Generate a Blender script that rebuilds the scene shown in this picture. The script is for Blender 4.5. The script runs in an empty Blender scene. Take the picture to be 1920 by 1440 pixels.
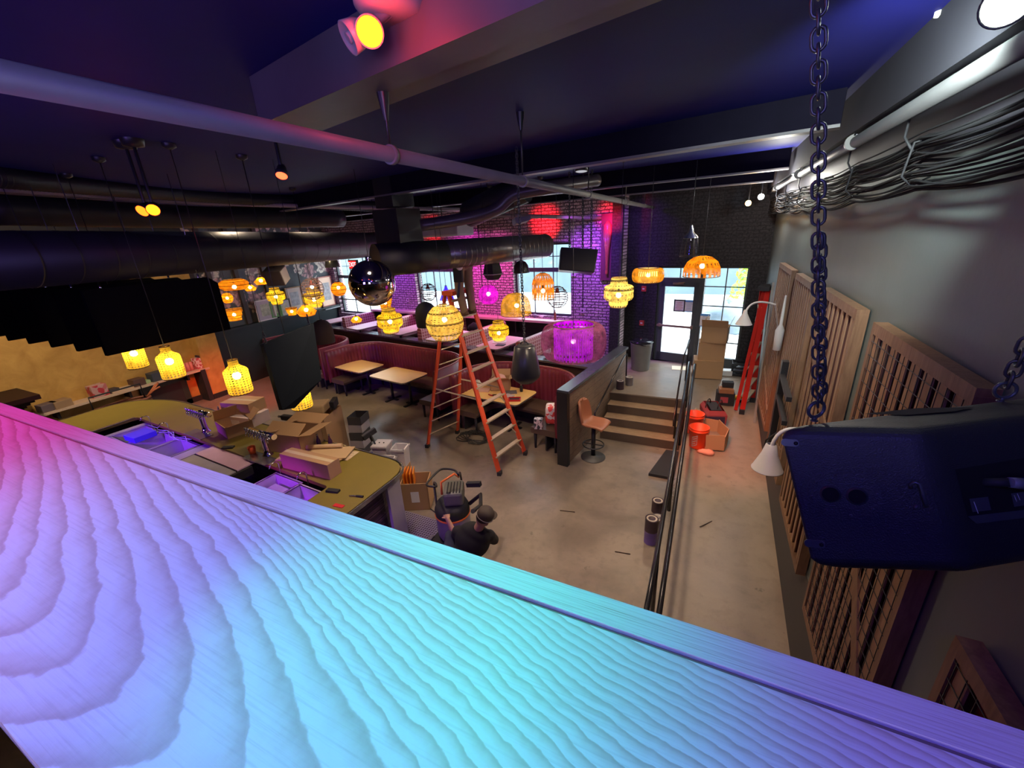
import bpy, bmesh, math, random
from mathutils import Vector as V, Matrix, Euler
random.seed(7)
SC=bpy.context.scene; COL=SC.collection
PI=math.pi; sin=math.sin; cos=math.cos
# ---------------------------------------------------------------- camera
HC=4.0; F=776.0
cy=V((396,-304,776)).normalized()
zd=V((115,2130,776)); zd=(zd-cy*zd.dot(cy)).normalized(); cz=-zd
cx=cy.cross(cz)
# rows: world axes in camera coordinates (x right, y down, z forward)
def c2w(v): v=V(v); return V((cx.dot(v),cy.dot(v),cz.dot(v)))
CAM=V((0,0,HC))
cd=bpy.data.cameras.new('camera'); cam=bpy.data.objects.new('camera',cd); COL.objects.link(cam)
r=c2w((1,0,0)); u=c2w((0,-1,0)); b=c2w((0,0,-1))
cam.matrix_world=Matrix(((r.x,u.x,b.x,0),(r.y,u.y,b.y,0),(r.z,u.z,b.z,HC),(0,0,0,1)))
cd.sensor_width=36; cd.lens=F/1920*36; cd.clip_start=.02; cd.clip_end=200
SC.camera=cam
def ray(px,py): return c2w((px-960,py-720,F))
def at(px,py,d): return CAM+c2w(((px-960)*d/F,(py-720)*d/F,d))
def onz(px,py,z): d=ray(px,py); return CAM+d*((z-HC)/d.z)
def onx(px,py,x): d=ray(px,py); return CAM+d*(x/d.x)
def onplane(px,py,p,n): d=ray(px,py); p=V(p);n=V(n); return CAM+d*((p-CAM).dot(n)/d.dot(n))
# ---------------------------------------------------------------- mesh builder
class MB:
    def __init__(s): s.v=[];s.f=[];s.uv=[];s.sm=[]
    def add(s,vs,fs,smooth=False,uvs=None):
        o=len(s.v); s.v+= [tuple(q) for q in vs]
        for i,f in enumerate(fs):
            s.f.append([o+k for k in f]); s.sm.append(smooth); s.uv.append(uvs[i] if uvs else None)
        return s
    def box(s,c,d,rz=0,M=None):
        c=V(c);hx,hy,hz=d[0]/2,d[1]/2,d[2]/2
        R=M or Matrix.Rotation(rz,3,'Z')
        vs=[c+R@V((x*hx,y*hy,z*hz)) for z in(-1,1) for y in(-1,1) for x in(-1,1)]
        return s.add(vs,[(0,2,3,1),(4,5,7,6),(0,1,5,4),(2,6,7,3),(0,4,6,2),(1,3,7,5)])
    def b2(s,a,b): # axis box by corners
        return s.box([(a[i]+b[i])/2 for i in range(3)],[abs(b[i]-a[i]) for i in range(3)])
    def bar(s,p,q,w,h=None,up=(0,0,1)):
        p=V(p);q=V(q);h=h or w;d=q-p;L=d.length
        if L<1e-6:return s
        z=d/L;x=V(up).cross(z)
        if x.length<1e-4:x=V((1,0,0)).cross(z)
        x.normalize();y=z.cross(x)
        M=Matrix((x,y,z)).transposed()
        return s.box((p+q)/2,(w,h,L),M=M)
    def cyl(s,p,q,r0,r1=None,n=16,cap=True):
        p=V(p);q=V(q);r1=r0 if r1 is None else r1
        z=(q-p).normalized();x=z.orthogonal().normalized();y=z.cross(x)
        vs=[];
        for c,rr in((p,r0),(q,r1)):
            for i in range(n):
                a=2*PI*i/n; vs.append(c+x*cos(a)*rr+y*sin(a)*rr)
        s.add(vs,[(i,(i+1)%n,n+(i+1)%n,n+i) for i in range(n)],True)
        if cap:
            if r0>1e-5:s.add(vs[:n],[tuple(range(n))[::-1]])
            if r1>1e-5:s.add(vs[n:],[tuple(range(n))])
        return s
    def tube(s,pts,r,n=8,closed=False):
        pts=[V(p) for p in pts];m=len(pts);vs=[];x=None
        for i,p in enumerate(pts):
            a=pts[i-1] if (i>0 or closed) else p; b=pts[(i+1)%m] if (i<m-1 or closed) else p
            t=(b-a).normalized()
            if x is None: x=t.orthogonal().normalized()
            else:
                x=x-t*x.dot(t)
                x=x.normalized() if x.length>1e-5 else t.orthogonal().normalized()
            y=t.cross(x);rr=r[i] if isinstance(r,(list,tuple)) else r
            for k in range(n):
                an=2*PI*k/n; vs.append(p+x*cos(an)*rr+y*sin(an)*rr)
        fs=[]
        for i in range(m if closed else m-1):
            j=(i+1)%m
            for k in range(n): fs.append((i*n+k,i*n+(k+1)%n,j*n+(k+1)%n,j*n+k))
        s.add(vs,fs,True)
        if not closed: s.add(vs[:n],[tuple(range(n))[::-1]]); s.add(vs[-n:],[tuple(range(n))])
        return s
    def lathe(s,prof,c=(0,0,0),n=28,flat=False,axis=None,a0=0,a1=2*PI):
        c=V(c);vs=[];m=len(prof);full=abs(a1-a0-2*PI)<1e-4
        A=Matrix.Identity(3)
        if axis is not None: A=V((0,0,1)).rotation_difference(V(axis)).to_matrix()
        nn=n if full else n+1
        for (r_,z) in prof:
            for i in range(nn):
                a=a0+(a1-a0)*i/n; vs.append(c+A@V((r_*cos(a),r_*sin(a),z)))
        fs=[];uvs=[]
        L=[0]
        for i in range(m-1): L.append(L[-1]+math.hypot(prof[i+1][0]-prof[i][0],prof[i+1][1]-prof[i][1]))
        T=L[-1] or 1
        for i in range(m-1):
            for k in range(n):
                k2=(k+1)%nn
                fs.append((i*nn+k,i*nn+k2,(i+1)*nn+k2,(i+1)*nn+k))
                uvs.append([(k/n,L[i]/T),((k+1)/n,L[i]/T),((k+1)/n,L[i+1]/T),(k/n,L[i+1]/T)])
        return s.add(vs,fs,not flat,uvs)
    def sph(s,c,r,n=16,m=10,sc=(1,1,1)):
        pr=[(max(1e-5,sin(PI*i/m))*1.0,-cos(PI*i/m)) for i in range(m+1)]
        c=V(c);o=len(s.v);s.lathe([(a*r,b_*r) for a,b_ in pr],(0,0,0),n)
        for i in range(o,len(s.v)):
            q=s.v[i]; s.v[i]=(c.x+q[0]*sc[0],c.y+q[1]*sc[1],c.z+q[2]*sc[2])
        return s
    def prism(s,poly,z0,z1):
        n=len(poly);vs=[(p[0],p[1],z0) for p in poly]+[(p[0],p[1],z1) for p in poly]
        return s.add(vs,[tuple(range(n))[::-1],tuple(range(n,2*n))]+[(i,(i+1)%n,n+(i+1)%n,n+i) for i in range(n)])
    def quad(s,a,b,c,d): return s.add([a,b,c,d],[(0,1,2,3)],False,[[(0,0),(1,0),(1,1),(0,1)]])
    def xf(s,M,o=0):
        for i in range(o,len(s.v)): s.v[i]=tuple(M@V(s.v[i]))
        return s
    def build(s,name,mat,parent=None,loc=None,bevel=0,sub=0,solid=0,label=None):
        me=bpy.data.meshes.new(name)
        L=V((0,0,0))
        if parent is not None and parent.get('_w'): L=V(parent['_w'])
        if loc is not None: L=V(loc)
        me.from_pydata([tuple(V(q)-L) for q in s.v],[],s.f)
        uvl=me.uv_layers.new(name='UVMap')
        for p,uv,sm in zip(me.polygons,s.uv,s.sm):
            p.use_smooth=sm
            if uv:
                for k,li in enumerate(p.loop_indices):
                    if k<len(uv): uvl.data[li].uv=uv[k]
        bm=bmesh.new();bm.from_mesh(me)
        bmesh.ops.remove_doubles(bm,verts=bm.verts,dist=1e-5)
        bmesh.ops.recalc_face_normals(bm,faces=bm.faces);bm.to_mesh(me);bm.free()
        me.materials.append(mat)
        o=bpy.data.objects.new(name,me);COL.objects.link(o)
        if parent is not None:
            o.parent=parent
            if loc is not None and parent.get('_w'): o.location=L-V(parent['_w'])
            o['_w']=list(L)
        elif loc is not None: o.location=L; o['_w']=list(L)
        if bevel:
            m=o.modifiers.new('bevel','BEVEL');m.width=bevel;m.segments=2;m.limit_method='ANGLE'
        if solid:
            m=o.modifiers.new('solid','SOLIDIFY');m.thickness=solid;m.offset=0
        if sub:
            m=o.modifiers.new('sub','SUBSURF');m.levels=m.render_levels=sub
        if label:o['label']=label
        return o
def thing(name,label,cat,loc,group=None):
    o=bpy.data.objects.new(name,None);COL.objects.link(o);o.location=loc;o['_w']=list(loc)
    o.empty_display_size=.1
    return tag(o,label,cat,group)
def tag(o,label,cat,group=None):
    o['label']=label;o['category']=cat
    if group:o['group']=group
    return o
def struct(o,label=None):
    o['kind']='structure'
    if label:o['label']=label
    return o
def solo(mb,name,mat,loc,label,cat,group=None,**k):
    return tag(mb.build(name,mat,None,loc,**k),label,cat,group)
def dup(root,loc,rotz=None,label=None,group=None,scale=None):
    r_=root.copy();COL.objects.link(r_);r_.location=loc
    if rotz is not None:r_.rotation_euler=(0,0,rotz)
    if scale:r_.scale=(scale,)*3
    if label:r_['label']=label
    if group:r_['group']=group
    for ch in list(root.children):
        c=ch.copy();COL.objects.link(c);c.parent=r_
        for g in ch.children:
            d=g.copy();COL.objects.link(d);d.parent=c
    return r_
# ---------------------------------------------------------------- materials
def nmat(name):
    m=bpy.data.materials.new(name);m.use_nodes=True;nt=m.node_tree;nt.nodes.clear()
    return m,nt
class NT:
    def __init__(s,nt): s.t=nt
    def n(s,typ,**k):
        x=s.t.nodes.new(typ)
        ins=k.pop('ins',{})
        for a,b_ in k.items(): setattr(x,a,b_)
        for a,b_ in ins.items():
            if hasattr(b_,'is_linked') or isinstance(b_,bpy.types.NodeSocket): s.t.links.new(b_,x.inputs[a])
            else: x.inputs[a].default_value=b_
        return x
    def ramp(s,fac,stops):
        x=s.t.nodes.new('ShaderNodeValToRGB');s.t.links.new(fac,x.inputs[0])
        e=x.color_ramp.elements
        while len(e)<len(stops): e.new(.5)
        for q,(p,c) in zip(e,stops): q.position=p;q.color=(*c,1) if len(c)==3 else c
        return x.outputs[0]
    def mix(s,a,b_,fac,mode='MIX'):
        x=s.t.nodes.new('ShaderNodeMix');x.data_type='RGBA';x.blend_type=mode
        for sock,val in((x.inputs[0],fac),(x.inputs[6],a),(x.inputs[7],b_)):
            if isinstance(val,bpy.types.NodeSocket): s.t.links.new(val,sock)
            elif isinstance(val,(int,float)): sock.default_value=val
            else: sock.default_value=(*val,1) if len(val)==3 else val
        return x.outputs[2]
    def math(s,op,a,b_=0.0,c=0.0):
        x=s.t.nodes.new('ShaderNodeMath');x.operation=op
        for i,val in enumerate((a,b_,c)):
            if isinstance(val,bpy.types.NodeSocket): s.t.links.new(val,x.inputs[i])
            else: x.inputs[i].default_value=val
        return x.outputs[0]
    def out(s,sh,disp=None):
        o=s.t.nodes.new('ShaderNodeOutputMaterial');s.t.links.new(sh,o.inputs[0])
    def pr(s,col,rough=.6,metal=0,bump=None,bs=.3,bd=.01,emis=None,es=0,spec=.5,alpha=None):
        p=s.t.nodes.new('ShaderNodeBsdfPrincipled')
        def st(k,v):
            if isinstance(v,bpy.types.NodeSocket): s.t.links.new(v,p.inputs[k])
            else: p.inputs[k].default_value=(*v,1) if isinstance(v,(tuple,list)) and len(v)==3 else v
        st('Base Color',col);st('Roughness',rough);st('Metallic',metal);st('Specular IOR Level',spec)
        if emis is not None: st('Emission Color',emis);st('Emission Strength',es)
        if alpha is not None: st('Alpha',alpha)
        if bump is not None:
            b_=s.n('ShaderNodeBump',ins={'Strength':bs,'Distance':bd,'Height':bump});s.t.links.new(b_.outputs[0],p.inputs['Normal'])
        return p.outputs[0]
    def obj(s,scale=(1,1,1),rot=(0,0,0),loc=(0,0,0),src='Object'):
        tc=s.t.nodes.new('ShaderNodeTexCoord')
        mp=s.n('ShaderNodeMapping',ins={'Vector':tc.outputs[src]})
        mp.inputs['Scale'].default_value=scale;mp.inputs['Rotation'].default_value=rot;mp.inputs['Location'].default_value=loc
        return mp.outputs[0]
    def world(s,scale=(1,1,1),rot=(0,0,0)):
        g=s.t.nodes.new('ShaderNodeNewGeometry')
        mp=s.n('ShaderNodeMapping',ins={'Vector':g.outputs['Position']})
        mp.inputs['Scale'].default_value=scale;mp.inputs['Rotation'].default_value=rot
        return mp.outputs[0]
    def noise(s,vec,scale=5,detail=3,rough=.5,dist=0):
        return s.n('ShaderNodeTexNoise',ins={'Vector':vec,'Scale':scale,'Detail':detail,'Roughness':rough,'Distortion':dist}).outputs[0]
_mc={}
def M(name,col,rough=.6,metal=0,var=.12,ns=6,bump=0,bsc=60,spec=.5,emis=None,es=0):
    if name in _mc:return _mc[name]
    m,t=nmat(name);t=NT(t);vec=t.obj()
    c=t.mix(tuple(x*(1-var) for x in col),tuple(min(1,x*(1+var)) for x in col),t.noise(vec,ns,4))
    t.out(t.pr(c,rough,metal,bump=t.noise(vec,bsc,3) if bump else None,bs=bump,bd=.004,spec=spec,emis=emis,es=es))
    _mc[name]=m;return m
def wood(name,c1,c2,scale=1.0,axis=(1,12,12),rough=.6):
    m,t=nmat(name);t=NT(t);vec=t.obj(tuple(a*scale for a in axis))
    n=t.noise(vec,3,6,.65,.6);n2=t.noise(t.obj((2,2,2)),4,3)
    c=t.mix(t.ramp(n,[(.3,c1),(.7,c2)]),tuple(x*.6 for x in c1),t.math('MULTIPLY',n2,.35))
    t.out(t.pr(c,rough,bump=n,bs=.25,bd=.003));return m
def glow(name,col,es):
    m,t=nmat(name);t=NT(t);e=t.n('ShaderNodeEmission',ins={'Strength':es});e.inputs[0].default_value=(*col,1);t.out(e.outputs[0]);return m
def shade(name,col,es,nu=30,nv=12,hole=.3,base=.6,diag=False,tr=.6,band=0,thick=.86):
    """woven lamp shade: strands over gaps; the light inside shines through the strands"""
    m,t=nmat(name);t=NT(t)
    tc=t.n('ShaderNodeTexCoord');sp=t.n('ShaderNodeSeparateXYZ',ins={0:tc.outputs['UV']})
    uu,vv=sp.outputs[0],sp.outputs[1]
    if diag:
        a=t.math('ADD',t.math('MULTIPLY',uu,nu*2*PI),t.math('MULTIPLY',vv,nv*2*PI))
        b_=t.math('SUBTRACT',t.math('MULTIPLY',uu,nu*2*PI),t.math('MULTIPLY',vv,nv*2*PI))
    else:
        a=t.math('MULTIPLY',uu,nu*2*PI);b_=t.math('MULTIPLY',vv,nv*2*PI)
    g=t.math('MAXIMUM',t.math('SINE',a),t.math('SINE',b_))
    dens=t.math('SUBTRACT',g,t.math('MULTIPLY',t.noise(t.obj((1,1,1)),7,2),.8))
    fac=t.math('GREATER_THAN',dens,hole*2-1-.4)
    c=t.mix(tuple(x*.45 for x in col),col,t.ramp(t.noise(t.obj((1,1,1)),9,3),[(.35,(0,0,0)),(.6,(1,1,1))]))
    if band:
        bb=t.math('GREATER_THAN',t.math('SINE',t.math('MULTIPLY',vv,band*2*PI)),.86)
        c=t.mix(c,tuple(x*.12 for x in col),bb)
    trn=t.n('ShaderNodeBsdfTranslucent',ins={'Color':c});dif=t.n('ShaderNodeBsdfDiffuse',ins={'Color':c})
    em=t.n('ShaderNodeEmission',ins={'Color':c,'Strength':es})  # glow added to the strands, standing in for light from inside
    m1=t.n('ShaderNodeMixShader',ins={0:tr,1:dif.outputs[0],2:trn.outputs[0]})
    ad=t.n('ShaderNodeAddShader',ins={0:m1.outputs[0],1:em.outputs[0]})
    tp=t.n('ShaderNodeBsdfTransparent')
    mx=t.n('ShaderNodeMixShader',ins={0:t.math('MULTIPLY',fac,thick),1:tp.outputs[0],2:ad.outputs[0]})
    t.out(mx.outputs[0]);return m
def brick(name,c1,c2,mort,sc=1.0,rough=.85,bs=.8,rz=0):
    m,t=nmat(name);t=NT(t)
    g=t.n('ShaderNodeNewGeometry');sp=t.n('ShaderNodeSeparateXYZ',ins={0:g.outputs['Position']})
    cmb=t.n('ShaderNodeCombineXYZ',ins={0:sp.outputs[0],1:sp.outputs[2],2:0.0})
    no=t.n('ShaderNodeTexNoise',ins={'Vector':cmb.outputs[0],'Scale':9.0,'Detail':2.0})
    ad=t.n('ShaderNodeVectorMath',operation='MULTIPLY_ADD',ins={0:no.outputs[1],1:(.05,.03,0),2:cmb.outputs[0]})
    br=t.n('ShaderNodeTexBrick',ins={'Vector':ad.outputs[0],'Scale':1.0/sc,'Mortar Size':.012,'Mortar Smooth':.3,'Brick Width':.21,'Row Height':.075,'Color1':(*c1,1),'Color2':(*c2,1),'Mortar':(*mort,1),'Bias':0.0})
    n2=t.noise(cmb.outputs[0],22,3)
    c=t.mix(br.outputs[0],tuple(x*.35 for x in c1),t.ramp(n2,[(.48,(0,0,0)),(.62,(1,1,1))]))
    h=t.math('ADD',t.math('MULTIPLY',t.math('SUBTRACT',1.0,br.outputs[1]),1.0),t.math('MULTIPLY',n2,1.0))
    t.out(t.pr(c,rough,bump=h,bs=bs,bd=.02));return m

def smooth_path(P,k=6):
    P=[V(p) for p in P];out=[]
    for i in range(len(P)-1):
        p0=P[max(0,i-1)];p1=P[i];p2=P[i+1];p3=P[min(len(P)-1,i+2)]
        for j in range(k):
            u_=j/k;out.append(.5*((2*p1)+(p2-p0)*u_+(2*p0-5*p1+4*p2-p3)*u_*u_+(3*p1-p0-3*p2+p3)*u_**3))
    out.append(P[-1]);return out
# ---------------------------------------------------------------- shared materials
def concrete(name,c,var=.35):
    m,t=nmat(name);t=NT(t);w=t.world()
    n1=t.noise(w,.9,6,.6,.4);n2=t.noise(w,7,5,.6);n3=t.noise(w,60,2)
    col=t.mix(t.ramp(n1,[(.35,tuple(x*(1-var) for x in c)),(.65,tuple(x*(1+var) for x in c))]),tuple(x*.62 for x in c),t.ramp(n2,[(.5,(0,0,0)),(.8,(.8,)*3)]))
    col=t.mix(col,tuple(x*1.25 for x in c),t.math('MULTIPLY',n3,.3))
    spot=t.ramp(t.noise(w,3.3,4,.7),[(.66,(0,0,0)),(.72,(.7,)*3)])
    col=t.mix(col,tuple(x*.35 for x in c),spot)
    rg=t.math('ADD',t.math('MULTIPLY',n1,.5),.12)
    t.out(t.pr(col,rg,bump=n2,bs=.08,bd=.01,spec=.5));return m
CONC=concrete('polished_concrete',(.20,.160,.128))
CONC2=concrete('broomed_concrete',(.25,.195,.145),.2)
BLACKC=M('blue_lit_black_paint',(.008,.009,.130),.65,var=.25,ns=1.5,bump=.1,bsc=14,spec=.2)  # black paint with the blue stage light mixed into its colour
BLACK=M('black_metal',(.015,.015,.018),.38,var=.2)
BLACKM=M('matte_black',(.016,.016,.02),.7,var=.2)
DUCT=M('black_duct_steel',(.014,.014,.02),.5,metal=.1,var=.3,ns=3)
STEEL=M('brushed_steel',(.42,.43,.46),.25,metal=.9)
CHROME=M('chrome',(.75,.75,.78),.08,metal=1)
WHITE=M('white_plastic',(.75,.74,.72),.45)
DKWOOD=wood('dark_stained_wood',(.035,.018,.014),(.06,.03,.02))
PALW=wood('weathered_pallet_wood',(.17,.085,.045),(.30,.17,.09),1,(10,10,1.2))
TEALP=M('dark_teal_paint',(.017,.025,.028),.45,var=.15)
CARD=M('brown_cardboard',(.42,.25,.13),.8,var=.1,ns=3)
CARD2=M('pale_cardboard',(.55,.38,.22),.8,var=.1,ns=3)
PAPER=M('white_paper',(.8,.79,.76),.7,var=.03)
ORANGE=M('orange_fibreglass',(.68,.085,.03),.4,var=.08)
REDL=M('red_fibreglass',(.42,.012,.006),.7,var=.08,spec=.15)
ALU=M('ladder_aluminium',(.60,.50,.34),.4,metal=.3)
BRICK=brick('pale_mortared_brick',(.50,.38,.42),(.62,.48,.52),(.045,.03,.04),1.0,bs=1.0)
BRICKD=brick('black_painted_brick',(.022,.02,.024),(.028,.026,.03),(.012,.011,.013),1.0,bs=.5)
def plaster():
    m,t=nmat('yellow_plaster');t=NT(t);w=t.world()
    c=t.ramp(t.noise(w,3,6,.6,.5),[(.3,(.40,.22,.05)),(.7,(.58,.35,.09))])
    t.out(t.pr(c,.7,bump=t.noise(w,14,5,.7),bs=.6,bd=.02));return m
YEL=plaster()
def wallp():
    m,t=nmat('floral_wallpaper');t=NT(t)
    g=t.n('ShaderNodeNewGeometry');sp=t.n('ShaderNodeSeparateXYZ',ins={0:g.outputs['Position']})
    cb=t.n('ShaderNodeCombineXYZ',ins={0:sp.outputs[1],1:sp.outputs[2],2:0.0}).outputs[0]
    no=t.n('ShaderNodeTexNoise',ins={'Vector':cb,'Scale':3.0,'Detail':3.0})
    wv=t.n('ShaderNodeVectorMath',operation='MULTIPLY_ADD',ins={0:no.outputs[1],1:(.35,.35,0),2:cb}).outputs[0]
    v=t.n('ShaderNodeTexVoronoi',ins={'Vector':wv,'Scale':1.9,'Randomness':.9});d=v.outputs['Distance']
    v2=t.n('ShaderNodeTexVoronoi',ins={'Vector':wv,'Scale':9.0})
    pet=t.math('ADD',d,t.math('MULTIPLY',v2.outputs['Distance'],.32))
    base=t.mix((.05,.055,.075),(.10,.12,.12),t.noise(cb,6,3))
    fl=t.mix((.62,.36,.36),(.72,.66,.56),t.ramp(v.outputs['Color'],[(.4,(0,0,0)),(.55,(1,1,1))]))
    fl=t.mix(fl,(.18,.10,.13),t.ramp(v2.outputs['Distance'],[(.35,(0,0,0)),(.6,(.8,.8,.8))]))
    c=t.mix(fl,base,t.ramp(pet,[(.60,(0,0,0)),(.68,(1,1,1))]))
    t.out(t.pr(c,.6));return m
WPAP=wallp()
def ledge_wood():
    m,t=nmat('pine_ledge');t=NT(t)
    g=t.n('ShaderNodeNewGeometry');P=g.outputs['Position']
    wv=t.n('ShaderNodeTexNoise',ins={'Vector':P,'Scale':3.2,'Detail':4.0,'Roughness':.6})
    fine=t.n('ShaderNodeTexNoise',ins={'Vector':P,'Scale':28.0,'Detail':4.0})
    sp=t.n('ShaderNodeSeparateXYZ',ins={0:P})
    y=t.math('ABSOLUTE',t.math('SUBTRACT',sp.outputs[1],.08))
    f=t.math('ADD',sp.outputs[0],t.math('MULTIPLY',t.math('POWER',y,1.5),5.8))
    f=t.math('ADD',f,t.math('MULTIPLY',wv.outputs[0],.15));f=t.math('ADD',f,t.math('MULTIPLY',fine.outputs[0],.045))
    gg=t.math('ADD',t.math('MULTIPLY',f,9.0),t.math('MULTIPLY',t.math('MAXIMUM',t.math('SUBTRACT',f,.02),0.0),11.0))
    fr=t.math('FRACT',gg)
    c=t.ramp(fr,[(0,(.58,.42,.32)),(.05,(.82,.74,.68)),(.35,(.80,.71,.64)),(.70,(.70,.56,.46)),(.95,(.54,.38,.29)),(1,(.58,.42,.32))])
    st=t.noise(t.world((1.2,55,1)),6,5,.6)
    c=t.mix(c,(.45,.32,.25),t.ramp(st,[(.5,(0,0,0)),(.85,(.6,)*3)]))
    c=t.mix(c,(.86,.80,.75),t.math('MULTIPLY',t.noise(t.world(),90,2),.35))
    t.out(t.pr(c,.42,bump=st,bs=.10,bd=.002,spec=.35));return m
LW=ledge_wood()
def edge_wood():
    m,t=nmat('pine_nosing');t=NT(t)
    st=t.noise(t.world((1.5,110,1)),5,5,.65,.3)
    c=t.ramp(st,[(.3,(.55,.40,.31)),(.5,(.78,.69,.62)),(.75,(.83,.76,.70))])
    t.out(t.pr(c,.42,bump=st,bs=.15,bd=.002));return m
# ---------------------------------------------------------------- structure
A11=math.radians(11);U=V((cos(A11),-sin(A11),0));W=V((sin(A11),cos(A11),0))
ZC=4.85
def S(mb,name,mat,lab=None,**k): return struct(mb.build(name,mat,None,**k),lab)
S(MB().b2((-15,-4,-.2),(1.3,12.2,0)),'floor',CONC,'grey-brown polished concrete floor of the lower room')
def wallbox(P0,P1,z0,z1,th,holes=(),out=1):
    """upright wall from P0 to P1 (seen from the room), thickness th away from the room, with openings (s0,s1,za,zb)"""
    P0=V((*P0,0));P1=V((*P1,0));d=(P1-P0);L=d.length;d.normalize();n=V((-d.y,d.x,0))*out
    xs=sorted({0,L}|{h[0] for h in holes}|{h[1] for h in holes});zs=sorted({z0,z1}|{h[2] for h in holes}|{h[3] for h in holes})
    mb=MB();ang=math.atan2(d.y,d.x)
    for i in range(len(xs)-1):
        for j in range(len(zs)-1):
            mx=(xs[i]+xs[i+1])/2;mz=(zs[j]+zs[j+1])/2
            if any(h[0]<mx<h[1] and h[2]<mz<h[3] for h in holes): continue
            mb.box(P0+d*mx+n*th/2+V((0,0,mz)),(xs[i+1]-xs[i],th,zs[j+1]-zs[j]),ang)
    return mb
def inward(P0,P1,s,z,off=0,out=1):
    P0=V((*P0,0));P1=V((*P1,0));d=(P1-P0).normalized();n=V((-d.y,d.x,0))*out
    return P0+d*s+n*off+V((0,0,z))
def locate(P0,P1,px,py):
    P0_=V((*P0,0));P1_=V((*P1,0));d=(P1_-P0_).normalized();n=V((-d.y,d.x,0))
    q=onplane(px,py,P0_,n);return (q-P0_).dot(d),q.z
# brick window wall
B0=(-14.6,11.72);B1=(-2.08,10.468)
h1l=locate(B0,B1,783,560)[0];h1r=locate(B0,B1,876,560)[0]
h2l=locate(B0,B1,964,550)[0];h2r=locate(B0,B1,1071,540)[0]
h3l=locate(B0,B1,636,560)[0];h3r=locate(B0,B1,712,560)[0]
ZB,ZT=1.80,3.72
wins=[(h3l,h3r,1.45,3.55),(h1l,h1r,ZB,ZT),(h2l,h2r,ZB,ZT)]
S(wallbox(B0,B1,0,ZC,.32,wins),'wall_front_brick',BRICK,'rough pale brick wall with three windows, lit magenta and red')
# dark entrance wall
D0=(-2.08,11.12);D1=(1.02,10.50)
dl=locate(D0,D1,1228,600)[0];dr=locate(D0,D1,1393,600)[0]
S(wallbox(D0,D1,.0,ZC,.3,[(dl,dr,.68,3.06)]),'wall_front_entrance',BRICKD,'black painted brick wall around the glass entrance')
S(MB().b2((-2.32,10.3,.0),(-2.08,11.4,ZC)),'wall_front_return',BRICKD)
# right wall
RW0=(1.10,-4.0);RW1=(.955,11.2)
def grey_wall():
    m,t=nmat('grey_green_wall_paint');t=NT(t);w=t.world()
    c=t.mix((.105,.128,.125),(.14,.165,.16),t.noise(t.world((1,1,.25)),1.6,5,.6))
    t.out(t.pr(c,t.math('ADD',t.math('MULTIPLY',t.noise(w,1.2,3),.2),.38),bump=t.noise(w,30,4),bs=.08,bd=.01));return m
S(wallbox(RW0,RW1,0,ZC,.25,(),-1),'wall_right',grey_wall(),'smooth grey-green painted side wall')
S(wallbox((1.09,-.5),(.965,10.5),0,.92,.02,(),1).xf(Matrix.Identity(4)),'trim_1',M('dark_dado_paint',(.045,.043,.045),.6),'dark dado band along the ramp side of the wall')
S(MB().b2((-13.3,-4,0),(-12.9,6.65,ZC)),'wall_left',YEL,'rough ochre plaster wall behind the bar')
_f=inward(B0,B1,h3l-.30,0,.1);FL0=(_f.x,_f.y);FL1=(-12.95,6.65)
S(wallbox(FL0,FL1,0,ZC,.3,(),-1),'wall_far_left',WPAP,'dark floral wallpaper wall beyond the bar')
S(wallbox((-13.3,6.65),(-12.9,6.65),0,ZC,.12,(),1),'wall_left_return',BLACKM)
S(MB().b2((-15,-4.3,0),(1.3,-4,ZC)),'wall_back',BLACKM)
S(MB().b2((-15,-4.3,ZC),(1.3,12.3,ZC+.2)),'ceiling',BLACKC,'black painted ceiling')
S(MB().b2((-15,-4,2.3),(1.09,-.02,2.45)),'floor_mezzanine',DKWOOD)
S(MB().b2((-15,.10,2.2),(1.08,.30,3.48)),'wall_mezzanine_parapet',BLACKM,'low parapet carrying the wooden ledge')
S(MB().b2((-12.9,-4,3.92),(-12.885,6.65,ZC)),'trim_6',BLACKM,'black band over the top of the ochre wall')  # thin black sheet covering the top of the wall
# baseboards
S(MB().b2((-12.9,3.5,0),(-12.84,6.65,.14)),'baseboard_left',BLACKM)
# upper platform with stairs
pf=[(-2.08,8.33),(-.30,8.40),(-.30,11.0),(-2.08,11.3)]
divs=[(-2.05,7.98),(-14.2,10.30)]
S(MB().prism([(-2.0,8.34),(-.28,8.41),(-.28,11.2),(-14.4,12.2),(-13.9,10.42),(-2.1,8.16)],0,.68),'floor_platform',CONC2,'raised concrete landing inside the entrance')
S(MB().prism([(-.30,9.9),(1.0,9.9),(1.0,11.2),(-.30,11.2)],0,.68),'floor_landing',CONC2)
rp=MB();r0=3.4
rp.add([(-.20,r0,0.001),(1.08,r0,0.001),(-.30,9.95,.68),(1.0,9.95,.68),(-.20,r0,-.01),(1.08,r0,-.01),(-.30,9.95,-.01),(1.0,9.95,-.01)],[(0,1,3,2),(4,6,7,5),(0,2,6,4),(1,5,7,3),(2,3,7,6),(0,4,5,1)])
S(rp,'floor_ramp',CONC2,'long sloping concrete ramp beside the grey wall')
def rampz(y): return max(0,min(.68,(y-r0)/(9.95-r0)*.68))
RISER=M('shade_dark_riser',(.075,.05,.035),.8);TREADM=wood('lit_tread',(.24,.15,.08),(.36,.25,.16),1,(2,6,6),.7)  # riser shade and lighter lit treads put into the material colours
S(MB().b2((-2.0,8.332,.0),(-.30,8.342,.672)),'stair_riser',RISER)
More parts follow.
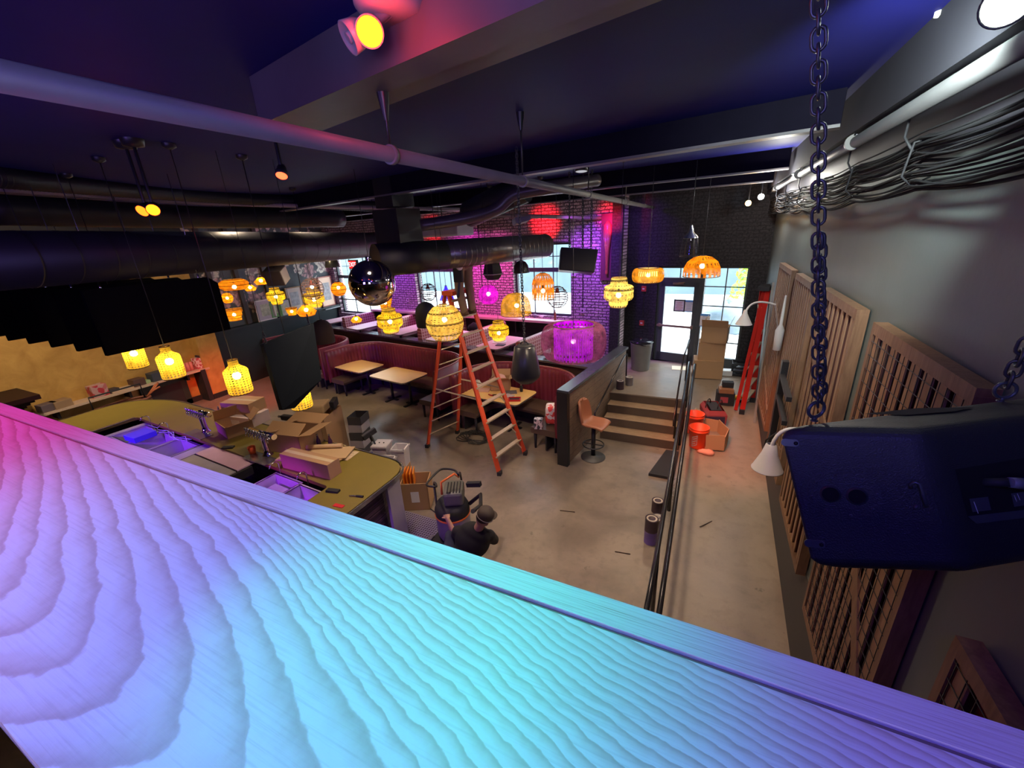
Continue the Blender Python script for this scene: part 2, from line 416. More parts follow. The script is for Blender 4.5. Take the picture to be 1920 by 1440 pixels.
for i in range(3):
    y0=8.34-.285*(3-i)
    S(MB().b2((-1.80+.0,y0,0),(-.32,8.36,.17*(i+1))),'stair_step',RISER,'concrete stair step with the riser shade painted dark and a lighter lit brown tread')
    S(MB().b2((-1.80+.0,y0+.006,.17*(i+1)),(-.32,8.355,.17*(i+1)+.004)),'stair_tread',TREADM)
# partition with wood siding
def siding():
    m,t=nmat('grey_brown_siding');t=NT(t)
    g=t.n('ShaderNodeNewGeometry');sp=t.n('ShaderNodeSeparateXYZ',ins={0:g.outputs['Position']})
    cb=t.n('ShaderNodeCombineXYZ',ins={0:sp.outputs[1],1:sp.outputs[2],2:0.0}).outputs[0]
    br=t.n('ShaderNodeTexBrick',ins={'Vector':cb,'Scale':1.0,'Mortar Size':.004,'Brick Width':1.0,'Row Height':.145,'Color1':(.25,.165,.115,1),'Color2':(.17,.115,.085,1),'Mortar':(.03,.02,.015,1)})
    n=t.noise(t.world((1,1.5,16)),5,5,.65,.4)
    c=t.mix(br.outputs[0],(.38,.27,.19),t.ramp(n,[(.4,(0,0,0)),(.75,(.7,)*3)]))
    t.out(t.pr(c,.55,bump=t.math('SUBTRACT',n,br.outputs[1]),bs=.3,bd=.004));return m
SID=siding()
PA=V((-2.16,6.28,0));PB=V((-1.76,9.32,0))
pd=(PB-PA).normalized();pang=math.atan2(pd.y,pd.x);pL=(PB-PA).length;pm=(PA+PB)/2
pt=thing('wall_partition','timber-clad half wall with a black cap between the booths and the stairs','partition',PA);pt['kind']='structure'
MB().box(pm+V((0,0,.70)),(pL,.14,1.40),pang).build('panel',SID,pt)
MB().box(pm+V((0,0,1.42)),(pL+.06,.22,.05),pang).build('cap',M('cap_paint',(.06,.07,.085),.25),pt)
MB().box(PA+V((0,-.02,.71)),(.10,.20,1.42),pang).build('end_post',BLACK,pt)
# divider with stainless cap behind the booths
DV0=V((-2.02,8.10,0));DV1=V((-12.9,10.12,0))
dd=(DV1-DV0).normalized();dang=math.atan2(dd.y,dd.x);dL=(DV1-DV0).length;dm=(DV0+DV1)/2
dv=thing('wall_divider','long low wall between lower booths and raised dining area','low wall',DV0);dv['kind']='structure'
MB().box(dm+V((0,0,.64)),(dL,.12,1.28),dang).build('panel',DKWOOD,dv)
MB().box(dm+V((0,0,1.30)),(dL,.30,.045),dang).build('cap',M('cap_gloss',(.20,.21,.23),.18,metal=.7),dv)
# ledge in front of the camera
lg=thing('wooden_ledge','pale pine balcony ledge washed in magenta and blue light in the foreground','ledge',(-1.0,.2,3.48))
MB().b2((-6,.018,3.49),(1.08,.366,3.55)).build('plank',LW,lg)
MB().b2((-6,.374,3.49),(1.08,.414,3.55)).build('nosing',edge_wood(),lg)
MB().b2((-6,.366,3.49),(1.08,.374,3.5445)).build('groove_strip',M('groove_wood',(.30,.18,.12),.6),lg)
ir=thing('inner_rail','dark moulded rail behind the ledge at the lower left corner','rail',(-1.0,-.06,3.3))
MB().b2((-6,-.085,3.40),(1.08,-.012,3.51)).build('rail_board',M('rail_varnish',(.10,.05,.06),.3),ir,bevel=.008)
MB().b2((-6,-.115,3.42),(1.08,-.095,3.53)).build('moulding',M('rail_varnish',(.10,.05,.06),.3),ir,bevel=.006)
# wainscot and ledge below the wallpaper, column strips
q0=inward(FL0,FL1,0,0,0);
fl=(V((*FL1,0))-V((*FL0,0))).normalized();fn=V((-fl.y,fl.x,0))   # fn points into the room
if fn.x<0: fn=-fn
fang=math.atan2(fl.y,fl.x);fL=(V((*FL1,0))-V((*FL0,0))).length
def flp(s,z,off=0): return V((*FL0,0))+fl*s+fn*off+V((0,0,z))
wn=thing('wainscot','dark teal panelled wainscot with a shelf under the floral wallpaper','wainscot',flp(fL/2,0,.1))
wn['kind']='structure';wn.name='wall_wainscot'
MB().box(flp(fL/2,.86,.05),(fL,.10,1.72),fang).build('panelling',TEALP,wn)
MB().box(flp(fL/2,1.75,.13),(fL,.26,.05),fang).build('shelf',TEALP,wn)
for s_ in (fL-.5,fL-1.3,fL-2.2):
    S(MB().box(flp(s_,3.2,.04),(.12,.08,3.3),fang),'trim_2',M('dark_batten',(.05,.035,.035),.6))
# ---------------------------------------------------------------- booths
def leather(name,c,nu):
    m,t=nmat(name);t=NT(t)
    c_=t.mix(tuple(x*.8 for x in c),tuple(x*1.2 for x in c),t.noise(t.obj(),5,4))
    t.out(t.pr(c_,.38,bump=t.noise(t.obj(),120,2),bs=.1,bd=.002));return m
MAROON=leather('maroon_leather',(.16,.018,.035),0)
SEATL=M('taupe_seat_leather',(.10,.065,.045),.45)
PIPING=M('red_piping',(.34,.10,.10),.35)
def upath(Wd,D,R,n=10):
    pts=[(-Wd/2,0)]
    pts+=[(-Wd/2+R-R*cos(a),D-R+R*sin(a)) for a in [PI/2*i/n for i in range(n+1)]]
    pts+=[(Wd/2-R+R*sin(a),D-R+R*cos(a)) for a in [PI/2*i/n for i in range(n+1)]]
    pts+=[(Wd/2,0)]
    return pts
def resamp(pts,step):
    out=[];L=0;acc=[0]
    for i in range(len(pts)-1): acc.append(acc[-1]+math.dist(pts[i],pts[i+1]))
    T=acc[-1];n=max(2,int(T/step));j=0
    for k in range(n+1):
        s=T*k/n
        while j<len(pts)-2 and acc[j+1]<s:j+=1
        f=(s-acc[j])/(acc[j+1]-acc[j]);out.append((pts[j][0]+(pts[j+1][0]-pts[j][0])*f,pts[j][1]+(pts[j+1][1]-pts[j][1])*f))
    return out
def offset(pts,i,o):
    a=pts[max(0,i-1)];b=pts[min(len(pts)-1,i+1)];dx,dy=b[0]-a[0],b[1]-a[1];l=math.hypot(dx,dy) or 1
    return (pts[i][0]-dy/l*o,pts[i][1]+dx/l*o)
def booth(loc,rz,Wd,D,R,label,feet=True,trims=True):
    t=thing('curved_booth',label,'booth',loc,'maroon curved booths');t.rotation_euler=(0,0,rz);t['_w']=[0,0,0]
    path=upath(Wd,D,R);cp=resamp(path,.022)
    # channel tufted back: scalloped inner face
    mb=MB();n=len(cp);vs=[]
    rows=[(.36,0),(.6,.0),(1.0,.0),(1.17,.005),(1.22,.04)]
    for z,dp in rows:
        for i in range(n):
            sc=.014*abs(sin(PI*i/5))  # channels 11 cm wide
            q=offset(cp,i,-(.10+sc-dp*1.2));vs.append((q[0],q[1],z))
    for z in (1.22,.30):
        for i in range(n):
            q=offset(cp,i,.02);vs.append((q[0],q[1],z))
    fs=[];m=len(rows)+2
    for j in range(m-1):
        for i in range(n-1): fs.append((j*n+i,j*n+i+1,(j+1)*n+i+1,(j+1)*n+i))
    fs+=[tuple(j*n for j in range(m)),tuple(j*n+n-1 for j in range(m))[::-1]]
    mb.add(vs,fs,True);mb.build('tufted_back',MAROON,t)
    MB().tube([(*offset(cp,i,-.03),1.225) for i in range(0,n,2)],.022,6).build('piping',PIPING,t)
    # seat ring
    sp=resamp(path,.12);n=len(sp);vs=[]
    for (o,z) in ((-.10,.34),(-.62,.34),(-.645,.40),(-.62,.46),(-.10,.47)):
        for i in range(n):
            q=offset(sp,i,o);
            vs.append((q[0],q[1],z))
    fs=[]
    for j in range(5):
        for i in range(n-1): fs.append((j*n+i,j*n+i+1,((j+1)%5)*n+i+1,((j+1)%5)*n+i))
    fs+=[tuple(j*n for j in range(5)),tuple(j*n+n-1 for j in range(5))[::-1]]
    MB().add(vs,fs).build('seat_cushion',SEATL,t)
    for sx in (-1,1):
        for (dx,dy) in ((.13,.06),(.57,.06),(.57,.60)):
            MB().cyl((sx*(Wd/2-dx),dy,0),(sx*(Wd/2-dx),dy,.345),.022,.032,10).build('leg',BLACKM,t)
    vs=MB()
    for i in range(n-1):
        a=offset(sp,i,-.30);b=offset(sp,i+1,-.30);vs.bar((*a,.18),(*b,.18),.03,.30)
    vs.build('plinth',BLACKM,t)
    return t
R8=math.radians(-8)
booth((-7.42,7.30,0),R8,4.15,1.42,.85,'long maroon tufted curved booth behind the two pale tables')
booth((-3.62,6.72,0),R8,2.62,1.40,.90,'maroon tufted curved booth behind the orange ladder and the cluttered table')
booth((-11.35,7.95,0),R8,3.1,1.35,.85,'maroon curved booth half hidden behind the hanging grey panel')
# tables
FORM=M('pale_laminate',(.90,.60,.22),.3,var=.05)
def tabletop(w,d,r,z0,z1):
    pts=[]
    for cx_,cy_,a0 in ((w/2-r,d/2-r,0),(-w/2+r,d/2-r,90),(-w/2+r,-d/2+r,180),(w/2-r,-d/2+r,270)):
        for k in range(6):
            a=math.radians(a0+k*18);pts.append((cx_+r*cos(a),cy_+r*sin(a)))
    return MB().prism(pts,z0,z1)
def table(loc,rz,w,d,label,group=None,mat=None,h=.75):
    t=thing('booth_table',label,'table',loc,group);t.rotation_euler=(0,0,rz);t['_w']=[0,0,0]
    tabletop(w,d,.10,h-.03,h).build('tabletop',mat or FORM,t)
    tabletop(w+.012,d+.012,.105,h-.033,h-.006).build('edge_band',STEEL,t)
    for sx in (-1,1):
        MB().cyl((sx*w*.27,0,.02),(sx*w*.27,0,h-.03),.035,n=10).build('pedestal',BLACK,t)
        b=MB().box((sx*w*.27,0,.015),(.07,.5,.03));b.box((sx*w*.27,0,.014),(.36,.07,.026));b.build('base',BLACK,t)
    return t
table((-8.78,8.05,0),math.radians(-9),1.30,.82,'left one of two bare pale tables inside the long booth','pale booth tables')
table((-7.10,7.75,0),math.radians(-9),1.32,.86,'right one of two bare pale tables inside the long booth','pale booth tables')
table((-4.10,7.42,0),math.radians(-8),1.62,.86,'pale table cluttered with a box and tools behind the ladder')
# things on the cluttered table
def crumple(c,r,n,seed):
    rnd=random.Random(seed);mb=MB().sph((0,0,0),1,10,7)
    for i,v in enumerate(mb.v):
        k=.75+.5*rnd.random();mb.v[i]=(c[0]+v[0]*r[0]*k,c[1]+v[1]*r[1]*k,c[2]+r[2]*.9+max(-.9,v[2])*r[2]*k)
    return mb
def openbox(w,d,h,th=.012,flaps=0,rz=0,c=(0,0,0),inner=0):
    """cardboard box with open top; flaps: angle folded outward"""
    mb=MB();mb.box((0,0,th/2),(w,d,th))
    for sx in(-1,1): mb.box((sx*(w/2-th/2),0,h/2),(th,d,h));mb.box((0,sx*(d/2-th/2),h/2),(w,th,h))
    R=Matrix.Translation(V(c))@Matrix.Rotation(rz,4,'Z')
    return mb.xf(R)
def carton(loc,rz,w,d,h,label,group=None,mat=None,open_=True,flap=(35,120,70,150),tape=True,name='cardboard_box',print_=False):
    mat=mat or CARD
    t=thing(name,label,'box',loc,group);t.rotation_euler=(0,0,rz);t['_w']=[0,0,0]
    if open_:
        openbox(w,d,h).build('body',mat,t)
        fl_=min(w,d)*.5
        for k,(ax,sg,L,off) in enumerate((('x',1,d,w/2),('x',-1,d,w/2),('y',1,w,d/2),('y',-1,w,d/2))):
            if flap[k] is None: continue
            a=math.radians(flap[k]);mb=MB()
            p0=V((off,0,h));dirv=V((cos(a)*1.0,0,sin(a)))  # outward, tilted up
            if ax=='x': vs=[(sg*off,-L/2,h),(sg*off,L/2,h),(sg*(off+fl_*cos(a)),L/2,h+fl_*sin(a)),(sg*(off+fl_*cos(a)),-L/2,h+fl_*sin(a))]
            else: vs=[(-L/2,sg*off,h),(L/2,sg*off,h),(L/2,sg*(off+fl_*cos(a)),h+fl_*sin(a)),(-L/2,sg*(off+fl_*cos(a)),h+fl_*sin(a))]
            mb.quad(*vs).build('flap',mat,t,solid=.006)
    else:
        MB().box((0,0,h/2),(w,d,h)).build('body',mat,t,bevel=.004)
        if tape: MB().box((0,0,h+.001),(w*1.002,.06,.003)).build('tape',M('packing_tape',(.62,.50,.33),.25),t)
    if print_: MB().box((0,-d/2-.001,h*.5),(w*.3,.002,h*.4)).build('shipping_label',PAPER,t)
    return t
carton((-4.10,7.66,.752),.35,.42,.30,.26,'small open brown box with pink cloth on the cluttered table',flap=(20,140,60,30))
solo(crumple((-4.15,7.66,.90),(.16,.13,.09),9,3),'cloth',M('pink_cloth',(.75,.42,.38),.8),(-4.15,7.66,.86),'crumpled pink cloth stuffed in the box on the cluttered table','cloth')
b=thing('paper_bag','white crumpled plastic bag at the left end of the cluttered table','bag',(-4.66,7.55,.752))
crumple((-4.66,7.55,.752),(.13,.10,.09),9,5).build('bag_body',PAPER,b)
solo(MB().box((-4.42,7.42,.765),(.30,.22,.022),.2),'paper_stack',M('pink_paper',(.75,.45,.36),.7),(-4.42,7.42,.752),'pinkish papers lying behind the ladder on the cluttered table','papers')
solo(MB().box((-3.78,7.50,.757),(.26,.20,.010),.5),'folder',M('grey_folder',(.13,.12,.13),.6),(-3.78,7.5,.752),'dark grey flat folder beside the bottle on the cluttered table','folder')
bt=thing('spray_bottle','small dark bottle standing upright on the cluttered table','bottle',(-3.58,7.62,.752))
MB().lathe([(.03,0),(.034,.02),(.034,.11),(.02,.14),(.016,.15)],(-3.58,7.62,.752),14).build('body',BLACKM,bt)
MB().lathe([(.018,.15),(.02,.19),(.001,.2)],(-3.58,7.62,.752),12).build('cap',STEEL,bt)
rc=thing('tool_case','open red plastic tool case at the right corner of the cluttered table','case',(-3.52,7.13,.752))
RP=M('red_plastic',(.6,.02,.03),.4)
openbox(.26,.16,.04,.008,c=(-3.52,7.13,.752),rz=.35).build('tray',RP,rc)
MB().box((-3.52,7.13,.765),(.2,.1,.02),.35).build('tools',BLACKM,rc)
solo(MB().box((-3.72,7.28,.762),(.2,.17,.02),-.2),'manual',M('pale_booklet',(.55,.45,.48),.5),(-3.72,7.28,.752),'pale booklet beside the red case on the cluttered table','booklet')
for i,(x,y,rz,l) in enumerate(((-3.98,7.25,.4,.22),(-4.05,7.17,-.3,.26),(-3.88,7.12,.1,.2))):
    t=thing('hand_tool',['dark pliers among the tools on the cluttered table','red handled screwdriver near the table edge behind the ladder','short wrench nearest the front edge of the cluttered table'][i],'tool',(x,y,.76));t.rotation_euler=(0,0,rz);t['_w']=[0,0,0]
    MB().cyl((-l/2,0,.008),(0,0,.008),.012,n=8).build('handle',RP if i==1 else BLACKM,t)
    MB().cyl((0,0,.008),(l/2,.0,.006),.005,n=6).build('shaft',STEEL,t)
# cartons of goods on the booth seat by the partition
gb=thing('product_bag','red and white printed bag on the booth seat beside the partition','bag',(-2.62,6.95,.47))
def printed(name,c1,c2,sc):
    m,t=nmat(name);t=NT(t);v=t.n('ShaderNodeTexVoronoi',ins={'Vector':t.obj(),'Scale':sc})
    t.out(t.pr(t.mix(c1,c2,t.ramp(v.outputs['Color'],[(.45,(0,0,0)),(.5,(1,1,1))])),.4));return m
MB().box((-2.62,6.95,.66),(.26,.30,.36),.3).build('bag_body',printed('printed_bag',(.7,.06,.05),(.8,.7,.68),14),gb,bevel=.05)
solo(MB().box((-2.78,6.62,.57),(.16,.12,.20),.2),'carton_pack',printed('printed_black',(.03,.03,.04),(.6,.5,.5),20),(-2.78,6.62,.47),'black and white printed pack on the booth seat beside the partition','pack')
# ---------------------------------------------------------------- raised dining area
def plaid():
    m,t=nmat('pink_plaid_leather');t=NT(t);tc=t.n('ShaderNodeTexCoord');sp=t.n('ShaderNodeSeparateXYZ',ins={0:tc.outputs['Object']})
    def line(o,k): return t.math('GREATER_THAN',t.math('SINE',t.math('MULTIPLY',o,k)),.72)
    l=t.math('MAXIMUM',line(sp.outputs[1],2*PI/.085),line(sp.outputs[2],2*PI/.085))
    t.out(t.pr(t.mix((.40,.13,.12),(.72,.50,.44),l),.4));return m
PLAID=plaid()
def pew(x,y,L,label):
    """back-to-back bench running toward the windows, base on the platform"""
    t=thing('plaid_bench',label,'bench',(x,y,.68),'plaid benches on the raised floor');t.rotation_euler=(0,0,-A11);t['_w']=[0,0,0]
    mb=MB();pr=[(-.10,.42),(-.085,.92),(-.05,.97),(.05,.97),(.085,.92),(.10,.42)]
    n=len(pr);vs=[(p[0],yy,p[1]) for yy in (0,L) for p in pr]
    mb.add(vs,[tuple(range(n)),tuple(range(n,2*n))[::-1]]+[(i,(i+1)%n,n+(i+1)%n,n+i) for i in range(n)]);mb.build('backrest',PLAID,t,bevel=.02)
    for sx in(-1,1): MB().box((sx*.34,L/2,.42),(.48,L,.10)).build('seat',SEATL,t,bevel=.02);MB().box((sx*.3,L/2,.18),(.36,L,.36)).build('base',BLACKM,t)
    return t
for x,y,L,lb in ((-11.15,9.95,1.35,'plaid bench farthest left, nearest the wallpaper corner'),(-9.25,9.55,1.7,'plaid bench behind the yellow woven jar lamp'),(-7.35,9.10,2.0,'plaid bench behind the large woven globe lamp'),(-5.72,8.78,1.75,'plaid bench behind the upper steps of the orange ladder'),(-3.98,8.42,1.55,'plaid bench nearest the timber partition')):
    pew(x,y,L,lb)
PINKT=M('pink_laminate',(.80,.52,.55),.3,var=.05)
for x,y,lb in ((-12.0,10.5,'table in the far corner under the wallpaper'),(-10.1,10.0,'table beside the tall corner window'),(-8.25,9.75,'pink-lit table between the second and third plaid benches'),(-6.5,9.35,'red-lit table behind the ladder legs'),(-4.75,9.05,'purple-lit table covered with papers under the yellow jar lamp')):
    table((x,y,.68),PI/2-A11,1.25,.72,'raised floor '+lb,'raised floor tables',mat=PINKT)
table((-2.95,8.95,.68),PI/2-A11,1.2,.72,'raised floor table right behind the timber partition holding boxes','raised floor tables',mat=PINKT)
carton((-3.05,8.62,1.432),.2,.34,.28,.24,'open brown box at the near end of the table behind the partition',flap=(30,150,None,60))
solo(crumple((-2.85,9.15,1.432),(.16,.14,.08),9,71),'paper_heap',CARD2,(-2.85,9.15,1.43),'heap of crumpled brown paper behind the timber partition','paper')
solo(crumple((-2.75,9.42,1.432),(.12,.10,.09),9,73),'orange_wrapper',M('orange_wrapper',(.75,.20,.06),.5),(-2.75,9.42,1.43),'crumpled orange wrapper at the far end behind the partition','wrapper')
solo(MB().box((-4.8,9.05,1.436),(.35,.25,.006),.4),'paper_sheet',PAPER,(-4.8,9.05,1.433),'white sheets on the purple-lit raised table','paper')
solo(MB().box((-4.62,8.75,1.442),(.22,.16,.016),.1),'paper_pad',M('dark_pad',(.10,.08,.11),.6),(-4.62,8.75,1.433),'dark pad lying on the purple-lit raised table','pad')
ph=solo(crumple((-5.66,9.25,1.63),(.14,.12,.11),9,8),'feather_duster',M('black_fluff',(.02,.02,.03),.9),(-5.66,9.25,1.63),'dark fluffy bundle on top of a plaid bench behind the ladder','duster')
wc=thing('slatted_chair','small wooden slatted chair back seen under the window counter','chair',(-7.9,10.25,.68))
mb=MB()
for i in range(5): mb.box((-7.9+(-.2+.1*i),10.27-.01*i,1.30),(.05,.02,.46))
mb.build('slats',PALW,wc);MB().box((-7.9,10.27,1.54),(.5,.03,.05)).box((-7.9,10.27,1.08),(.5,.03,.05)).build('back_rail',PALW,wc);MB().box((-7.9,10.05,1.12),(.46,.42,.04)).build('seat',PALW,wc)
for a_ in(-.2,.2):
    for b_ in (-.18,.2): MB().box((-7.9+a_,10.06+b_,.89),(.04,.04,.43)).build('leg',PALW,wc)
# ---------------------------------------------------------------- window counter
ct=thing('window_counter','pale wooden drink counter running under the brick wall windows','counter',inward(B0,B1,8,1.6,-.2))
bd=(V((*B1,0))-V((*B0,0))).normalized();bn=V((-bd.y,bd.x,0));bang=math.atan2(bd.y,bd.x);BL=(V((*B1,0))-V((*B0,0))).length
def bp(s,off,z): return V((*B0,0))+bd*s-bn*off+V((0,0,z))
CT=wood('counter_pine',(.55,.40,.30),(.70,.55,.42),1,(1,14,14),.4)
c0=h1l-2.0
MB().box(bp((c0+BL-.9)/2,.17,1.70),(BL-.9-c0,.33,.06),bang).build('counter_top',CT,ct)
MB().box(bp((c0+BL-.9)/2,.04,1.18),(BL-.9-c0,.05,.98),bang).build('kick_panel',BLACKM,ct)
for s_ in [c0+.1+1.45*i for i in range(6)]:
    MB().box(bp(s_,.14,1.5),(.04,.22,.34),bang).build('bracket',BLACK,ct)
def onB(px,py,off=.17,z=1.73):
    q=onz(px,py,z);return q
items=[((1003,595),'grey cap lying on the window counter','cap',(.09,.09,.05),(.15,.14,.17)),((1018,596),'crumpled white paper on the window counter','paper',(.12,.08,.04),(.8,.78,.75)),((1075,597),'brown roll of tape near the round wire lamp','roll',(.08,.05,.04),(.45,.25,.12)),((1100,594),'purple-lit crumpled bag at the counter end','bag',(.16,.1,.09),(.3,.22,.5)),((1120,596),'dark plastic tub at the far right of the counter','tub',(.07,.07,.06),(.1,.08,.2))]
for (p,lb,c_,sz,co) in items:
    q=onB(*p);solo(crumple((q.x,q.y,1.73),sz,8,int(p[0])),{'cap':'grey_hat','paper':'crumpled_paper','roll':'tape_roll','bag':'crumpled_bag','tub':'plastic_tub'}[c_],M('counter_'+c_,co,.6),(q.x,q.y,1.73),lb,c_)
q=onB(1041,600);bt=thing('beer_bottle','brown bottle standing on the window counter under the wire sphere lamp','bottle',(q.x,q.y,1.73))
MB().lathe([(.032,0),(.034,.02),(.034,.15),(.014,.22),(.013,.27)],(q.x,q.y,1.73),12).build('glass',M('brown_glass',(.25,.09,.04),.15),bt)
MB().lathe([(.016,.26),(.016,.28),(.001,.281)],(q.x,q.y,1.73),10).build('bottle_cap',STEEL,bt)
# ---------------------------------------------------------------- windows and entrance
def glassmat():
    m,t=nmat('window_glass');t=NT(t);tp=t.n('ShaderNodeBsdfTransparent');gl=t.n('ShaderNodeBsdfGlossy',ins={'Roughness':.02})
    mx=t.n('ShaderNodeMixShader',ins={0:.05,1:tp.outputs[0],2:gl.outputs[0]});t.out(mx.outputs[0]);return m
GLASS=glassmat()
FRAME=M('window_frame_paint',(.05,.06,.065),.5)
for i,(s0,s1,za,zb) in enumerate(wins):
    w_=thing('window_%d'%(i+1),['tall corner window left of the mirror ball','window behind the man on the ladder','bright window behind the orange cage lamp'][i],'window',inward(B0,B1,s0,za,0));w_['kind']='structure'
    def ib(s,z,o=.16): return inward(B0,B1,s,z,o)
    mb=MB();fw=.06
    for s_ in (s0+fw/2,s1-fw/2): mb.box(ib(s_,(za+zb)/2),(fw,.08,zb-za),bang)
    for z_ in (za+fw/2,zb-fw/2): mb.box(ib((s0+s1)/2,z_),(s1-s0,.08,fw),bang)
    zm=za+(zb-za)*.64
    mb.box(ib((s0+s1)/2,zm),(s1-s0,.10,.11),bang);mb.build('window_frame',FRAME,w_)
    mb=MB()
    for k in (1,2): mb.box(ib(s0+(s1-s0)*k/3,(za+zb)/2),(.02,.04,zb-za),bang)
    mb.box(ib((s0+s1)/2,zm+(zb-zm)*.5),(s1-s0,.04,.02),bang)
    if i==0: mb.box(ib((s0+s1)/2,za+.5),(s1-s0,.04,.04),bang)
    mb.build('muntins',FRAME,w_)
    MB().box(ib((s0+s1)/2,(za+zb)/2,.17),(s1-s0,.006,zb-za),bang).build('pane',GLASS,w_)
dD=(V((*D1,0))-V((*D0,0))).normalized();dA=math.atan2(dD.y,dD.x)
def dp(s,z,o=.14): return inward(D0,D1,s,z,o)
sm=locate(D0,D1,1306,600)[0]
dn=thing('door_1','glazed black entrance door with a push bar and transom','door',dp(dl,.68));dn['kind']='structure'
zt=2.72
mb=MB()
for s_ in (dl+.03,sm): mb.box(dp(s_,1.87),(.07,.12,2.38),dA)
mb.box(dp((dl+sm)/2,zt+.02),(sm-dl,.12,.10),dA);mb.box(dp((dl+sm)/2,3.04),(sm-dl,.12,.05),dA);mb.box(dp((dl+sm)/2,2.89),(.02,.04,.3),dA)
mb.build('door_frame',FRAME,dn)
mb=MB();a_,b_=dl+.07,sm-.04
for s_ in (a_+.05,b_-.05): mb.box(dp(s_,1.69,.10),(.10,.05,2.0),dA)
mb.box(dp((a_+b_)/2,.80,.10),(b_-a_,.05,.22),dA);mb.box(dp((a_+b_)/2,2.64,.10),(b_-a_,.05,.12),dA);mb.build('door_leaf',FRAME,dn)
MB().box(dp((a_+b_)/2,1.8,.12),(b_-a_-.1,.008,1.9),dA).box(dp((dl+sm)/2,2.89,.14),(sm-dl,.008,.28),dA).build('pane',GLASS,dn)
pb=MB().bar(dp(a_-.02,1.62,.02),dp(b_-.05,1.62,.02),.04,.05).box(dp(a_+.03,1.62,.06),(.05,.1,.08),dA).box(dp(b_-.07,1.62,.06),(.05,.1,.08),dA);pb.build('push_bar',M('bronze_bar',(.30,.20,.17),.4,metal=.4),dn)
wp=thing('window_4','large gridded entrance window beside the glazed door','window',dp(sm,.68));wp['kind']='structure'
mb=MB()
for s_ in (sm+.05,dr-.03): mb.box(dp(s_,1.87),(.05,.1,2.38),dA)
for z_ in (.80,3.04): mb.box(dp((sm+dr)/2,z_),(dr-sm,.1,.24 if z_<1 else .05),dA)
mb.build('window_frame',FRAME,wp)
mb=MB();mb.box(dp((sm+dr)/2+.03,1.98),(.022,.04,2.1),dA)
for z_ in (1.30,1.72,2.15,2.6): mb.box(dp((sm+dr)/2,z_),(dr-sm,.04,.022),dA)
mb.build('muntins',FRAME,wp);MB().box(dp((sm+dr)/2,1.95),(dr-sm-.05,.008,2.1),dA).build('pane',GLASS,wp)
def notice(name,label,px,py,w,h,off,head=None,frame=False):
    s_,z_=locate(D0,D1,px,py);o=thing(name,label,'notice',dp(s_,z_,off))
    MB().box(dp(s_,z_,off),(w,.006,h),dA).build('sheet',PAPER,o)
    if frame:
        mb=MB()
        for k in(-1,1): mb.box(dp(s_+k*w/2,z_,off-.006),(.025,.02,h+.03),dA);mb.box(dp(s_,z_+k*h/2,off-.006),(w,.02,.025),dA)
        mb.build('frame',BLACKM,o)
    if head: MB().box(dp(s_,z_+h*.42,off-.005),(w,.003,h*.15),dA).build('header',M('blue_header',(.10,.35,.75),.5),o);MB().box(dp(s_,z_-h*.46,off-.005),(w,.003,h*.06),dA).build('footer',M('blue_header',(.10,.35,.75),.5),o)
    mb=MB();rnd=random.Random(int(px))
    for k in range(6): mb.box(dp(s_,z_+h*(.28-.12*k),off-.005),(w*(.45+.3*rnd.random()),.003,h*.035),dA)
    mb.build('printed_lines',M('red_print' if frame else 'grey_print',(.6,.15,.15) if frame else (.35,.4,.55),.5),o)
notice('framed_notice','black framed notice hanging on the door glass',1272,574,.24,.27,.085,frame=True)
notice('door_poster','blue headed notice on the door glass beside the framed one',1290,575,.22,.29,.085,head=True)
notice('window_poster','blue headed notice low on the gridded window',1320,602,.22,.31,.085,head=True)
ex=thing('door_closer','small metal closer arm above the door glass','closer',dp((dl+sm)/2,2.62,.02));MB().box(dp((dl+sm)/2,2.66,.05),(.26,.06,.05),dA).build('body',STEEL,ex);MB().bar(dp((dl+sm)/2,2.68,.02),dp((dl+sm)/2+.16,2.70,.0),.015).build('arm',STEEL,ex)
for px,py,lb,nm in ((1208,541,'red fire alarm strobe on the black wall beside the door','fire_alarm'),(1204,605,'red manual pull station low on the black wall','pull_station')):
    s_,z_=locate(D0,D1,px,py);t=thing(nm,lb,'alarm',dp(s_,z_,-.03))
    MB().box(dp(s_,z_,-.025),(.11,.05,.13),dA).build('case',M('alarm_red',(.55,.06,.05),.4),t);MB().box(dp(s_,z_,-.055),(.05,.02,.03),dA).build('lens',PAPER,t)
s_,z_=locate(D0,D1,1206,573);solo(MB().box(dp(s_,z_,-.012),(.02,.02,.5),dA),'conduit',BLACK,dp(s_,z_,-.01),'thin conduit joining the two red alarm boxes','conduit')
# exterior
GND=M('pavement',(.55,.54,.52),.8);struct(MB().b2((-30,11.6,.35),(12,34,.5)).build('ground_street',GND))
ef=thing('building','pale blue-grey clapboard building across the street','building',(-4,24,.5))
MB().b2((-26,24,.5),(10,26,9)).build('facade',M('clapboard',(.10,.15,.175),.8,var=.3,ns=.8),ef)
for i in range(9):
    w_=MB().b2((-24+3.6*i,23.9,4.2),(-22.4+3.6*i,23.98,6.6)).build('window',M('far_window',(.05,.08,.10),.3),ef);MB().b2((-24.1+3.6*i,23.84,5.35),(-22.3+3.6*i,23.9,5.45)).build('sash',WHITE,w_)
q=onplane(1398,560,(0,16,0),(0,1,0));pl=thing('planter','round grey planter holding a bright green shrub outside the entrance','planter',(q.x,16,.5))
MB().lathe([(.28,0),(.42,.1),(.46,.85),(.40,.85),(.38,.7)],(q.x,16,.5),20).build('pot',M('grey_pot',(.22,.28,.32),.6),pl)
mb=MB();rnd=random.Random(4)
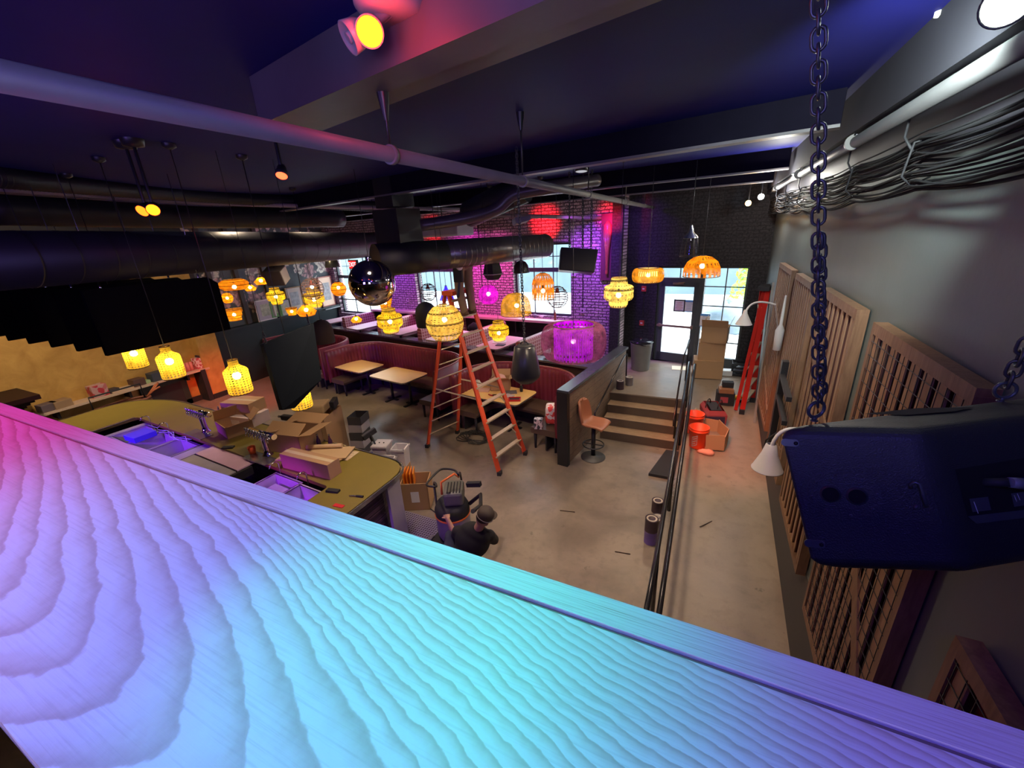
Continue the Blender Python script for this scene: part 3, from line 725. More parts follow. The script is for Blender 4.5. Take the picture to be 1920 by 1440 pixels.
for i in range(420):
    a=rnd.random()*2*PI;z=rnd.random();r_=(.62*(1-z*.75))*math.sqrt(rnd.random())
    c=V((q.x+r_*cos(a),16+r_*sin(a),1.3+z*1.9));d=V((rnd.uniform(-1,1),rnd.uniform(-1,1),rnd.uniform(-.5,1))).normalized()*.09;e=d.orthogonal().normalized()*.05
    mb.add([c-d,c+e,c+d,c-e],[(0,1,2,3)])
mb.build('foliage',M('bright_leaves',(.35,.60,.06),.6,var=.4,ns=5),pl)
q=onplane(1362,592,(0,13.5,0),(0,1,0));solo(crumple((q.x,13.5,q.z-.5),(.75,.4,.5),9,12),'covered_bicycle',M('grey_tarp',(.22,.30,.36),.5,var=.4),(q.x,13.5,.5),'bulky object under a grey tarp outside the entrance window','tarp')
# ---------------------------------------------------------------- pendant lamps
BULB=glow('lit_bulb',(1,.80,.42),55)
YG=(1.0,.62,.03);OG=(1.0,.30,.01);PG=(1.0,.02,.85)
SH={}
def shm(k):
    if k not in SH:
        SH[k]={'jar':lambda:shade('yellow_bamboo_weave',YG,.34,26,8,.36,True,band=3),
        'jarpale':lambda:shade('pale_bamboo_weave',(.95,.70,.18),.36,24,7,.40,True,band=3),
        'orange':lambda:shade('orange_veneer_weave',OG,.42,2,14,.05,band=4),
        'cage':lambda:shade('orange_cane_ribs',OG,.32,22,3,.46),
        'cone':lambda:shade('orange_folded_shade',OG,.42,8,1,.05,thick=.8),
        'globe':lambda:shade('straw_weave',(.9,.60,.12),.28,26,22,.34,band=4),
        'dome':lambda:shade('olive_mesh',(.75,.42,.03),.22,60,22,.40,True),
        'bottle':lambda:shade('yellow_crochet',(1,.62,.05),.36,22,15,.46,True),
        'pink':lambda:shade('magenta_weave',PG,.42,24,16,.42,thick=.72),
        'saturn':lambda:shade('amber_cane',(1,.42,.03),.35,44,2,.42),
        'drum':lambda:shade('cream_drum_weave',(1,.80,.25),.7,40,14,.2,True),
        'purpledrum':lambda:shade('purple_lit_drum_mesh',(.60,.0,.85),.75,30,7,.36,True),
        'purpleout':lambda:shade('sheer_purple_mesh',(.42,.14,.20),.02,120,60,.40,True,thick=.72),
        'blue':lambda:shade('blue_shade',(.08,.03,1),1.2,10,3,.1)}[k]()
    return SH[k]
CORD=BLACK
PR={
'jar':[(.24,.50),(.27,.47),(.29,.30),(.30,.27),(.44,.23),(.50,.17),(.50,-.17),(.45,-.25),(.33,-.29),(.32,-.42),(.27,-.50)],
'basket':[(.50,.34),(.47,.14),(.42,.13),(.42,-.08),(.36,-.10),(.34,-.34)],
'cone':[(.14,.26),(.50,-.08),(.36,-.30)],
'tierball':[(.15,.46),(.34,.36),(.46,.18),(.50,.0),(.46,-.18),(.36,-.34),(.22,-.42)],
'bottle':[(.20,.95),(.21,.72),(.30,.62),(.46,.50),(.50,.42),(.50,-.55),(.46,-.62)],
'globe':[(.10,.49),(.28,.42),(.42,.28),(.49,.10),(.50,-.06),(.45,-.24),(.36,-.38),(.30,-.44)],
'cage':[(.12,.58),(.30,.50),(.43,.34),(.49,.12),(.50,-.50),(.48,-.54)],
'dome':[(.05,.44),(.25,.40),(.40,.27),(.48,.08),(.50,-.22),(.50,-.25)],
'halfdome':[(.08,.34),(.25,.30),(.40,.18),(.48,.02),(.50,-.18),(.49,-.22)],
'flat':[(.30,.18),(.46,.10),(.50,.0),(.46,-.12),(.34,-.20)],
'ball':[(.06,.49),(.26,.43),(.42,.27),(.50,.02),(.44,-.24),(.30,-.40),(.22,-.45)],
'bell':[(.06,.5),(.12,.3),(.26,.1),(.5,-.42)],
'blackdome':[(.10,.42),(.28,.34),(.42,.14),(.50,-.18),(.50,-.28)],
}
ZCORD=ZC-.02
LAMPS=[]
def lamp(px,py,wpx,D,kind,mat,label,lit=True,zb=0,power=7,col=(1,.72,.35),group=None,ceil=True,flat=False,depth=None,n=28,name='pendant_lamp',bulb=None,bo=(0,0)):
    d=depth or D*F/wpx
    c=at(px,py,d);t=thing(name,label,'lamp',c,group or 'pendant lamps over the dining room')
    pr=[(r_*D,z*D) for r_,z in PR[kind]]
    MB().lathe(pr,c,n,flat=flat).build('lamp_shade',mat,t)
    # rims
    for r_,z in (pr[0],pr[-1]): MB().tube([(c.x+r_*cos(2*PI*i/20),c.y+r_*sin(2*PI*i/20),c.z+z) for i in range(20)],.006,5,True).build('rim',M('cane_rim',(.30,.16,.04),.6) if lit else BLACK,t)
    top=c.z+pr[0][1]
    b=c+V((bo[0],bo[1],zb*D))
    MB().tube([(c.x,c.y,ZCORD),(c.x,c.y,b.z+.09)],.004,6).build('cord',CORD,t)
    s=MB();s.cyl((b.x,b.y,b.z+.035),(b.x,b.y,b.z+.10),.018,n=10);s.build('socket',BLACK,t)
    MB().lathe([(.05,ZC-.001-c.z),(.05,ZC-.03-c.z),(.01,ZC-.05-c.z)],c,14).build('canopy',BLACK,t)
    if lit:
        bb=MB().sph(b,.038,12,8).build('bulb',bulb or BULB,t)
        LAMPS.append((b,power,col,t))
    return t
# jar lamps
lamp(731,601,46,.42,'jar',shm('jar'),'yellow jar-shaped woven lamp right below the mirror ball',zb=-.05)
lamp(935,620,38,.42,'jar',shm('jar'),'yellow jar-shaped woven lamp over the purple-lit raised table',zb=-.12)
lamp(1160,548,54,.42,'jar',shm('jarpale'),'pale yellow jar-shaped woven lamp in front of the brick wall end',zb=-.1,power=9)
lamp(517,555,31,.40,'jar',shm('jar'),'yellow jar-shaped woven lamp nearest the framed pictures',zb=-.05)
lamp(588,558,37,.42,'jar',shm('jar'),'yellow jar-shaped woven lamp in front of a wire sphere lamp',zb=-.1)
# orange lamps at the far left
lamp(438,533,50,.52,'flat',shm('orange'),'wide flat orange lamp, leftmost of the wicker cluster',zb=-.1)
lamp(469,539,21,.28,'cone',shm('cone'),'smaller orange faceted lamp beside the wide flat one',flat=True,n=8,power=3)
lamp(489,526,24,.30,'cone',shm('cone'),'orange faceted lamp highest in the left cluster',flat=True,n=8,power=3)
lamp(426,559,20,.30,'ball',shm('orange'),'orange ball lamp half hidden by the black baffle',power=3)
lamp(439,590,31,.40,'basket',shm('orange'),'orange tiered basket lamp beside the black baffles',zb=.0,power=5)
lamp(547,584,20,.30,'basket',shm('orange'),'small orange tiered lamp left of the brown cylinder lamp',power=3)
lamp(574,581,36,.38,'cone',shm('cone'),'orange faceted lamp above the hanging grey panel',flat=True,n=8,power=5)
lamp(635,542,28,.36,'tierball',shm('orange'),'orange tiered ball lamp between the posters and the mirror ball',power=4,zb=.1)
lamp(668,598,21,.28,'cone',shm('cone'),'small orange faceted lamp under the corner window',flat=True,n=8,power=3)
lamp(722,568,28,.38,'basket',shm('orange'),'orange tiered basket lamp peeking out behind the mirror ball',power=4)
# big globe, cages, domes
lamp(834,605,70,.56,'globe',shm('globe'),'large round straw lamp hanging in front of the ladder',zb=.08,power=12)
lamp(1018,537,42,.40,'cage',shm('cage'),'orange cane cage lamp in front of the right window',zb=-.2,power=6)
lamp(967,575,58,.55,'dome',shm('dome'),'olive mesh dome lamp low beside the chain',zb=.05,power=8,bo=(.04,-.04))
lamp(1316,503,66,.56,'halfdome',shm('cage'),'orange cane dome lamp above the entrance door',zb=.06,power=8)
lamp(916,553,38,.36,'ball',shm('pink'),'glowing magenta ball lamp on the brick wall side',zb=.05,power=5,col=(1,.1,.8),bulb=glow('magenta_bulb',(1,.5,1),10))
lamp(837,550,28,.28,'bell',shm('blue'),'small blue bell lamp glowing between the ladder legs',power=4,col=(.2,.15,1),bulb=glow('blue_bulb',(.5,.6,1),14))
# bottle shaped crochet lamps above the bar
lamp(446,712,41,.22,'bottle',shm('bottle'),'yellow bottle-shaped crochet lamp lowest over the bar, fully visible',zb=.2,power=4,name='crochet_lamp',group='bottle-shaped crochet lamps')
lamp(320,685,38,.22,'bottle',shm('bottle'),'yellow bottle-shaped crochet lamp in front of the shelf with pink cups',zb=.2,power=4,name='crochet_lamp',group='bottle-shaped crochet lamps')
lamp(253,669,33,.22,'bottle',shm('bottle'),'yellow bottle-shaped crochet lamp cut off by the black baffle',zb=.2,power=4,name='crochet_lamp',group='bottle-shaped crochet lamps')
lamp(562,742,38,.24,'bottle',shm('bottle'),'yellow crochet lamp mostly hidden behind the hanging grey panel',zb=.2,power=4,name='crochet_lamp',group='bottle-shaped crochet lamps')
# saturn lamp: drum inside a cane halo
def saturn(px,py,wpx,D,mo,mi,label,power,col,hr=.27,hh=.25,hz=.42,bulb=None,rod=False):
    d=D*F/wpx;c=at(px,py,d);t=thing('pendant_lamp',label,'lamp',c,'pendant lamps over the dining room')
    pr=[(D*(hr+.02),D*hh)]+[(D*(hr+.02+(.48-hr)*sin(PI*i/12)**.55),D*hh*cos(PI*i/12)) for i in range(1,12)]+[(D*(hr+.02),-D*hh)]
    MB().lathe(pr,c,40).build('outer_shade',mo,t)
    MB().lathe([(D*hr,D*hh),(D*hr,-D*hh)],c,40).build('inner_drum',mi,t)
    for z in(-1,1): MB().tube([(c.x+D*(hr+.01)*cos(2*PI*i/32),c.y+D*(hr+.01)*sin(2*PI*i/32),c.z+z*D*hh) for i in range(32)],.008,6,True).build('rim',M('dark_rim',(.12,.06,.05),.5),t)
    MB().tube([(c.x,c.y,ZCORD),(c.x,c.y,c.z+.09)],.005,6).build('cord',CORD,t)
    MB().tube([(c.x-D*hr,c.y,c.z+D*hh*.9),(c.x+D*hr,c.y,c.z+D*hh*.9)],.005,6).build('spider_bar',STEEL,t)
    MB().cyl((c.x,c.y,c.z+.03),(c.x,c.y,c.z+.1),.02,n=10).build('socket',BLACK,t)
    MB().sph(c,.035,12,8).build('bulb',bulb or BULB,t);LAMPS.append((c,power,col,t))
    return t
saturn(1215,516,58,.5,shm('saturn'),shm('drum'),'flat cream drum lamp with cane ends left of the door',6,(1,.75,.4),hr=.30,hh=.22)
saturn(1075,640,122,.90,shm('purpleout'),shm('purpledrum'),'large purple-lit drum lamp inside a sheer mesh shade above the partition',9,(.8,.05,1),hr=.30,hh=.26,bulb=glow('purple_bulb',(1,.5,1),12))
# wire sphere lamps
def wires(px,py,wpx,D,label,mat,lit=False):
    d=D*F/wpx;c=at(px,py,d);t=thing('wire_sphere_lamp',label,'lamp',c,'round wire lamps');rnd=random.Random(int(px))
    mb=MB()
    for k in range(8):
        z=-.42+.84*k/7;r_=math.sqrt(.25-z*z)*D;tl=rnd.uniform(-.07,.07)
        mb.tube([(c.x+r_*cos(a),c.y+r_*sin(a),c.z+z*D+tl*r_*sin(a+rnd.random()*.2)) for a in [2*PI*i/24 for i in range(24)]],.006,5,True)
    for k in range(3):
        a0=PI*k/3;mb.tube([(c.x+D/2*cos(a)*cos(a0),c.y+D/2*cos(a)*sin(a0),c.z+D/2*sin(a)) for a in [2*PI*i/28 for i in range(28)]],.006,5,True)
    mb.build('wire_cage',mat,t)
    MB().tube([(c.x,c.y,ZCORD),(c.x,c.y,c.z+D*.35)],.004,6).build('cord',CORD,t)
    MB().lathe([(.015,D*.42),(.03,D*.3),(.05,D*.2)],c,12).build('socket',M('copper_socket',(.35,.08,.05),.4),t)
    if lit: MB().sph(c+V((0,0,.04)),.03).build('bulb',BULB,t);LAMPS.append((c+V((0,0,.04)),3,(1,.7,.4),t))
DW=M('dark_wire',(.10,.03,.05),.5)
wires(803,548,32,.36,'dark wire sphere lamp against the window left of the ladder',DW)
wires(1045,557,40,.40,'dark wire sphere lamp against the right window behind the cage lamp',DW)
wires(586,542,40,.42,'brown wire sphere lamp behind a yellow jar lamp',M('brown_wire',(.18,.10,.09),.5),True)
# unlit black shades
lamp(977,502,31,.34,'blackdome',M('black_shade',(.012,.012,.015),.3),'black dome lamp hanging above the olive mesh dome',lit=False,name='black_dome_lamp')
lamp(622,493,26,.32,'blackdome',M('black_shade',(.012,.012,.015),.3),'black dome lamp above the orange tiered ball lamp',lit=False,name='black_dome_lamp')
t=lamp(605,622,38,.36,'cage',M('brown_felt_shade',(.05,.035,.03),.8),'dark brown cylinder shade behind the hanging grey panel',lit=False,name='brown_shade')
t=lamp(799,590,40,.42,'cage',M('dark_speaker_cloth',(.02,.02,.03),.6),'dark cylinder shade in front of the window left of the ladder',lit=False,name='dark_cylinder_shade')
# caged lantern
c=at(1293,462,6.2);t=thing('caged_lantern','small glass and wire lantern above the door','lantern',c,None)
mb=MB()
for k in range(6):
    a=PI/3*k;mb.tube([(c.x+.10*cos(a),c.y+.10*sin(a),c.z+.12),(c.x+.13*cos(a),c.y+.13*sin(a),c.z-.14)],.005,5)
for z,r_ in((.12,.10),(-.14,.13)): mb.tube([(c.x+r_*cos(2*PI*i/20),c.y+r_*sin(2*PI*i/20),c.z+z) for i in range(20)],.005,5,True)
mb.build('frame',BLACK,t);MB().lathe([(.09,.12),(.115,-.13)],c,20).build('glass',GLASS,t)
MB().lathe([(.02,.30),(.04,.2),(.10,.14),(.11,.12)],c,16).build('cap',STEEL,t);MB().tube([(c.x,c.y,c.z+.3),(c.x,c.y,ZCORD)],.006,6).build('stem',BLACK,t)
# mirror ball
c=at(698,531,5.5);t=thing('mirror_ball','large glossy mirrored glass ball hanging under the ducts','mirror ball',c)
def mball():
    m,n=nmat('mirror_glass');n=NT(n);v=n.n('ShaderNodeTexVoronoi',ins={'Vector':n.obj(),'Scale':9.0});
    n.out(n.pr((.62,.55,.58),.05,1,bump=n.noise(n.obj(),2.5,1),bs=.25,bd=.05));return m
MB().sph(c,.30,40,28).build('ball',mball(),t);MB().cyl(c+V((0,0,.29)),c+V((0,0,.34)),.04).build('cap',CHROME,t);MB().tube([c+V((0,0,.33)),(c.x,c.y,ZCORD)],.004,6).build('cable',BLACK,t)
# ---------------------------------------------------------------- hanging loudspeakers
def link_chain(p,q,pitch,wire,name,label,twist=0,parent=None,group=None,wf=.85):
    p=V(p);q=V(q);L=(q-p).length;n=int(L/pitch);z=(q-p).normalized();x=z.orthogonal().normalized();y=z.cross(x);mb=MB()
    ll=pitch*1.0+wire*3.4;w=pitch*wf
    for i in range(n):
        a=(PI/2 if i%2 else 0)+twist*i+.6
        u_=x*cos(a)+y*sin(a);c_=p+z*(pitch*(i+.5))
        h=ll/2-w/2;pts=[]
        for k in range(7): an=-PI/2+PI*k/6; pts.append(c_+z*(h+w/2*cos(an))+u_*(w/2*sin(an)))
        for k in range(7): an=PI/2-PI*k/6; pts.append(c_-z*(h+w/2*cos(an))+u_*(w/2*sin(an)))
        mb.tube(pts,wire,6,True)
    if parent is not None: return mb.build(name,BLACKCH,parent)
    return solo(mb,name,BLACKCH,p,label,'chain',group)
BLACKCH=M('blackened_chain_steel',(.055,.06,.065),.32,metal=.35,var=.2)
c=at(985,683,5.0);t=thing('pendant_speaker','black bullet-shaped speaker hanging on a chain before the booths','speaker',c)
MB().lathe([(.001,.24),(.10,.235),(.125,.22),(.165,-.02),(.18,-.12),(.17,-.16),(.10,-.225),(.05,-.24),(.001,-.24)],c,32).build('body',M('speaker_shell',(.022,.022,.03),.3),t)
MB().tube([(c.x+.05*cos(a),c.y,c.z+.25+.03*sin(a)) for a in [PI*i/8 for i in range(9)]],.008,6).build('hanging_loop',BLACK,t)
MB().lathe([(.09,.236),(.085,.245),(.001,.245)],c,24).build('top_plate',BLACKM,t)
tp=at(968,385,4.2);link_chain(c+V((0,0,.27)),(c.x,c.y,ZC-.02),.030,.0045,'hanging_chain','thin black chain carrying the bullet-shaped speaker',.05)
SPB=M('flat_black_shell',(.006,.006,.008),.6);c=at(923,503,7.6);t=thing('wedge_speaker','small black tapered speaker against the magenta brick','speaker',c)
mb=MB();mb.lathe([(.001,.20),(.13,.20),(.20,-.10),(.12,-.20),(.001,-.20)],c,6,flat=True);mb.build('body',SPB,t);MB().tube([(c.x+.205*cos(PI/3*i),c.y+.205*sin(PI/3*i),c.z-.10) for i in range(6)],.007,5,True).tube([(c.x+.12*cos(PI/3*i),c.y+.12*sin(PI/3*i),c.z-.20) for i in range(6)],.006,5,True).build('trim',M('pale_trim',(.5,.45,.5),.4),t);MB().tube([c+V((0,0,.2)),(c.x,c.y,ZCORD)],.005,6).build('cable',BLACK,t)
def boxspk(name,label,quad,back,mat,grille=True):
    """cabinet from four front corners (tl,tr,br,bl) and a depth vector"""
    A=[V(q) for q in quad];bk=V(back);c=sum(A,V())/4+bk/2
    t=thing(name,label,'speaker',c);vs=A+[a+bk for a in A]
    MB().add(vs,[(0,1,2,3),(7,6,5,4),(0,4,5,1),(1,5,6,2),(2,6,7,3),(3,7,4,0)]).build('cabinet',mat,t,bevel=.015)
    if grille:
        n=(A[1]-A[0]).cross(A[3]-A[0]).normalized()
        if n.dot(bk)>0:n=-n
        m_=sum(A,V())/4;G=[m_+(a-m_)*.92+n*.012 for a in A];H=[g-n*.012 for g in G]
        MB().add(G+H,[(0,1,2,3),(0,4,5,1),(1,5,6,2),(2,6,7,3),(3,7,4,0)]).build('grille',M('speaker_grille',(.012,.012,.014),.75,bump=.6,bsc=200),t)
    return t,A,bk
q=[at(1052,463,6.6),at(1122,467,6.4),at(1115,511,6.4),at(1048,506,6.6)]
t,A,bk=boxspk('box_speaker','black rectangular speaker hanging tilted over the right window',q,c2w((.02,-.05,.32)),M('speaker_shell',(.022,.022,.03),.3))
for k,(px,py) in enumerate(((1068,466),(1092,467),(1108,470))):
    p=at(px,py,6.6);link_chain(p,(p.x,p.y,ZC-.02),.032,.005,'hanging_chain',['left thin chain holding the tilted box speaker','middle thin chain holding the tilted box speaker','right thin chain holding the tilted box speaker'][k])
c=at(518,517,8.2);t=thing('box_speaker','small brown angled speaker beside the floral wallpaper','speaker',c)
R_=Matrix.Rotation(.5,3,'Z')@Matrix.Rotation(.35,3,'X');MB().box(c,(.34,.30,.30),M=R_).build('cabinet',M('brown_speaker',(.06,.045,.04),.5),t,bevel=.01);MB().box(c+R_@V((.175,0,0)),(.012,.27,.27),M=R_).build('front_panel',M('pale_panel',(.45,.42,.38),.6),t)
MB().tube([c+V((0,0,.16)),(c.x,c.y,ZCORD)],.006,6).build('hanger',BLACK,t)
q=[at(965,407,6.0),at(996,404,5.9),at(996,412,5.9),at(968,420,6.0)]
t,A,bk=boxspk('ceiling_box','small grey box light fitting among the ducts','q' and q,c2w((-.05,-.04,.2)),M('grey_box',(.18,.17,.18),.5),False);t['category']='fixture'
MB().tube([A[0],(A[0].x,A[0].y,ZCORD)],.006,6).build('hanger',BLACK,t)
# ---------------------------------------------------------------- acoustic baffles
FELT=M('black_felt',(.004,.004,.006),.95,bump=.3,bsc=150,spec=.05)
for i in range(6):
    x=-5.74-.66*i
    t=thing('acoustic_baffle',['right-hand','second from right','third from right','third from left','second from left','leftmost'][i]+' black baffle in the row hanging over the bar','baffle',(x,2.59,3.0),'black acoustic baffles over the bar')
    poly=[(1.94,3.0),(3.24,3.0),(3.24,3.60),(3.14,3.68),(1.94,3.68)]
    vs=[(x-.03,p[0],p[1]) for p in poly]+[(x+.03,p[0],p[1]) for p in poly];n=5
    MB().add(vs,[tuple(range(n)),tuple(range(n,2*n))[::-1]]+[(k,(k+1)%n,n+(k+1)%n,n+k) for k in range(n)]).build('panel',FELT,t)
    for y in (2.1,3.05):
        MB().tube([(x,y,3.66),(x,y,ZCORD)],.004,5).build('hanging_wire',STEEL,t);MB().cyl((x,y,3.64),(x,y,3.73),.012,n=8).build('clip',CHROME,t)
TL,TR,BR,BM,BL_=at(494,645,4.30),at(588,606,4.85),at(603,712,4.80),at(553,765,4.45),at(530,769,4.28)
t=thing('acoustic_baffle','dark grey hanging panel seen face on in front of the booths','baffle',(TL+TR)/2)
n=(TR-TL).cross(BL_-TL).normalized()
if n.dot(CAM-TL)>0:n=-n
A=[TL,TR,BR,BM,BL_];o_=c2w((-.055,.0,.03));vs=A+[a+o_ for a in A]
MB().add(vs,[(0,1,2,3,4),(9,8,7,6,5)]+[(k,(k+1)%5,5+(k+1)%5,5+k) for k in range(5)]).build('panel',M('grey_felt',(.010,.013,.018),.95,bump=.3,bsc=150,spec=.05),t)
for f_ in (.22,.5,.78):
    p=TL+(TR-TL)*f_;MB().sph(p-V((0,0,.06))+c2w((0,0,-.01)),.018,10,8).build('clip',CHROME,t)
for f_ in (.04,.9):
    p=TL+(TR-TL)*f_;MB().tube([p,(p.x,p.y,ZC-.02)],.0025,5).build('hanging_wire',BLACKM,t);link_chain(p,p+V((0,0,.14)),.03,.004,'chain_end',None,parent=t)
# ---------------------------------------------------------------- ceiling services
def beam(p,q,w,z0,label,z1=ZC):
    """painted timber beam; p,q give its near lower edge, w its width toward the street"""
    p=V(p);q=V(q);d=(q-p).normalized();n=V((-d.y,d.x,0));
    if n.y<0:n=-n
    p=p-d*0;a=p+n*w;b=q+n*w
    return struct(MB().prism([(p.x,p.y),(q.x,q.y),(b.x,b.y),(a.x,a.y)],z0,z1).build('ceiling_beam',BEAMP),label)
BEAMP=M('painted_beam',(.075,.065,.07),.5,var=.4,ns=2.5,bump=.4,bsc=7)
def ext(p,q,x0,x1):
    d=q-p;f=lambda x:p+d*((x-p.x)/d.x);return f(x0),f(x1)
zb=4.63
a,b=ext(onz(640,167,zb),onz(1023,0,zb),-2.35,1.0);beam(a,b,.17,zb,'near painted timber ceiling beam, first of a double beam')
a,b=ext(onz(700,203,zb-.03),onz(1220,0,zb-.03),-2.35,1.0);beam(a,b,.17,zb+.03,'near painted timber ceiling beam, second of a double beam')
DKB=M('dark_beam_paint',(.006,.005,.013),.85,var=.3,spec=.1);FLG=M('beam_flange_paint',(.13,.12,.13),.45,var=.3,ns=6)
def ibeam(a,b,label):
    o=thing('ceiling_beam',label,'beam',(a.x,a.y,4.60));o['kind']='structure'
    d=(b-a).normalized();m=(a+b)/2;L=(b-a).length;an=math.atan2(d.y,d.x)
    MB().box((m.x,m.y,(4.62+ZC)/2),(L,.07,ZC-4.62),an).build('web',DKB,o);MB().box((m.x,m.y,4.612),(L,.13,.022),an).build('flange',FLG,o)
for py in ((980,330,1480,255),(1080,360,1455,320)):
    a,b=ext(onz(py[0],py[1],4.60),onz(py[2],py[3],4.60),-12.5,.70);ibeam(a,b,'dark steel cross beam under the ceiling with a pale bottom flange')
ibeam(V((-12.5,11.5-.9,4.6)),V((.70,9.0,4.6)),'dark cross beam closest to the entrance wall')
# long pipes
PIPE=M('pipe_paint',(.17,.16,.155),.5,var=.3,ns=5,bump=.1,bsc=40)
t=thing('sprinkler_pipe','long grey-violet pipe running from the upper left to the entrance','pipe',(-1.46,1.77,4.38))
MB().cyl((-1.46,-.5,4.38),(-1.46,10.6,4.38),.034,n=20).build('pipe',PIPE,t)
for y,z in ((1.77,4.64),(3.31,ZC),(5.2,ZC),(7.4,ZC),(9.3,ZC)):
    MB().cyl((-1.46,y-.012,4.38),(-1.46,y+.012,4.38),.043,n=20).build('coupling',PIPE,t)
    MB().cyl((-1.46,y,4.42),(-1.46,y,z-.02),.007,n=8).build('hanger_rod',BLACK,t);MB().lathe([(.03,z-4.38),(.025,z-4.42),(.01,z-4.5)],(-1.46,y,4.38),12).build('hanger_cup',BLACK,t)
t=thing('conduit_pipe','pale pipe running along the grey wall just under the ceiling','pipe',(.80,2,4.46))
MB().cyl((.86,-.5,4.50),(.76,10.3,4.50),.040,n=20).build('pipe',M('grey_pipe',(.09,.09,.095),.5),t)
for y in (1.9,4.2,6.6,8.8): MB().cyl((.84-.01*y,y,4.5),(.84-.01*y,y+.03,4.5),.052,n=20).build('coupling',PIPE,t);MB().tube([(.84-.01*y,y,4.54),(.84-.01*y,y,ZC)],.007,6).build('hanger_rod',BLACK,t)
# ledger with sagging cable bundle
t=thing('cable_tray','sagging bundle of black cables hooked along the top of the grey wall','cable bundle',(.9,5,4.2))
rnd=random.Random(11)
for k in range(26):
    pts=[];zz=4.10+.011*k+rnd.uniform(-.006,.006);xo=.95-.018*(k%3);sg=rnd.uniform(.3,1.3);ph=rnd.uniform(-.05,.05)
    for i in range(110):
        y=.2+10.0*i/109;fr=((y+.3+ph)/1.15)%1;sag=.05*4*fr*(1-fr)*sg*(.7+.3*sin(y*1.3+k));
        pts.append((xo-.012*y,y,zz-sag+.02*sin(y*.8)))
    MB().tube(pts,.0055+.003*(k%4==0),5).build('cable',M('cable_rubber',(.008,.008,.010),.85,spec=.2),t)
for i in range(9):
    y=.85+1.15*i;MB().tube([(1.0-.012*y,y,4.36),(.90-.012*y,y,4.34),(.88-.012*y,y,4.18),(.93-.012*y,y,4.13),(1.0-.012*y,y,4.17)],.006,6).build('hook',BLACKM,t)
    MB().tube([(.9-.012*y,y,4.3),(.88-.012*y,y+.1,4.38),(.9-.012*y,y+.15,4.75)],.007,5).build('drop_wire',BLACKM,t)
struct(MB().prism([(1.02,-.5),(1.09,-.5),(.965,10.4),(.90,10.4)],4.30,4.56).build('trim_5',M('dark_band_paint',(.035,.033,.045),.6)),'dark painted band along the top of the grey wall')
struct(MB().prism([(.82,-.5),(1.06,-.5),(.955,10.4),(.72,10.4)],4.56,ZC).build('ceiling_bulkhead',M('bulkhead_paint',(.03,.03,.04),.7,spec=.2)),'black boxed ledge along the wall and ceiling')
# ducts
def duct(pts,r,name,label,rings=.16,cap=True,mat=None):
    P=[V(p) for p in pts];t=thing(name,label,'duct',P[0]);mb=MB()
    # smooth path
    path=[]
    if len(P)==2: path=P
    else:
        for i in range(len(P)-1):
            p0=P[max(0,i-1)];p1=P[i];p2=P[i+1];p3=P[min(len(P)-1,i+2)]
            for k in range(8):
                u_=k/8;path.append(.5*((2*p1)+(p2-p0)*u_+(2*p0-5*p1+4*p2-p3)*u_*u_+(3*p1-p0-3*p2+p3)*u_**3))
        path.append(P[-1])
    mb.tube(path,r,32);mb.build('duct_skin',mat or DUCT,t)
    L=0;nx=rings;rg=MB()
    for i in range(len(path)-1):
        d=(path[i+1]-path[i]);l=d.length;z=d.normalized()
        while nx<=L+l:
            c=path[i]+z*(nx-L);rg.cyl(c-z*.006,c+z*.006,r+.005,n=32,cap=False);nx+=rings
        L+=l
    rg.build('seam_rings',mat or DUCT,t);return t
D1a=at(704,489,6.0);D1b=at(1022,461,8.2)
duct([D1a,at(832,478,6.62)],.235,'duct_collar','dark smooth duct end piece right of the mirror ball',rings=.6)
duct([at(826,478,6.58),D1b],.225,'spiral_duct','shiny grey spiral duct running toward the brick wall',.115,mat=M('grey_spiral_steel',(.17,.155,.15),.30,metal=.6,var=.2))
a=at(0,489,3.55);b_=at(722,458,9.3);a=a+(a-b_)*.12
duct([a,b_],.245,'spiral_duct','large dark spiral duct crossing above the bar at the left',.30)
MB_=MB();c=at(748,437,6.35);t=thing('duct_plenum','tall black square duct box joining the two spiral ducts','duct',c)
R_=Matrix.Rotation(-A11,3,'Z');MB().box(c+V((0,0,.0)),(.56,.45,.66),M=R_).build('box',DUCT,t);MB().box(c+V((-.02,0,-.36)),(.60,.49,.03),M=R_).build('flange',BLACKM,t)
MB().box((c.x,c.y,(c.z+.36+ZC)/2),(.4,.4,ZC-c.z-.36),M=R_).build('neck',DUCT,t)
duct([at(-40,392,4.6),at(400,408,7.0),at(640,410,9.0)],.17,'round_duct','thin dark duct above the large left duct',.5)
duct([at(-30,330,3.9),at(400,368,6.6),at(780,392,9.2)],.10,'flexible_duct','ribbed flexible hose duct under the ceiling at the left',.05)
duct([at(790,423,6.0),at(880,408,6.0),at(930,392,6.0),at(965,365,5.9),at(1030,352,5.8),at(1120,338,6.2)],.085,'offset_pipe','dark pipe bending upward past the spiral duct',.9,mat=M('dark_pipe',(.06,.045,.05),.35))
duct([at(880,402,7.4),at(935,375,6.9),at(985,352,6.6)],.22,'duct_elbow','short fat dark elbow duct behind the bent pipe',.25)
duct([at(-20,352,4.5),at(400,381,6.8),at(870,393,8.8)],.035,'conduit_pipe','pale conduit running under the ribbed hose',.9,mat=M('pale_conduit',(.30,.24,.25),.4))
duct([at(900,403,8.6),at(1180,410,10.2)],.04,'conduit_pipe','pale conduit in front of the magenta brick top',.9,mat=M('pale_conduit',(.30,.24,.25),.4))
duct([at(1240,352,8.6),at(1420,330,8.4)],.02,'conduit_pipe','thin bright conduit beneath the second cross beam',.9,mat=M('pale_conduit',(.30,.24,.25),.4))
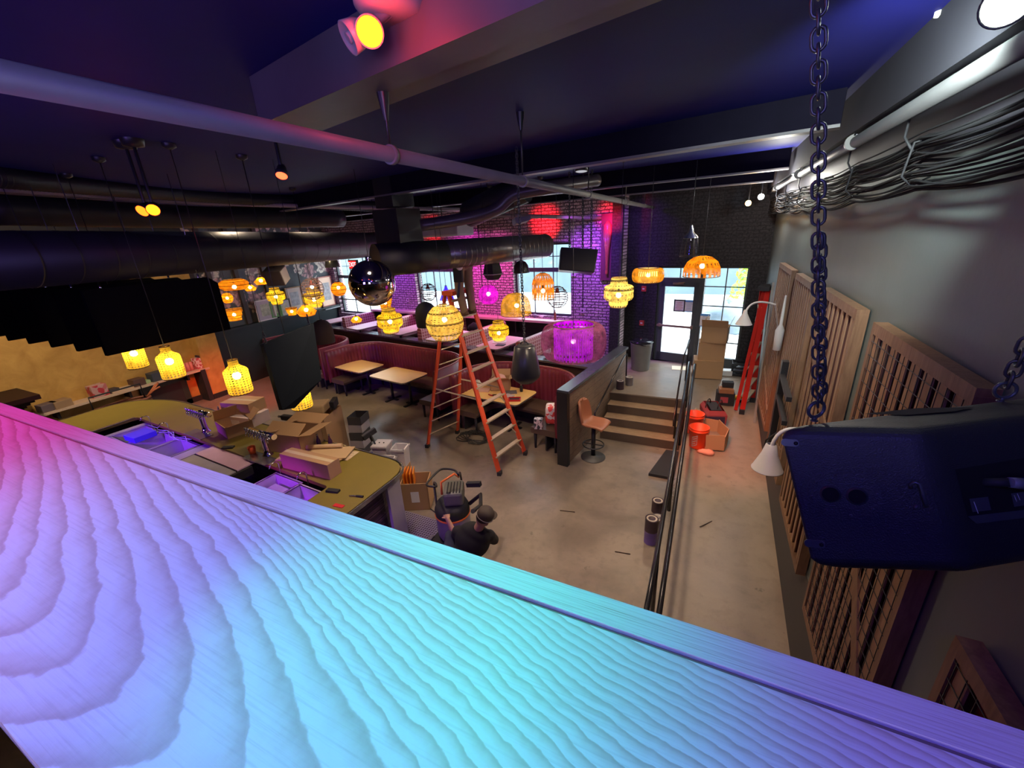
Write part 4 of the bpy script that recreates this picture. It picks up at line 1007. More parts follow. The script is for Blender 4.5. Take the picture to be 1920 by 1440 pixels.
# hanging sheet seen above the spiral duct
t=thing('ceiling_unit','pale grey air unit glimpsed above the spiral duct','air unit',at(830,432,8.6));MB().box(at(830,432,8.6),(1.3,.5,.25),-A11).build('casing',M('pale_casing',(.45,.45,.5),.5),t,bevel=.04);MB().tube([at(830,425,8.6),V((at(830,425,8.6).x,at(830,425,8.6).y,ZC))],.01,6).build('hanger_rod',BLACK,t)
# spot lamps
def par(px,py,d,r_,aim,label,colr,lit=8,stem=True,mat=None,name='spot_lamp',group=None):
    if name=='flood_lamp': lit=min(lit,9 if d<2 else 40)
    c=at(px,py,d);dr_=(V(aim)-c).normalized();t=thing(name,label,'spotlight',c,group)
    MB().lathe([(.001,-2.2),(.55,-2.1),(.75,-1.6),(.8,-1),(.95,-.9),(1.0,0),(.93,0),(.90,-.12)],(0,0,0),24).xf(Matrix.Translation(c)@V((0,0,1)).rotation_difference(dr_).to_matrix().to_4x4()@Matrix.Scale(r_,4)).build('housing',mat or BLACK,t)
    MB().lathe([(.001,-.06),(.9,-.06)],(0,0,0),24).xf(Matrix.Translation(c)@V((0,0,1)).rotation_difference(dr_).to_matrix().to_4x4()@Matrix.Scale(r_,4)).build('lens',glow('lens_'+name+str(int(px)),colr,lit),t)
    if stem:
        b=c-dr_*r_*1.2;MB().tube([b,(b.x,b.y,c.z+r_*1.5),(b.x,b.y,ZC)],.012,8).build('stem',BLACK,t)
        MB().lathe([(.001,ZC-c.z-.06),(.07,ZC-c.z-.05),(.08,ZC-c.z)],(b.x,b.y,c.z),20).build('base',mat or BLACK,t)
    return t,c,dr_
RED=(1,.10,.0)
c=at(693,60,1.42)
t,c,d_=par(693,60,1.42,.048,at(600,400,0.6),'double-headed red spotlight glowing on the ceiling at the top',(1,.20,.008),7,False,M('grey_housing',(.28,.25,.28),.35))
bc=at(738,62,1.5);R4=Matrix.Translation(V((bc.x,bc.y,ZC)));MB().lathe([(.001,-.10),(.10,-.10),(.125,-.07),(.13,0)],(bc.x,bc.y,ZC),28).build('junction_box',M('grey_housing',(.28,.25,.28),.35),t)
MB().tube([c-d_*.12,(bc.x,bc.y,ZC-.08)],.02,8).build('arm',M('grey_housing',(.28,.25,.28),.35),t)
c3=at(652,72,1.45);MB().lathe([(.001,-1.6),(.6,-1.5),(.9,-.8),(1,0),(.9,0),(.7,-.2),(.001,-.25)],(0,0,0),24).xf(Matrix.Translation(c3)@V((0,0,1)).rotation_difference((at(560,120,1.4)-c3).normalized()).to_matrix().to_4x4()@Matrix.Scale(.052,4)).build('second_head',M('grey_housing',(.28,.25,.28),.35),t)
MB().tube([c3,(bc.x,bc.y,ZC-.08)],.018,8).build('arm',M('grey_housing',(.28,.25,.28),.35),t)
pts=[at(660+0*i,120,1.9) for i in range(1)];
SPOTS=[]
t,c,d_=par(528,330,3.0,.042,(-1.8,.6,1.5),'small red spotlight hanging below the violet pipe',(1,.06,.02),7,True);SPOTS.append((c,d_))
t,c,d_=par(287,394,3.4,.05,(-2.0,.5,3.0),'right red spotlight of the pair above the left duct',(1,.12,.005),8);SPOTS.append((c,d_))
t,c,d_=par(266,396,3.45,.05,(-3.2,-.6,2.6),'left red spotlight of the pair above the left duct',(1,.08,.005),8);SPOTS.append((c,d_))
par(1891,4,1.12,.058,(.02,.1,3.9),'very bright white floodlight at the upper right corner',(.9,1,.95),60,False,name='flood_lamp')
par(1492,320,5.6,.065,(.0,1.5,3.0),'bright white ceiling spotlight behind the big chain',(.95,1,.85),60,True,name='flood_lamp')
par(1427,369,7.6,.055,(.0,1,3.2),'small white ceiling spotlight near the entrance',(.9,.95,1),40,True,name='flood_lamp')
par(1403,381,7.8,.055,(.0,1,3.2),'small amber ceiling spotlight near the entrance',(1,.55,.15),30,True,name='flood_lamp')
c=at(1757,47,1.9);t=thing('smoke_detector','tiny pale sensor on the ceiling near the floodlight','sensor',(c.x,c.y,ZC));MB().lathe([(.02,0),(.02,-.02),(.001,-.025)],(c.x,c.y,ZC),14).build('body',WHITE,t)
par(1090,322,4.55,.07,(-1.4,4.4,0),'white-faced downlight on the cross beam with a faint glow added to its lens',(.5,.5,.55),1.0,True,name='downlight')  # faint emission makes the lens face look white
# exit sign
c=at(663,496,10.2);t=thing('exit_sign','small red lit exit sign above the corner window','sign',c)
MB().box(c,(.34,.06,.22),-A11).build('housing',BLACK,t)
cu=bpy.data.curves.new('exit_text','FONT');cu.body='EXIT';cu.size=.15;cu.align_x='CENTER';cu.align_y='CENTER';cu.extrude=.003
MB().box(c-W*.033,(.30,.006,.18),-A11).build('face',glow('exit_red',(1,.02,.02),1.3),t)
o=bpy.data.objects.new('exit_lettering',cu);COL.objects.link(o);dg=bpy.context.evaluated_depsgraph_get();me=bpy.data.meshes.new_from_object(o.evaluated_get(dg));bpy.data.objects.remove(o)
me.materials.clear();me.materials.append(glow('exit_white',(1,.75,.75),1.6));o=bpy.data.objects.new('lettering',me);COL.objects.link(o);o.parent=t;o.location=-W*.039;o.rotation_euler=(PI/2,0,-A11)
# decor panel on the brick wall: tall dark board with red figure
s_,z_=locate(B0,B1,1141,470);
pc=inward(B0,B1,s_,z_,-.05);t=thing('wall_board','tall dark red board with carved guitar shape at the right end of the brick wall','board',pc)
zt_=locate(B0,B1,1140,400)[1];zb_=locate(B0,B1,1141,525)[1]
MB().box(V((pc.x,pc.y,(zt_+zb_)/2)),(.34,.04,zt_-zb_),bang).build('backboard',M('wine_board',(.12,.03,.05),.5),t)
mb=MB();z0=zb_+.15
mb.lathe([(.02,0),(.035,.02),(.03,.14),(.03,.2),(.05,.55),(.085,.8),(.11,1.0),(.10,1.12),(.04,1.2),(.001,1.22)],V((pc.x,pc.y,z0))-bn*(-0.0)-V((0,.07,0)),16);mb.xf(Matrix.Identity(4)).build('figure',M('red_varnish',(.55,.10,.08),.35),t)
mb=MB();
for k in range(5):mb.tube([V((pc.x-.03+.015*k,pc.y-.12,z0+.1)),V((pc.x-.06+.03*k,pc.y-.19,z0+1.1))],.003,4)
mb.build('strings',STEEL,t)
for px,py,nm,lb in ((1076,513,'wall_switch','pale square cover plate right of the window on the brick'),(1093,582,'outlet','four-socket white outlet box low on the brick wall'),(895,564,'outlet','small dark outlet box on the magenta brick'),(766,562,'outlet','white outlet on the brick left of the ladder window')):
    s_,z_=locate(B0,B1,px,py);pc=inward(B0,B1,s_,z_,-.02);t=thing(nm,lb,'outlet' if nm=='outlet' else 'switch',pc);MB().box(pc,(.11,.04,.12),bang).build('cover',M('pink_plate',(.55,.45,.5),.5),t);MB().box(pc-bn*.02,(.04,.01,.05),bang).build('socket',BLACKM,t)
s_,z_=locate(B0,B1,1093,545);pc=inward(B0,B1,s_,z_,-.012);solo(MB().tube([(pc.x,pc.y,1.95),(pc.x,pc.y,ZC-.2)],.012,6),'conduit',BLACK,(pc.x,pc.y,1.95),'thin black conduit rising from the outlet on the brick wall','conduit')
s_,z_=locate(B0,B1,795,560)
for px,lb in ((905,'thin black conduit dropping behind the magenta ball lamp'),):
    s_,z_=locate(B0,B1,px,545);pc=inward(B0,B1,s_,z_,-.012);solo(MB().tube([(pc.x,pc.y,2.1),(pc.x,pc.y,ZC-.2)],.012,6),'conduit',BLACK,(pc.x,pc.y,2.1),lb,'conduit')
# pictures on the wainscot shelf
def fplane(px,py): return onplane(px,py,flp(0,0,.16),fn)
def picture(px,py,w,h,label,fc,pc_,tilt=.15,gl=.16):
    q=fplane(px,py);s_=(q-V((*FL0,0))).dot(fl);z=max(1.785+h/2,q.z) if gl<.2 else q.z
    c=flp(s_,z,gl);t=thing('framed_picture',label,'picture',flp(s_,z-h/2,gl))
    MB().box(c,(w,.02,h),fang).build('print',pc_,t)
    mb=MB()
    for k in(-1,1): mb.box(c+fl*(k*w/2)+fn*.008,(.04,.035,h+.04),fang);mb.box(c+V((0,0,k*h/2))+fn*.008,(w,.035,.04),fang)
    mb.build('frame',fc,t);MB().box(c+fn*.013,(w*.55,.004,h*.6),fang).build('image',M('picture_ink_%d'%int(px),tuple([random.uniform(.35,.6)]*2+[random.uniform(.3,.45)]),.5,var=.8,ns=9),t);return t
WF=M('white_frame',(.7,.6,.6),.5);BF=M('brown_frame',(.35,.20,.10),.5)
picture(498,581,.62,.62,'white framed print, leftmost on the wainscot shelf',WF,M('mauve_print',(.45,.36,.42),.5))
picture(517,579,.36,.48,'green print standing second from left on the shelf',M('green_frame',(.12,.3,.08),.5),M('green_print',(.2,.42,.12),.5))
picture(533,579,.50,.52,'grey framed print beside the small green one',M('dark_frame',(.05,.05,.05),.5),M('pale_print',(.5,.48,.46),.5))
picture(556,560,.62,.75,'brown framed print higher on the wall behind the jar lamp',BF,M('cream_print',(.6,.5,.42),.5),gl=.08)
picture(617,555,.60,1.05,'large peach poster near the corner window',M('red_frame',(.4,.15,.12),.5),M('peach_print',(.85,.62,.45),.5),gl=.08)
picture(594,585,.5,.5,'small white-shelved print left of the peach poster',WF,M('white_print',(.6,.6,.62),.5),gl=.10)
q=fplane(622,577);s_=(q-V((*FL0,0))).dot(fl)
t=thing('wall_shelf','small grey shelf under the peach poster','shelf',flp(s_,q.z,.1));MB().box(flp(s_,q.z,.16),(.8,.22,.03),fang).build('board',M('grey_shelf',(.3,.32,.34),.5),t)
# ---------------------------------------------------------------- bar
OLIVE=M('olive_laminate',(.20,.155,.03),.42,var=.12,ns=4)
TILE=brick('purple_scale_tile',(.10,.05,.09),(.14,.08,.12),(.03,.02,.03),.9,.4,.4)
STL=M('sink_steel',(.55,.52,.60),.28,metal=.35,var=.2)
ct_=thing('bar_counter','olive topped L-shaped bar counter with a sink well behind the ledge','bar counter',(-6.5,3.2,0))
zt=1.10
def rnd_poly(pts,r,k=6):
    out=[];n=len(pts)
    for i in range(n):
        p=V((*pts[i],0));a=V((*pts[i-1],0));b=V((*pts[(i+1)%n],0));rr=r[i]
        if rr<=0: out.append((p.x,p.y));continue
        da=(a-p).normalized();db=(b-p).normalized()
        for j in range(k+1):
            t_=j/k;q=(p+da*rr)*(1-t_)**2+p*2*t_*(1-t_)+(p+db*rr)*t_**2;out.append((q.x,q.y))
    return out
outer=[(-3.52,2.45),(-3.52,3.80),(-9.95,4.12),(-10.95,3.75),(-10.95,1.2),(-9.75,1.2),(-9.60,3.33),(-4.17,2.99),(-4.17,2.45)]
MB().prism(rnd_poly(outer,[0,.38,.5,.5,0,0,.06,.06,0]),zt-.05,zt).build('countertop',OLIVE,ct_)
eb=[(-3.495,2.45),(-3.495,3.825),(-9.95,4.145),(-10.975,3.76),(-10.975,1.2)]
ring=rnd_poly(eb,[0,.38,.5,.5,0]);
ring=ring
mb=MB()
for i in range(len(ring)-1): mb.bar((*ring[i],zt-.025),(*ring[i+1],zt-.025),.018,.054)
mb.build('edge_band',STEEL,ct_)
front=[(-3.70,2.45),(-3.70,3.58),(-9.95,3.88),(-10.75,3.6),(-10.75,1.2),(-10.35,1.2),(-10.35,3.4),(-9.8,3.5),(-4.0,3.3),(-4.0,2.45)]
MB().prism(rnd_poly(front,[0,.25,.4,.4,0,0,0,0,0,0]),0,zt-.05).build('tiled_front',TILE,ct_)
MB().box((-3.60,3.50,.525),(.05,.24,1.04)).build('end_panel',M('lilac_panel',(.45,.42,.50),.4),ct_)
# sink well units below the counter, stainless steel
well=thing('bar_sink_unit','stainless sink and ice well unit lit violet behind the bar','sink unit',(-6.5,2.7,0));well.rotation_euler=(0,0,-.0645);well.location=(-6.5,2.86,.125)
MB().b2((-9.5,2.25,.0),(-4.2,2.28,.85)).build('casing',BLACKM,well)
def basin(x0,x1,y0,y1,z0,z1,name,par):
    mb=MB();mb.b2((x0,y0,z0),(x1,y1,z0+.01))
    for a,b in (((x0,y0,z0),(x0+.012,y1,z1)),((x1-.012,y0,z0),(x1,y1,z1)),((x0,y0,z0),(x1,y0+.012,z1)),((x0,y1-.012,z0),(x1,y1,z1))): mb.b2(a,b)
    mb.b2((x0-.02,y0-.02,z1-.006),(x1+.02,y0+.012,z1)).b2((x0-.02,y1-.012,z1-.006),(x1+.02,y1+.02,z1)).b2((x0-.02,y0,z1-.006),(x0+.012,y1,z1)).b2((x1-.012,y0,z1-.006),(x1+.02,y1,z1))
    return mb.build(name,STL,par)
xs=[-9.3,-8.65,-8.0,-7.35]
for i in range(3): basin(xs[i]+.03,xs[i+1]-.03,2.45,2.95,.62,.88,'basin',well)
MB().b2((-9.42,2.30,.86),(-9.3,3.05,.89)).build('drainboard',STL,well);MB().b2((-7.33,2.36,.85),(-7.1,3.05,.88)).build('drainboard',STL,well)
MB().b2((-7.0,2.46,.80),(-5.75,2.90,.92)).build('cooler_body',BLACKM,well)
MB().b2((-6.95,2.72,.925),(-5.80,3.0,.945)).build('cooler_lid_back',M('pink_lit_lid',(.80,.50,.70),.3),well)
MB().b2((-6.95,2.45,.915),(-5.80,2.70,.935)).build('cooler_lid_front',STL,well)
basin(-5.28,-4.72,2.5,2.95,.70,.90,'basin',well);basin(-4.66,-4.22,2.4,2.9,.72,.92,'basin',well)
MB().b2((-5.22,2.56,.76),(-4.80,2.88,.79)).build('ice_tray',STL,well)
for x in (-9.1,-8.4,-5.2,-4.6):
    MB().tube([(x,2.98,.9),(x,2.98,1.06),(x,2.95,1.10),(x,2.88,1.10),(x,2.84,1.05)],.010,8).build('faucet',CHROME,well)
rnd=random.Random(3)
for i in range(3):
    pts=[(-9.0+.2*k+.05*rnd.random(),2.9+.05*sin(k*2+i),.93+.03*cos(k*1.7+i)) for k in range(8)];MB().tube(pts,.006,5).build('tubing',M('clear_tubing',(.5,.5,.7),.2),well)
MB().b2((-9.66,2.4,1.10),(-9.60,3.30,1.108)).build('well_edge_strip',STEEL,ct_)
solo(MB().b2((-8.85,2.80,1.01),(-8.5,3.12,1.10)),'plastic_tub',M('blue_tub',(.08,.06,.7),.3),(-8.7,2.95,1.01),'blue lit square tub sitting over the far sink basin','tub')
# beer taps
def taps(x,y,rz,label,n=9):
    t=thing('beer_tower',label,'beer tap',(x,y,zt),'chrome beer towers');t.rotation_euler=(0,0,rz);t['_w']=[0,0,0]
    MB().lathe([(.075,0),(.075,.012),(.05,.03),(.042,.10),(.040,.34)],(-.0,0,0),20).build('column',CHROME,t)
    MB().cyl((-.30,0,.36),(.30,0,.36),.042,n=20).build('crossbar',CHROME,t)
    for i in range(n):
        xx=-.27+.54*i/(n-1)
        MB().cyl((xx,-.03,.36),(xx,-.085,.35),.012,n=10).cyl((xx,-.085,.36),(xx,-.09,.30),.009,n=10).build('spout',CHROME,t)
        MB().cyl((xx,-.075,.37),(xx,-.08,.43),.011,.016,n=10).build('tap_handle',STEEL,t)
    MB().box((0,-.12,.006),(.55,.2,.012)).build('drip_tray',STEEL,t)
    return t
taps(-7.55,3.42,math.radians(-4),'chrome multi-tap beer tower farther along the olive bar')
taps(-5.72,3.26,math.radians(-4),'chrome multi-tap beer tower in front of the open cardboard box')
# boxes on the bar
carton((-7.20,3.92,zt),.12,.62,.42,.20,'white-labelled closed carton lying under a small brown box on the bar',open_=False,mat=M('white_carton',(.62,.50,.50),.7),print_=True)
carton((-7.28,3.98,zt+.20),.20,.60,.36,.20,'small brown taped box on top of the white carton',open_=False)
carton((-7.05,3.62,zt),-.25,.50,.40,.20,'brown open box left of the near beer tower',flap=(20,110,40,60))
carton((-5.55,3.62,zt),.16,.62,.46,.30,'large open brown box with raised flaps behind the near beer tower',flap=(12,168,15,150))
# long narrow box + papers
carton((-4.72,3.20,zt),.02,.90,.20,.22,'long narrow brown box lying in front on the olive bar',open_=False,tape=True,print_=False)
mb=MB();
t=thing('cardboard_stack','stack of flattened pale cardboard sheets behind the long narrow box','cardboard',(-5.0,3.5,zt))
for k in range(3): MB().box((-5.05+.04*k,3.48+.03*k,zt+.008+.014*k),(.95,.34,.012),.30+.04*k).build('sheet',CARD2,t)
t=thing('paper_roll','pale rolled tube lying on the flattened cardboard','roll',(-5.1,3.62,zt+.05));MB().cyl((-5.5,3.42,zt+.075),(-4.75,3.78,zt+.075),.032,n=16).build('roll_body',CARD2,t)
solo(MB().box((-4.72,3.66,zt+.006),(.55,.26,.004),.1),'printed_sheet',printed('printed_sheet',(.62,.50,.36),(.52,.40,.28),30),(-4.72,3.66,zt),'printed tan sheet lying on the olive bar behind the narrow box','paper')
def bottle(x,y,z,label,col,s=1,name='bottle'):
    t=thing(name,label,'bottle',(x,y,z));MB().lathe([(.001,0),(.034*s,0),(.036*s,.02),(.036*s,.10*s),(.016*s,.16*s),(.013*s,.20*s)],(x,y,z),14).build('glass',M('bottle_%d'%int(abs(x*100)),col,.2),t);MB().cyl((x,y,z+.2*s),(x,y,z+.225*s),.016*s,n=10).build('stopper',STEEL,t);return t
bottle(-5.20,3.74,zt,'left one of two small dark spray bottles on the bar',(.05,.02,.06),.9)
bottle(-5.02,3.80,zt,'right one of two small dark spray bottles on the bar',(.05,.02,.06),.9)
bottle(-8.05,3.95,zt,'small dark stoppered bottle alone beyond the far beer tower',(.06,.03,.04),.8)
solo(MB().box((-6.55,3.18,zt+.012),(.17,.07,.024),.5),'remote_control',BLACKM,(-6.55,3.18,zt),'dark flat gadget lying between the two beer towers','gadget')
solo(MB().box((-4.02,2.93,zt+.014),(.17,.06,.028),.2),'phone_charger',BLACKM,(-4.02,2.93,zt),'dark block lying at the corner of the sink well','gadget')
t=thing('screwdriver','small dark screwdriver on the empty end of the olive bar','tool',(-3.66,2.96,zt));MB().cyl((-3.75,2.93,zt+.012),(-3.66,2.96,zt+.012),.006,n=8).build('shaft',STEEL,t);MB().cyl((-3.66,2.96,zt+.012),(-3.57,2.98,zt+.012),.013,n=8).build('handle',BLACKM,t)
solo(MB().box((-3.72,2.74,zt+.004),(.14,.05,.008),.1),'marker_strip',RP,(-3.72,2.74,zt),'small red strip near the end of the olive bar','strip')
gl=thing('glow_cup','small orange-red translucent cup under the near beer tower','cup',(-5.98,3.20,zt));MB().lathe([(.001,.0),(.04,0),(.055,.12),(.05,.12),(.035,.01)],(-5.98,3.2,zt),18).build('cup_body',M('orange_red_plastic',(.9,.12,.03),.3),gl)
# items on the floor at the bar end
t=thing('tall_carton','tall brown carton standing behind the bar with odds and ends on top','box',(-6.1,4.60,0));R_=Matrix.Rotation(.35,3,'Z')
openbox(.30,.62,1.18,rz=.35,c=(-6.05,4.60,0)).build('body',CARD,t)
MB().box((-6.25,4.62,1.25),(.38,.36,.16),.5).build('bulging_flap',CARD2,t,bevel=.03)
MB().box((-5.98,4.76,1.30),(.05,.28,.14),.6).box((-5.9,4.74,1.32),(.03,.28,.14),.6).build('striped_fins',BLACKM,t)
t=thing('drill','black cordless drill lying among the boxes on the bar','drill',(-6.05,4.1,zt));MB().box((-6.22,4.02,zt+.20),(.24,.09,.09),.1).build('motor',BLACKM,t,bevel=.02);MB().box((-6.05,4.05,zt+.10),(.06,.07,.2),.1,M=Matrix.Rotation(.3,3,'Y')).build('grip',BLACKM,t);MB().cyl((-6.34,4.01,zt+.2),(-6.42,4.0,zt+.2),.02,n=10).build('chuck',STEEL,t);MB().box((-5.98,4.06,zt+.03),(.12,.08,.06),.1).build('battery',CARD2,t)
bl=M('blue_plastic',(.05,.05,.40),.4)
def tub(x,y,z,label,mat,w=.26,h=.14,rz=0):
    t=thing('storage_tray',label,'tray',(x,y,z),'stacked trays beside the tall carton');mb=openbox(w,w*1.2,h,.006,c=(x,y,z),rz=rz);mb.build('body',mat,t);
    MB().box((x,y,z+h),(w*1.1,w*1.28,.012),rz).build('rim',mat,t) if False else None
    return t
for k in range(6): tub(-5.72+.005*k,4.95+.01*k,.10+.155*k,['lowest','second','third','fourth','fifth','topmost'][k]+' tray of the stack between tall carton and blue bucket',[M('tray_grey',(.42,.40,.42),.5),M('tray_dark',(.07,.07,.075),.5)][k%2],rz=.3,h=.15)
solo(MB().box((-5.72,4.95,.05),(.34,.4,.10),.3),'low_box',CARD,(-5.72,4.95,0),'low brown box under the stacked trays','box')
def bucket(x,y,z,r,h,label,mat,name='bucket',cat='bucket',logo=False,handle=True):
    t=thing(name,label,cat,(x,y,z));MB().lathe([(.001,0),(r*.86,0),(r*.88,.01),(r,h*.84),(r*1.05,h*.845),(r*1.05,h*.88),(r*1.01,h*.89),(r*1.02,h*.98),(r*1.06,h),(r*.99,h),(r*.84,.02),(.001,.02)],(x,y,z),28).build('body',mat,t)
    if handle: MB().tube([(x+r*1.06*cos(a),y-r*.15-r*.9*sin(a)*.4,z+h*.86-r*.95*sin(a)) for a in [PI*i/12 for i in range(13)]],.004,6).build('bail_handle',STEEL,t)
    if logo:
        mb=MB();a0=-PI*.62
        rr=lambda zz:(r*.88+(r*.12)*(zz/(h*.84)))+.0015
        for (u0,u1,z0,z1) in ((-.30,.30,.62,.66),(-.30,.30,.16,.20),(-.30,-.25,.18,.64),(.25,.30,.18,.64),(-.2,.2,.50,.55),(-.2,.2,.38,.43),(-.2,.12,.27,.31)):
            vs=[];N=6
            for i in range(N+1):
                a=a0+u0+(u1-u0)*i/N
                sk=(u0+(u1-u0)*i/N)*.25*h
                for zz in (z0*h,z1*h): vs.append((x+rr(zz)*cos(a),y+rr(zz)*sin(a),z+zz+sk))
            mb.add(vs,[(2*i,2*i+2,2*i+3,2*i+1) for i in range(N)])
        mb.build('printed_emblem',M('pale_print',(.8,.55,.5),.5),t)
    return t
_q=onz(690,862,.30);bucket(_q.x,_q.y,0,.17,.36,'blue bucket standing on the floor behind the bar end',bl)
t=thing('floor_squeegee','black floor squeegee standing head up behind the bar end','squeegee',(-5.05,4.6,0));hp=at(722,818,7.0);hb=onz(733,900,0)
hq=at(697,815,6.9);MB().tube([hb,hq+V((0,0,-.05))],.012,8).build('handle',BLACKM,t)
a1=at(681,822,6.85);a2=at(704,806,7.0);MB().bar(a1,a2,.05,.08).build('head',BLACKM,t);MB().bar(a1+c2w((-.01,-.03,-.02)),a2+c2w((-.01,-.03,-.02)),.015,.05).build('blade',M('grey_rubber',(.12,.12,.13),.6),t)
MB().bar((a1+a2)/2,hq+V((0,0,-.12)),.025,.06).build('neck',BLACKM,t)
LIL=M('pale_bin_plastic',(.60,.57,.62),.4)
def bin_(x,y,z,w,h,label,rz=.3,mat=None,lid=False):
    t=thing('storage_bin',label,'bin',(x,y,z),'pale bins at the bar end');mb=MB();tp_=w*1.15
    R=Matrix.Translation((x,y,z))@Matrix.Rotation(rz,4,'Z')
    o=[(-w/2,-w/2,0),(w/2,-w/2,0),(w/2,w/2,0),(-w/2,w/2,0),(-tp_/2,-tp_/2,h),(tp_/2,-tp_/2,h),(tp_/2,tp_/2,h),(-tp_/2,tp_/2,h)]
    i_=[(a*.9,b*.9,max(c,.01)) for a,b,c in o]
    mb.add(o+i_,[(0,3,2,1),(0,1,5,4),(1,2,6,5),(2,3,7,6),(3,0,4,7),(8,9,10,11),(8,12,13,9),(9,13,14,10),(10,14,15,11),(11,15,12,8),(4,5,13,12),(5,6,14,13),(6,7,15,14),(7,4,12,15)])
    mb.xf(R).build('body',mat or LIL,t)
    m2=MB()
    for sx in(-1,1): m2.box((sx*tp_/2,0,h),(.025,tp_+.03,.03));m2.box((0,sx*tp_/2,h),(tp_+.03,.025,.03))
    m2.xf(R).build('rim',mat or LIL,t)
    if lid: MB().box((0,0,h+.01),(tp_,tp_,.02)).xf(R).build('lid',mat or LIL,t);MB().cyl((.04,0,h+.02),(.04,0,h+.03),.012,n=8).cyl((-.04,0,h+.02),(-.04,0,h+.03),.012,n=8).xf(R).build('knob',BLACKM,t)
    return t
bin_(-4.83,4.62,.50,.22,.26,'pale lidded bin at the back of the group beside the bar corner',lid=True)
bin_(-4.48,4.66,.42,.20,.32,'tall pale open bin rightmost in the group beside the bar corner')
bin_(-4.52,4.36,.42,.20,.24,'pale open bin in front of the two others beside the bar corner')
for k,(x,y,w,h,lb) in enumerate(((-4.83,4.62,.36,.50,'brown box under the pale lidded bin'),(-4.50,4.50,.34,.42,'brown box under the two open pale bins'))):
    solo(MB().box((x,y,h/2),(w,.5 if k else .36,h),.3),'support_box',CARD,(x,y,0),lb,'box',bevel=.005)
t=carton((-3.93,4.32,0),.45,.42,.34,.48,'open brown box with orange bags sticking out beside the bar corner',flap=(None,None,None,None),print_=True)
OB=M('orange_plastic',(.95,.27,.02),.4);t=thing('orange_bag','bright orange plastic envelopes sticking out of the open brown box by the bar corner','bag',(-4.05,4.36,.34))
for k in range(4): MB().box((-4.12+.035*k,4.30+.03*k,.47-.01*k),(.012,.24,.24),.45+.05*k).build('envelope',OB,t)
def rubbermat():
    m,t=nmat('perforated_rubber');t=NT(t);v=t.n('ShaderNodeTexVoronoi',ins={'Vector':t.world((1,1,0)),'Scale':26.0,'Randomness':0.0})
    h=t.ramp(v.outputs['Distance'],[(.28,(0,0,0)),(.36,(1,1,1))])
    t.out(t.pr(t.mix((.02,.015,.03),(.22,.19,.30),h),.4,bump=h,bs=.6,bd=.01));return m
mp=[(-4.35,3.05),(-2.95,3.05),(-2.95,3.75)]+[(-2.95-.7+.7*cos(a),3.75+.42*sin(a)) for a in [PI/2*i/6 for i in range(1,7)]]+[(-4.35,4.17)]
solo(MB().prism([(p[0]+.1,p[1]-.1) for p in mp],.001,.02),'rubber_mat',rubbermat(),(-3.7,3.6,0),'perforated round-fronted rubber mat on the floor beside the bar end','mat')
# back wall shelf, recess, basket etc.
YS=.92
t=thing('wall_ledge','long pale shelf fixed to the ochre wall behind the bar','shelf',(-12.7,4.3,YS));MB().b2((-12.9,2.4,YS-.05),(-12.52,6.25,YS)).build('board',CT,t)
for y in (3.1,4.4,5.7): MB().b2((-12.9,y,YS-.22),(-12.62,y+.05,YS-.05)).build('bracket',BLACK,t)
t=thing('fireplace','dark recessed fireplace opening in the ochre wall under the shelf','fireplace',(-12.85,5.2,0))
MB().b2((-12.9,4.7,.0),(-12.84,5.75,.80)).build('surround',M('green_black',(.02,.035,.03),.5),t);MB().b2((-12.845,4.85,.05),(-12.83,5.6,.68)).build('opening',BLACKM,t)
struct(MB().b2((-12.9,6.0,0),(-12.5,6.12,.9)).build('trim_3',BLACKM),'dark post at the end of the shelf')
struct(MB().b2((-12.9,6.14,0),(-12.55,6.66,2.2)).build('wall_left_pier',YEL),'ochre wall pier at the far end of the bar')
struct(MB().b2((-12.9,6.14,0),(-12.52,6.70,.14)).build('baseboard_pier',BLACKM))
def shelfbox(px,py,sz,label,col,name='shelf_box',cat='box',z=YS,mat=None,bev=.01):
    q=onz(px,py,z);x=max(-12.82,min(-12.6,q.x));q=onx(px,py,-12.7);y=q.y
    return solo(MB().box((-12.7,y,z+sz[2]/2),(sz[0],sz[1],sz[2]),.1),name,mat or M('shelf_col_%d'%int(px),col,.5),(-12.7,y,z),label,cat,bevel=bev)
shelfbox(85,755,(.25,.28,.16),'greyish bundle nearest the mantel end of the wall shelf',(.12,.09,.11),'bundle','bundle')
shelfbox(108,745,(.28,.30,.16),'brown opened box at the near end of the wall shelf',(.30,.2,.12))
shelfbox(180,725,(.22,.30,.28),'red and white printed box on the wall shelf',(.4,.05,.06),mat=printed('red_box_print',(.45,.04,.06),(.5,.3,.3),10))
shelfbox(207,722,(.2,.2,.10),'small dark box right of the red printed one',(.04,.03,.04))
shelfbox(229,716,(.22,.6,.05),'flat pale brochures on the middle of the wall shelf',(.55,.42,.30),'brochure_stack','papers')
shelfbox(252,705,(.24,.26,.18),'dark crate holding a pale carton on the wall shelf',(.10,.05,.04))
shelfbox(268,705,(.18,.16,.08),'small green and white packet on the wall shelf',(.35,.5,.25),'packet','packet')
shelfbox(292,698,(.24,.36,.22),'dark glass jar box left of the crochet lamp',(.05,.06,.08))
for k,px in enumerate((346,353,360)):
    q=onx(px,690,-12.7);t=thing('pink_cup',['left','middle','right'][k]+' pink cup of the row near the shelf end','cup',(-12.7,q.y,YS),'pink cups');MB().lathe([(.001,0),(.05,0),(.035,.24),(.03,.24),(.001,.02)],(-12.7,q.y,YS),14).build('cup_body',M('pink_cup',(.65,.22,.20),.4),t)
shelfbox(370,682,(.2,.16,.30),'pink and white patterned bag at the far end of the shelf',(.6,.3,.3),'gift_bag','bag',mat=printed('pink_dots',(.5,.08,.10),(.75,.6,.62),18))
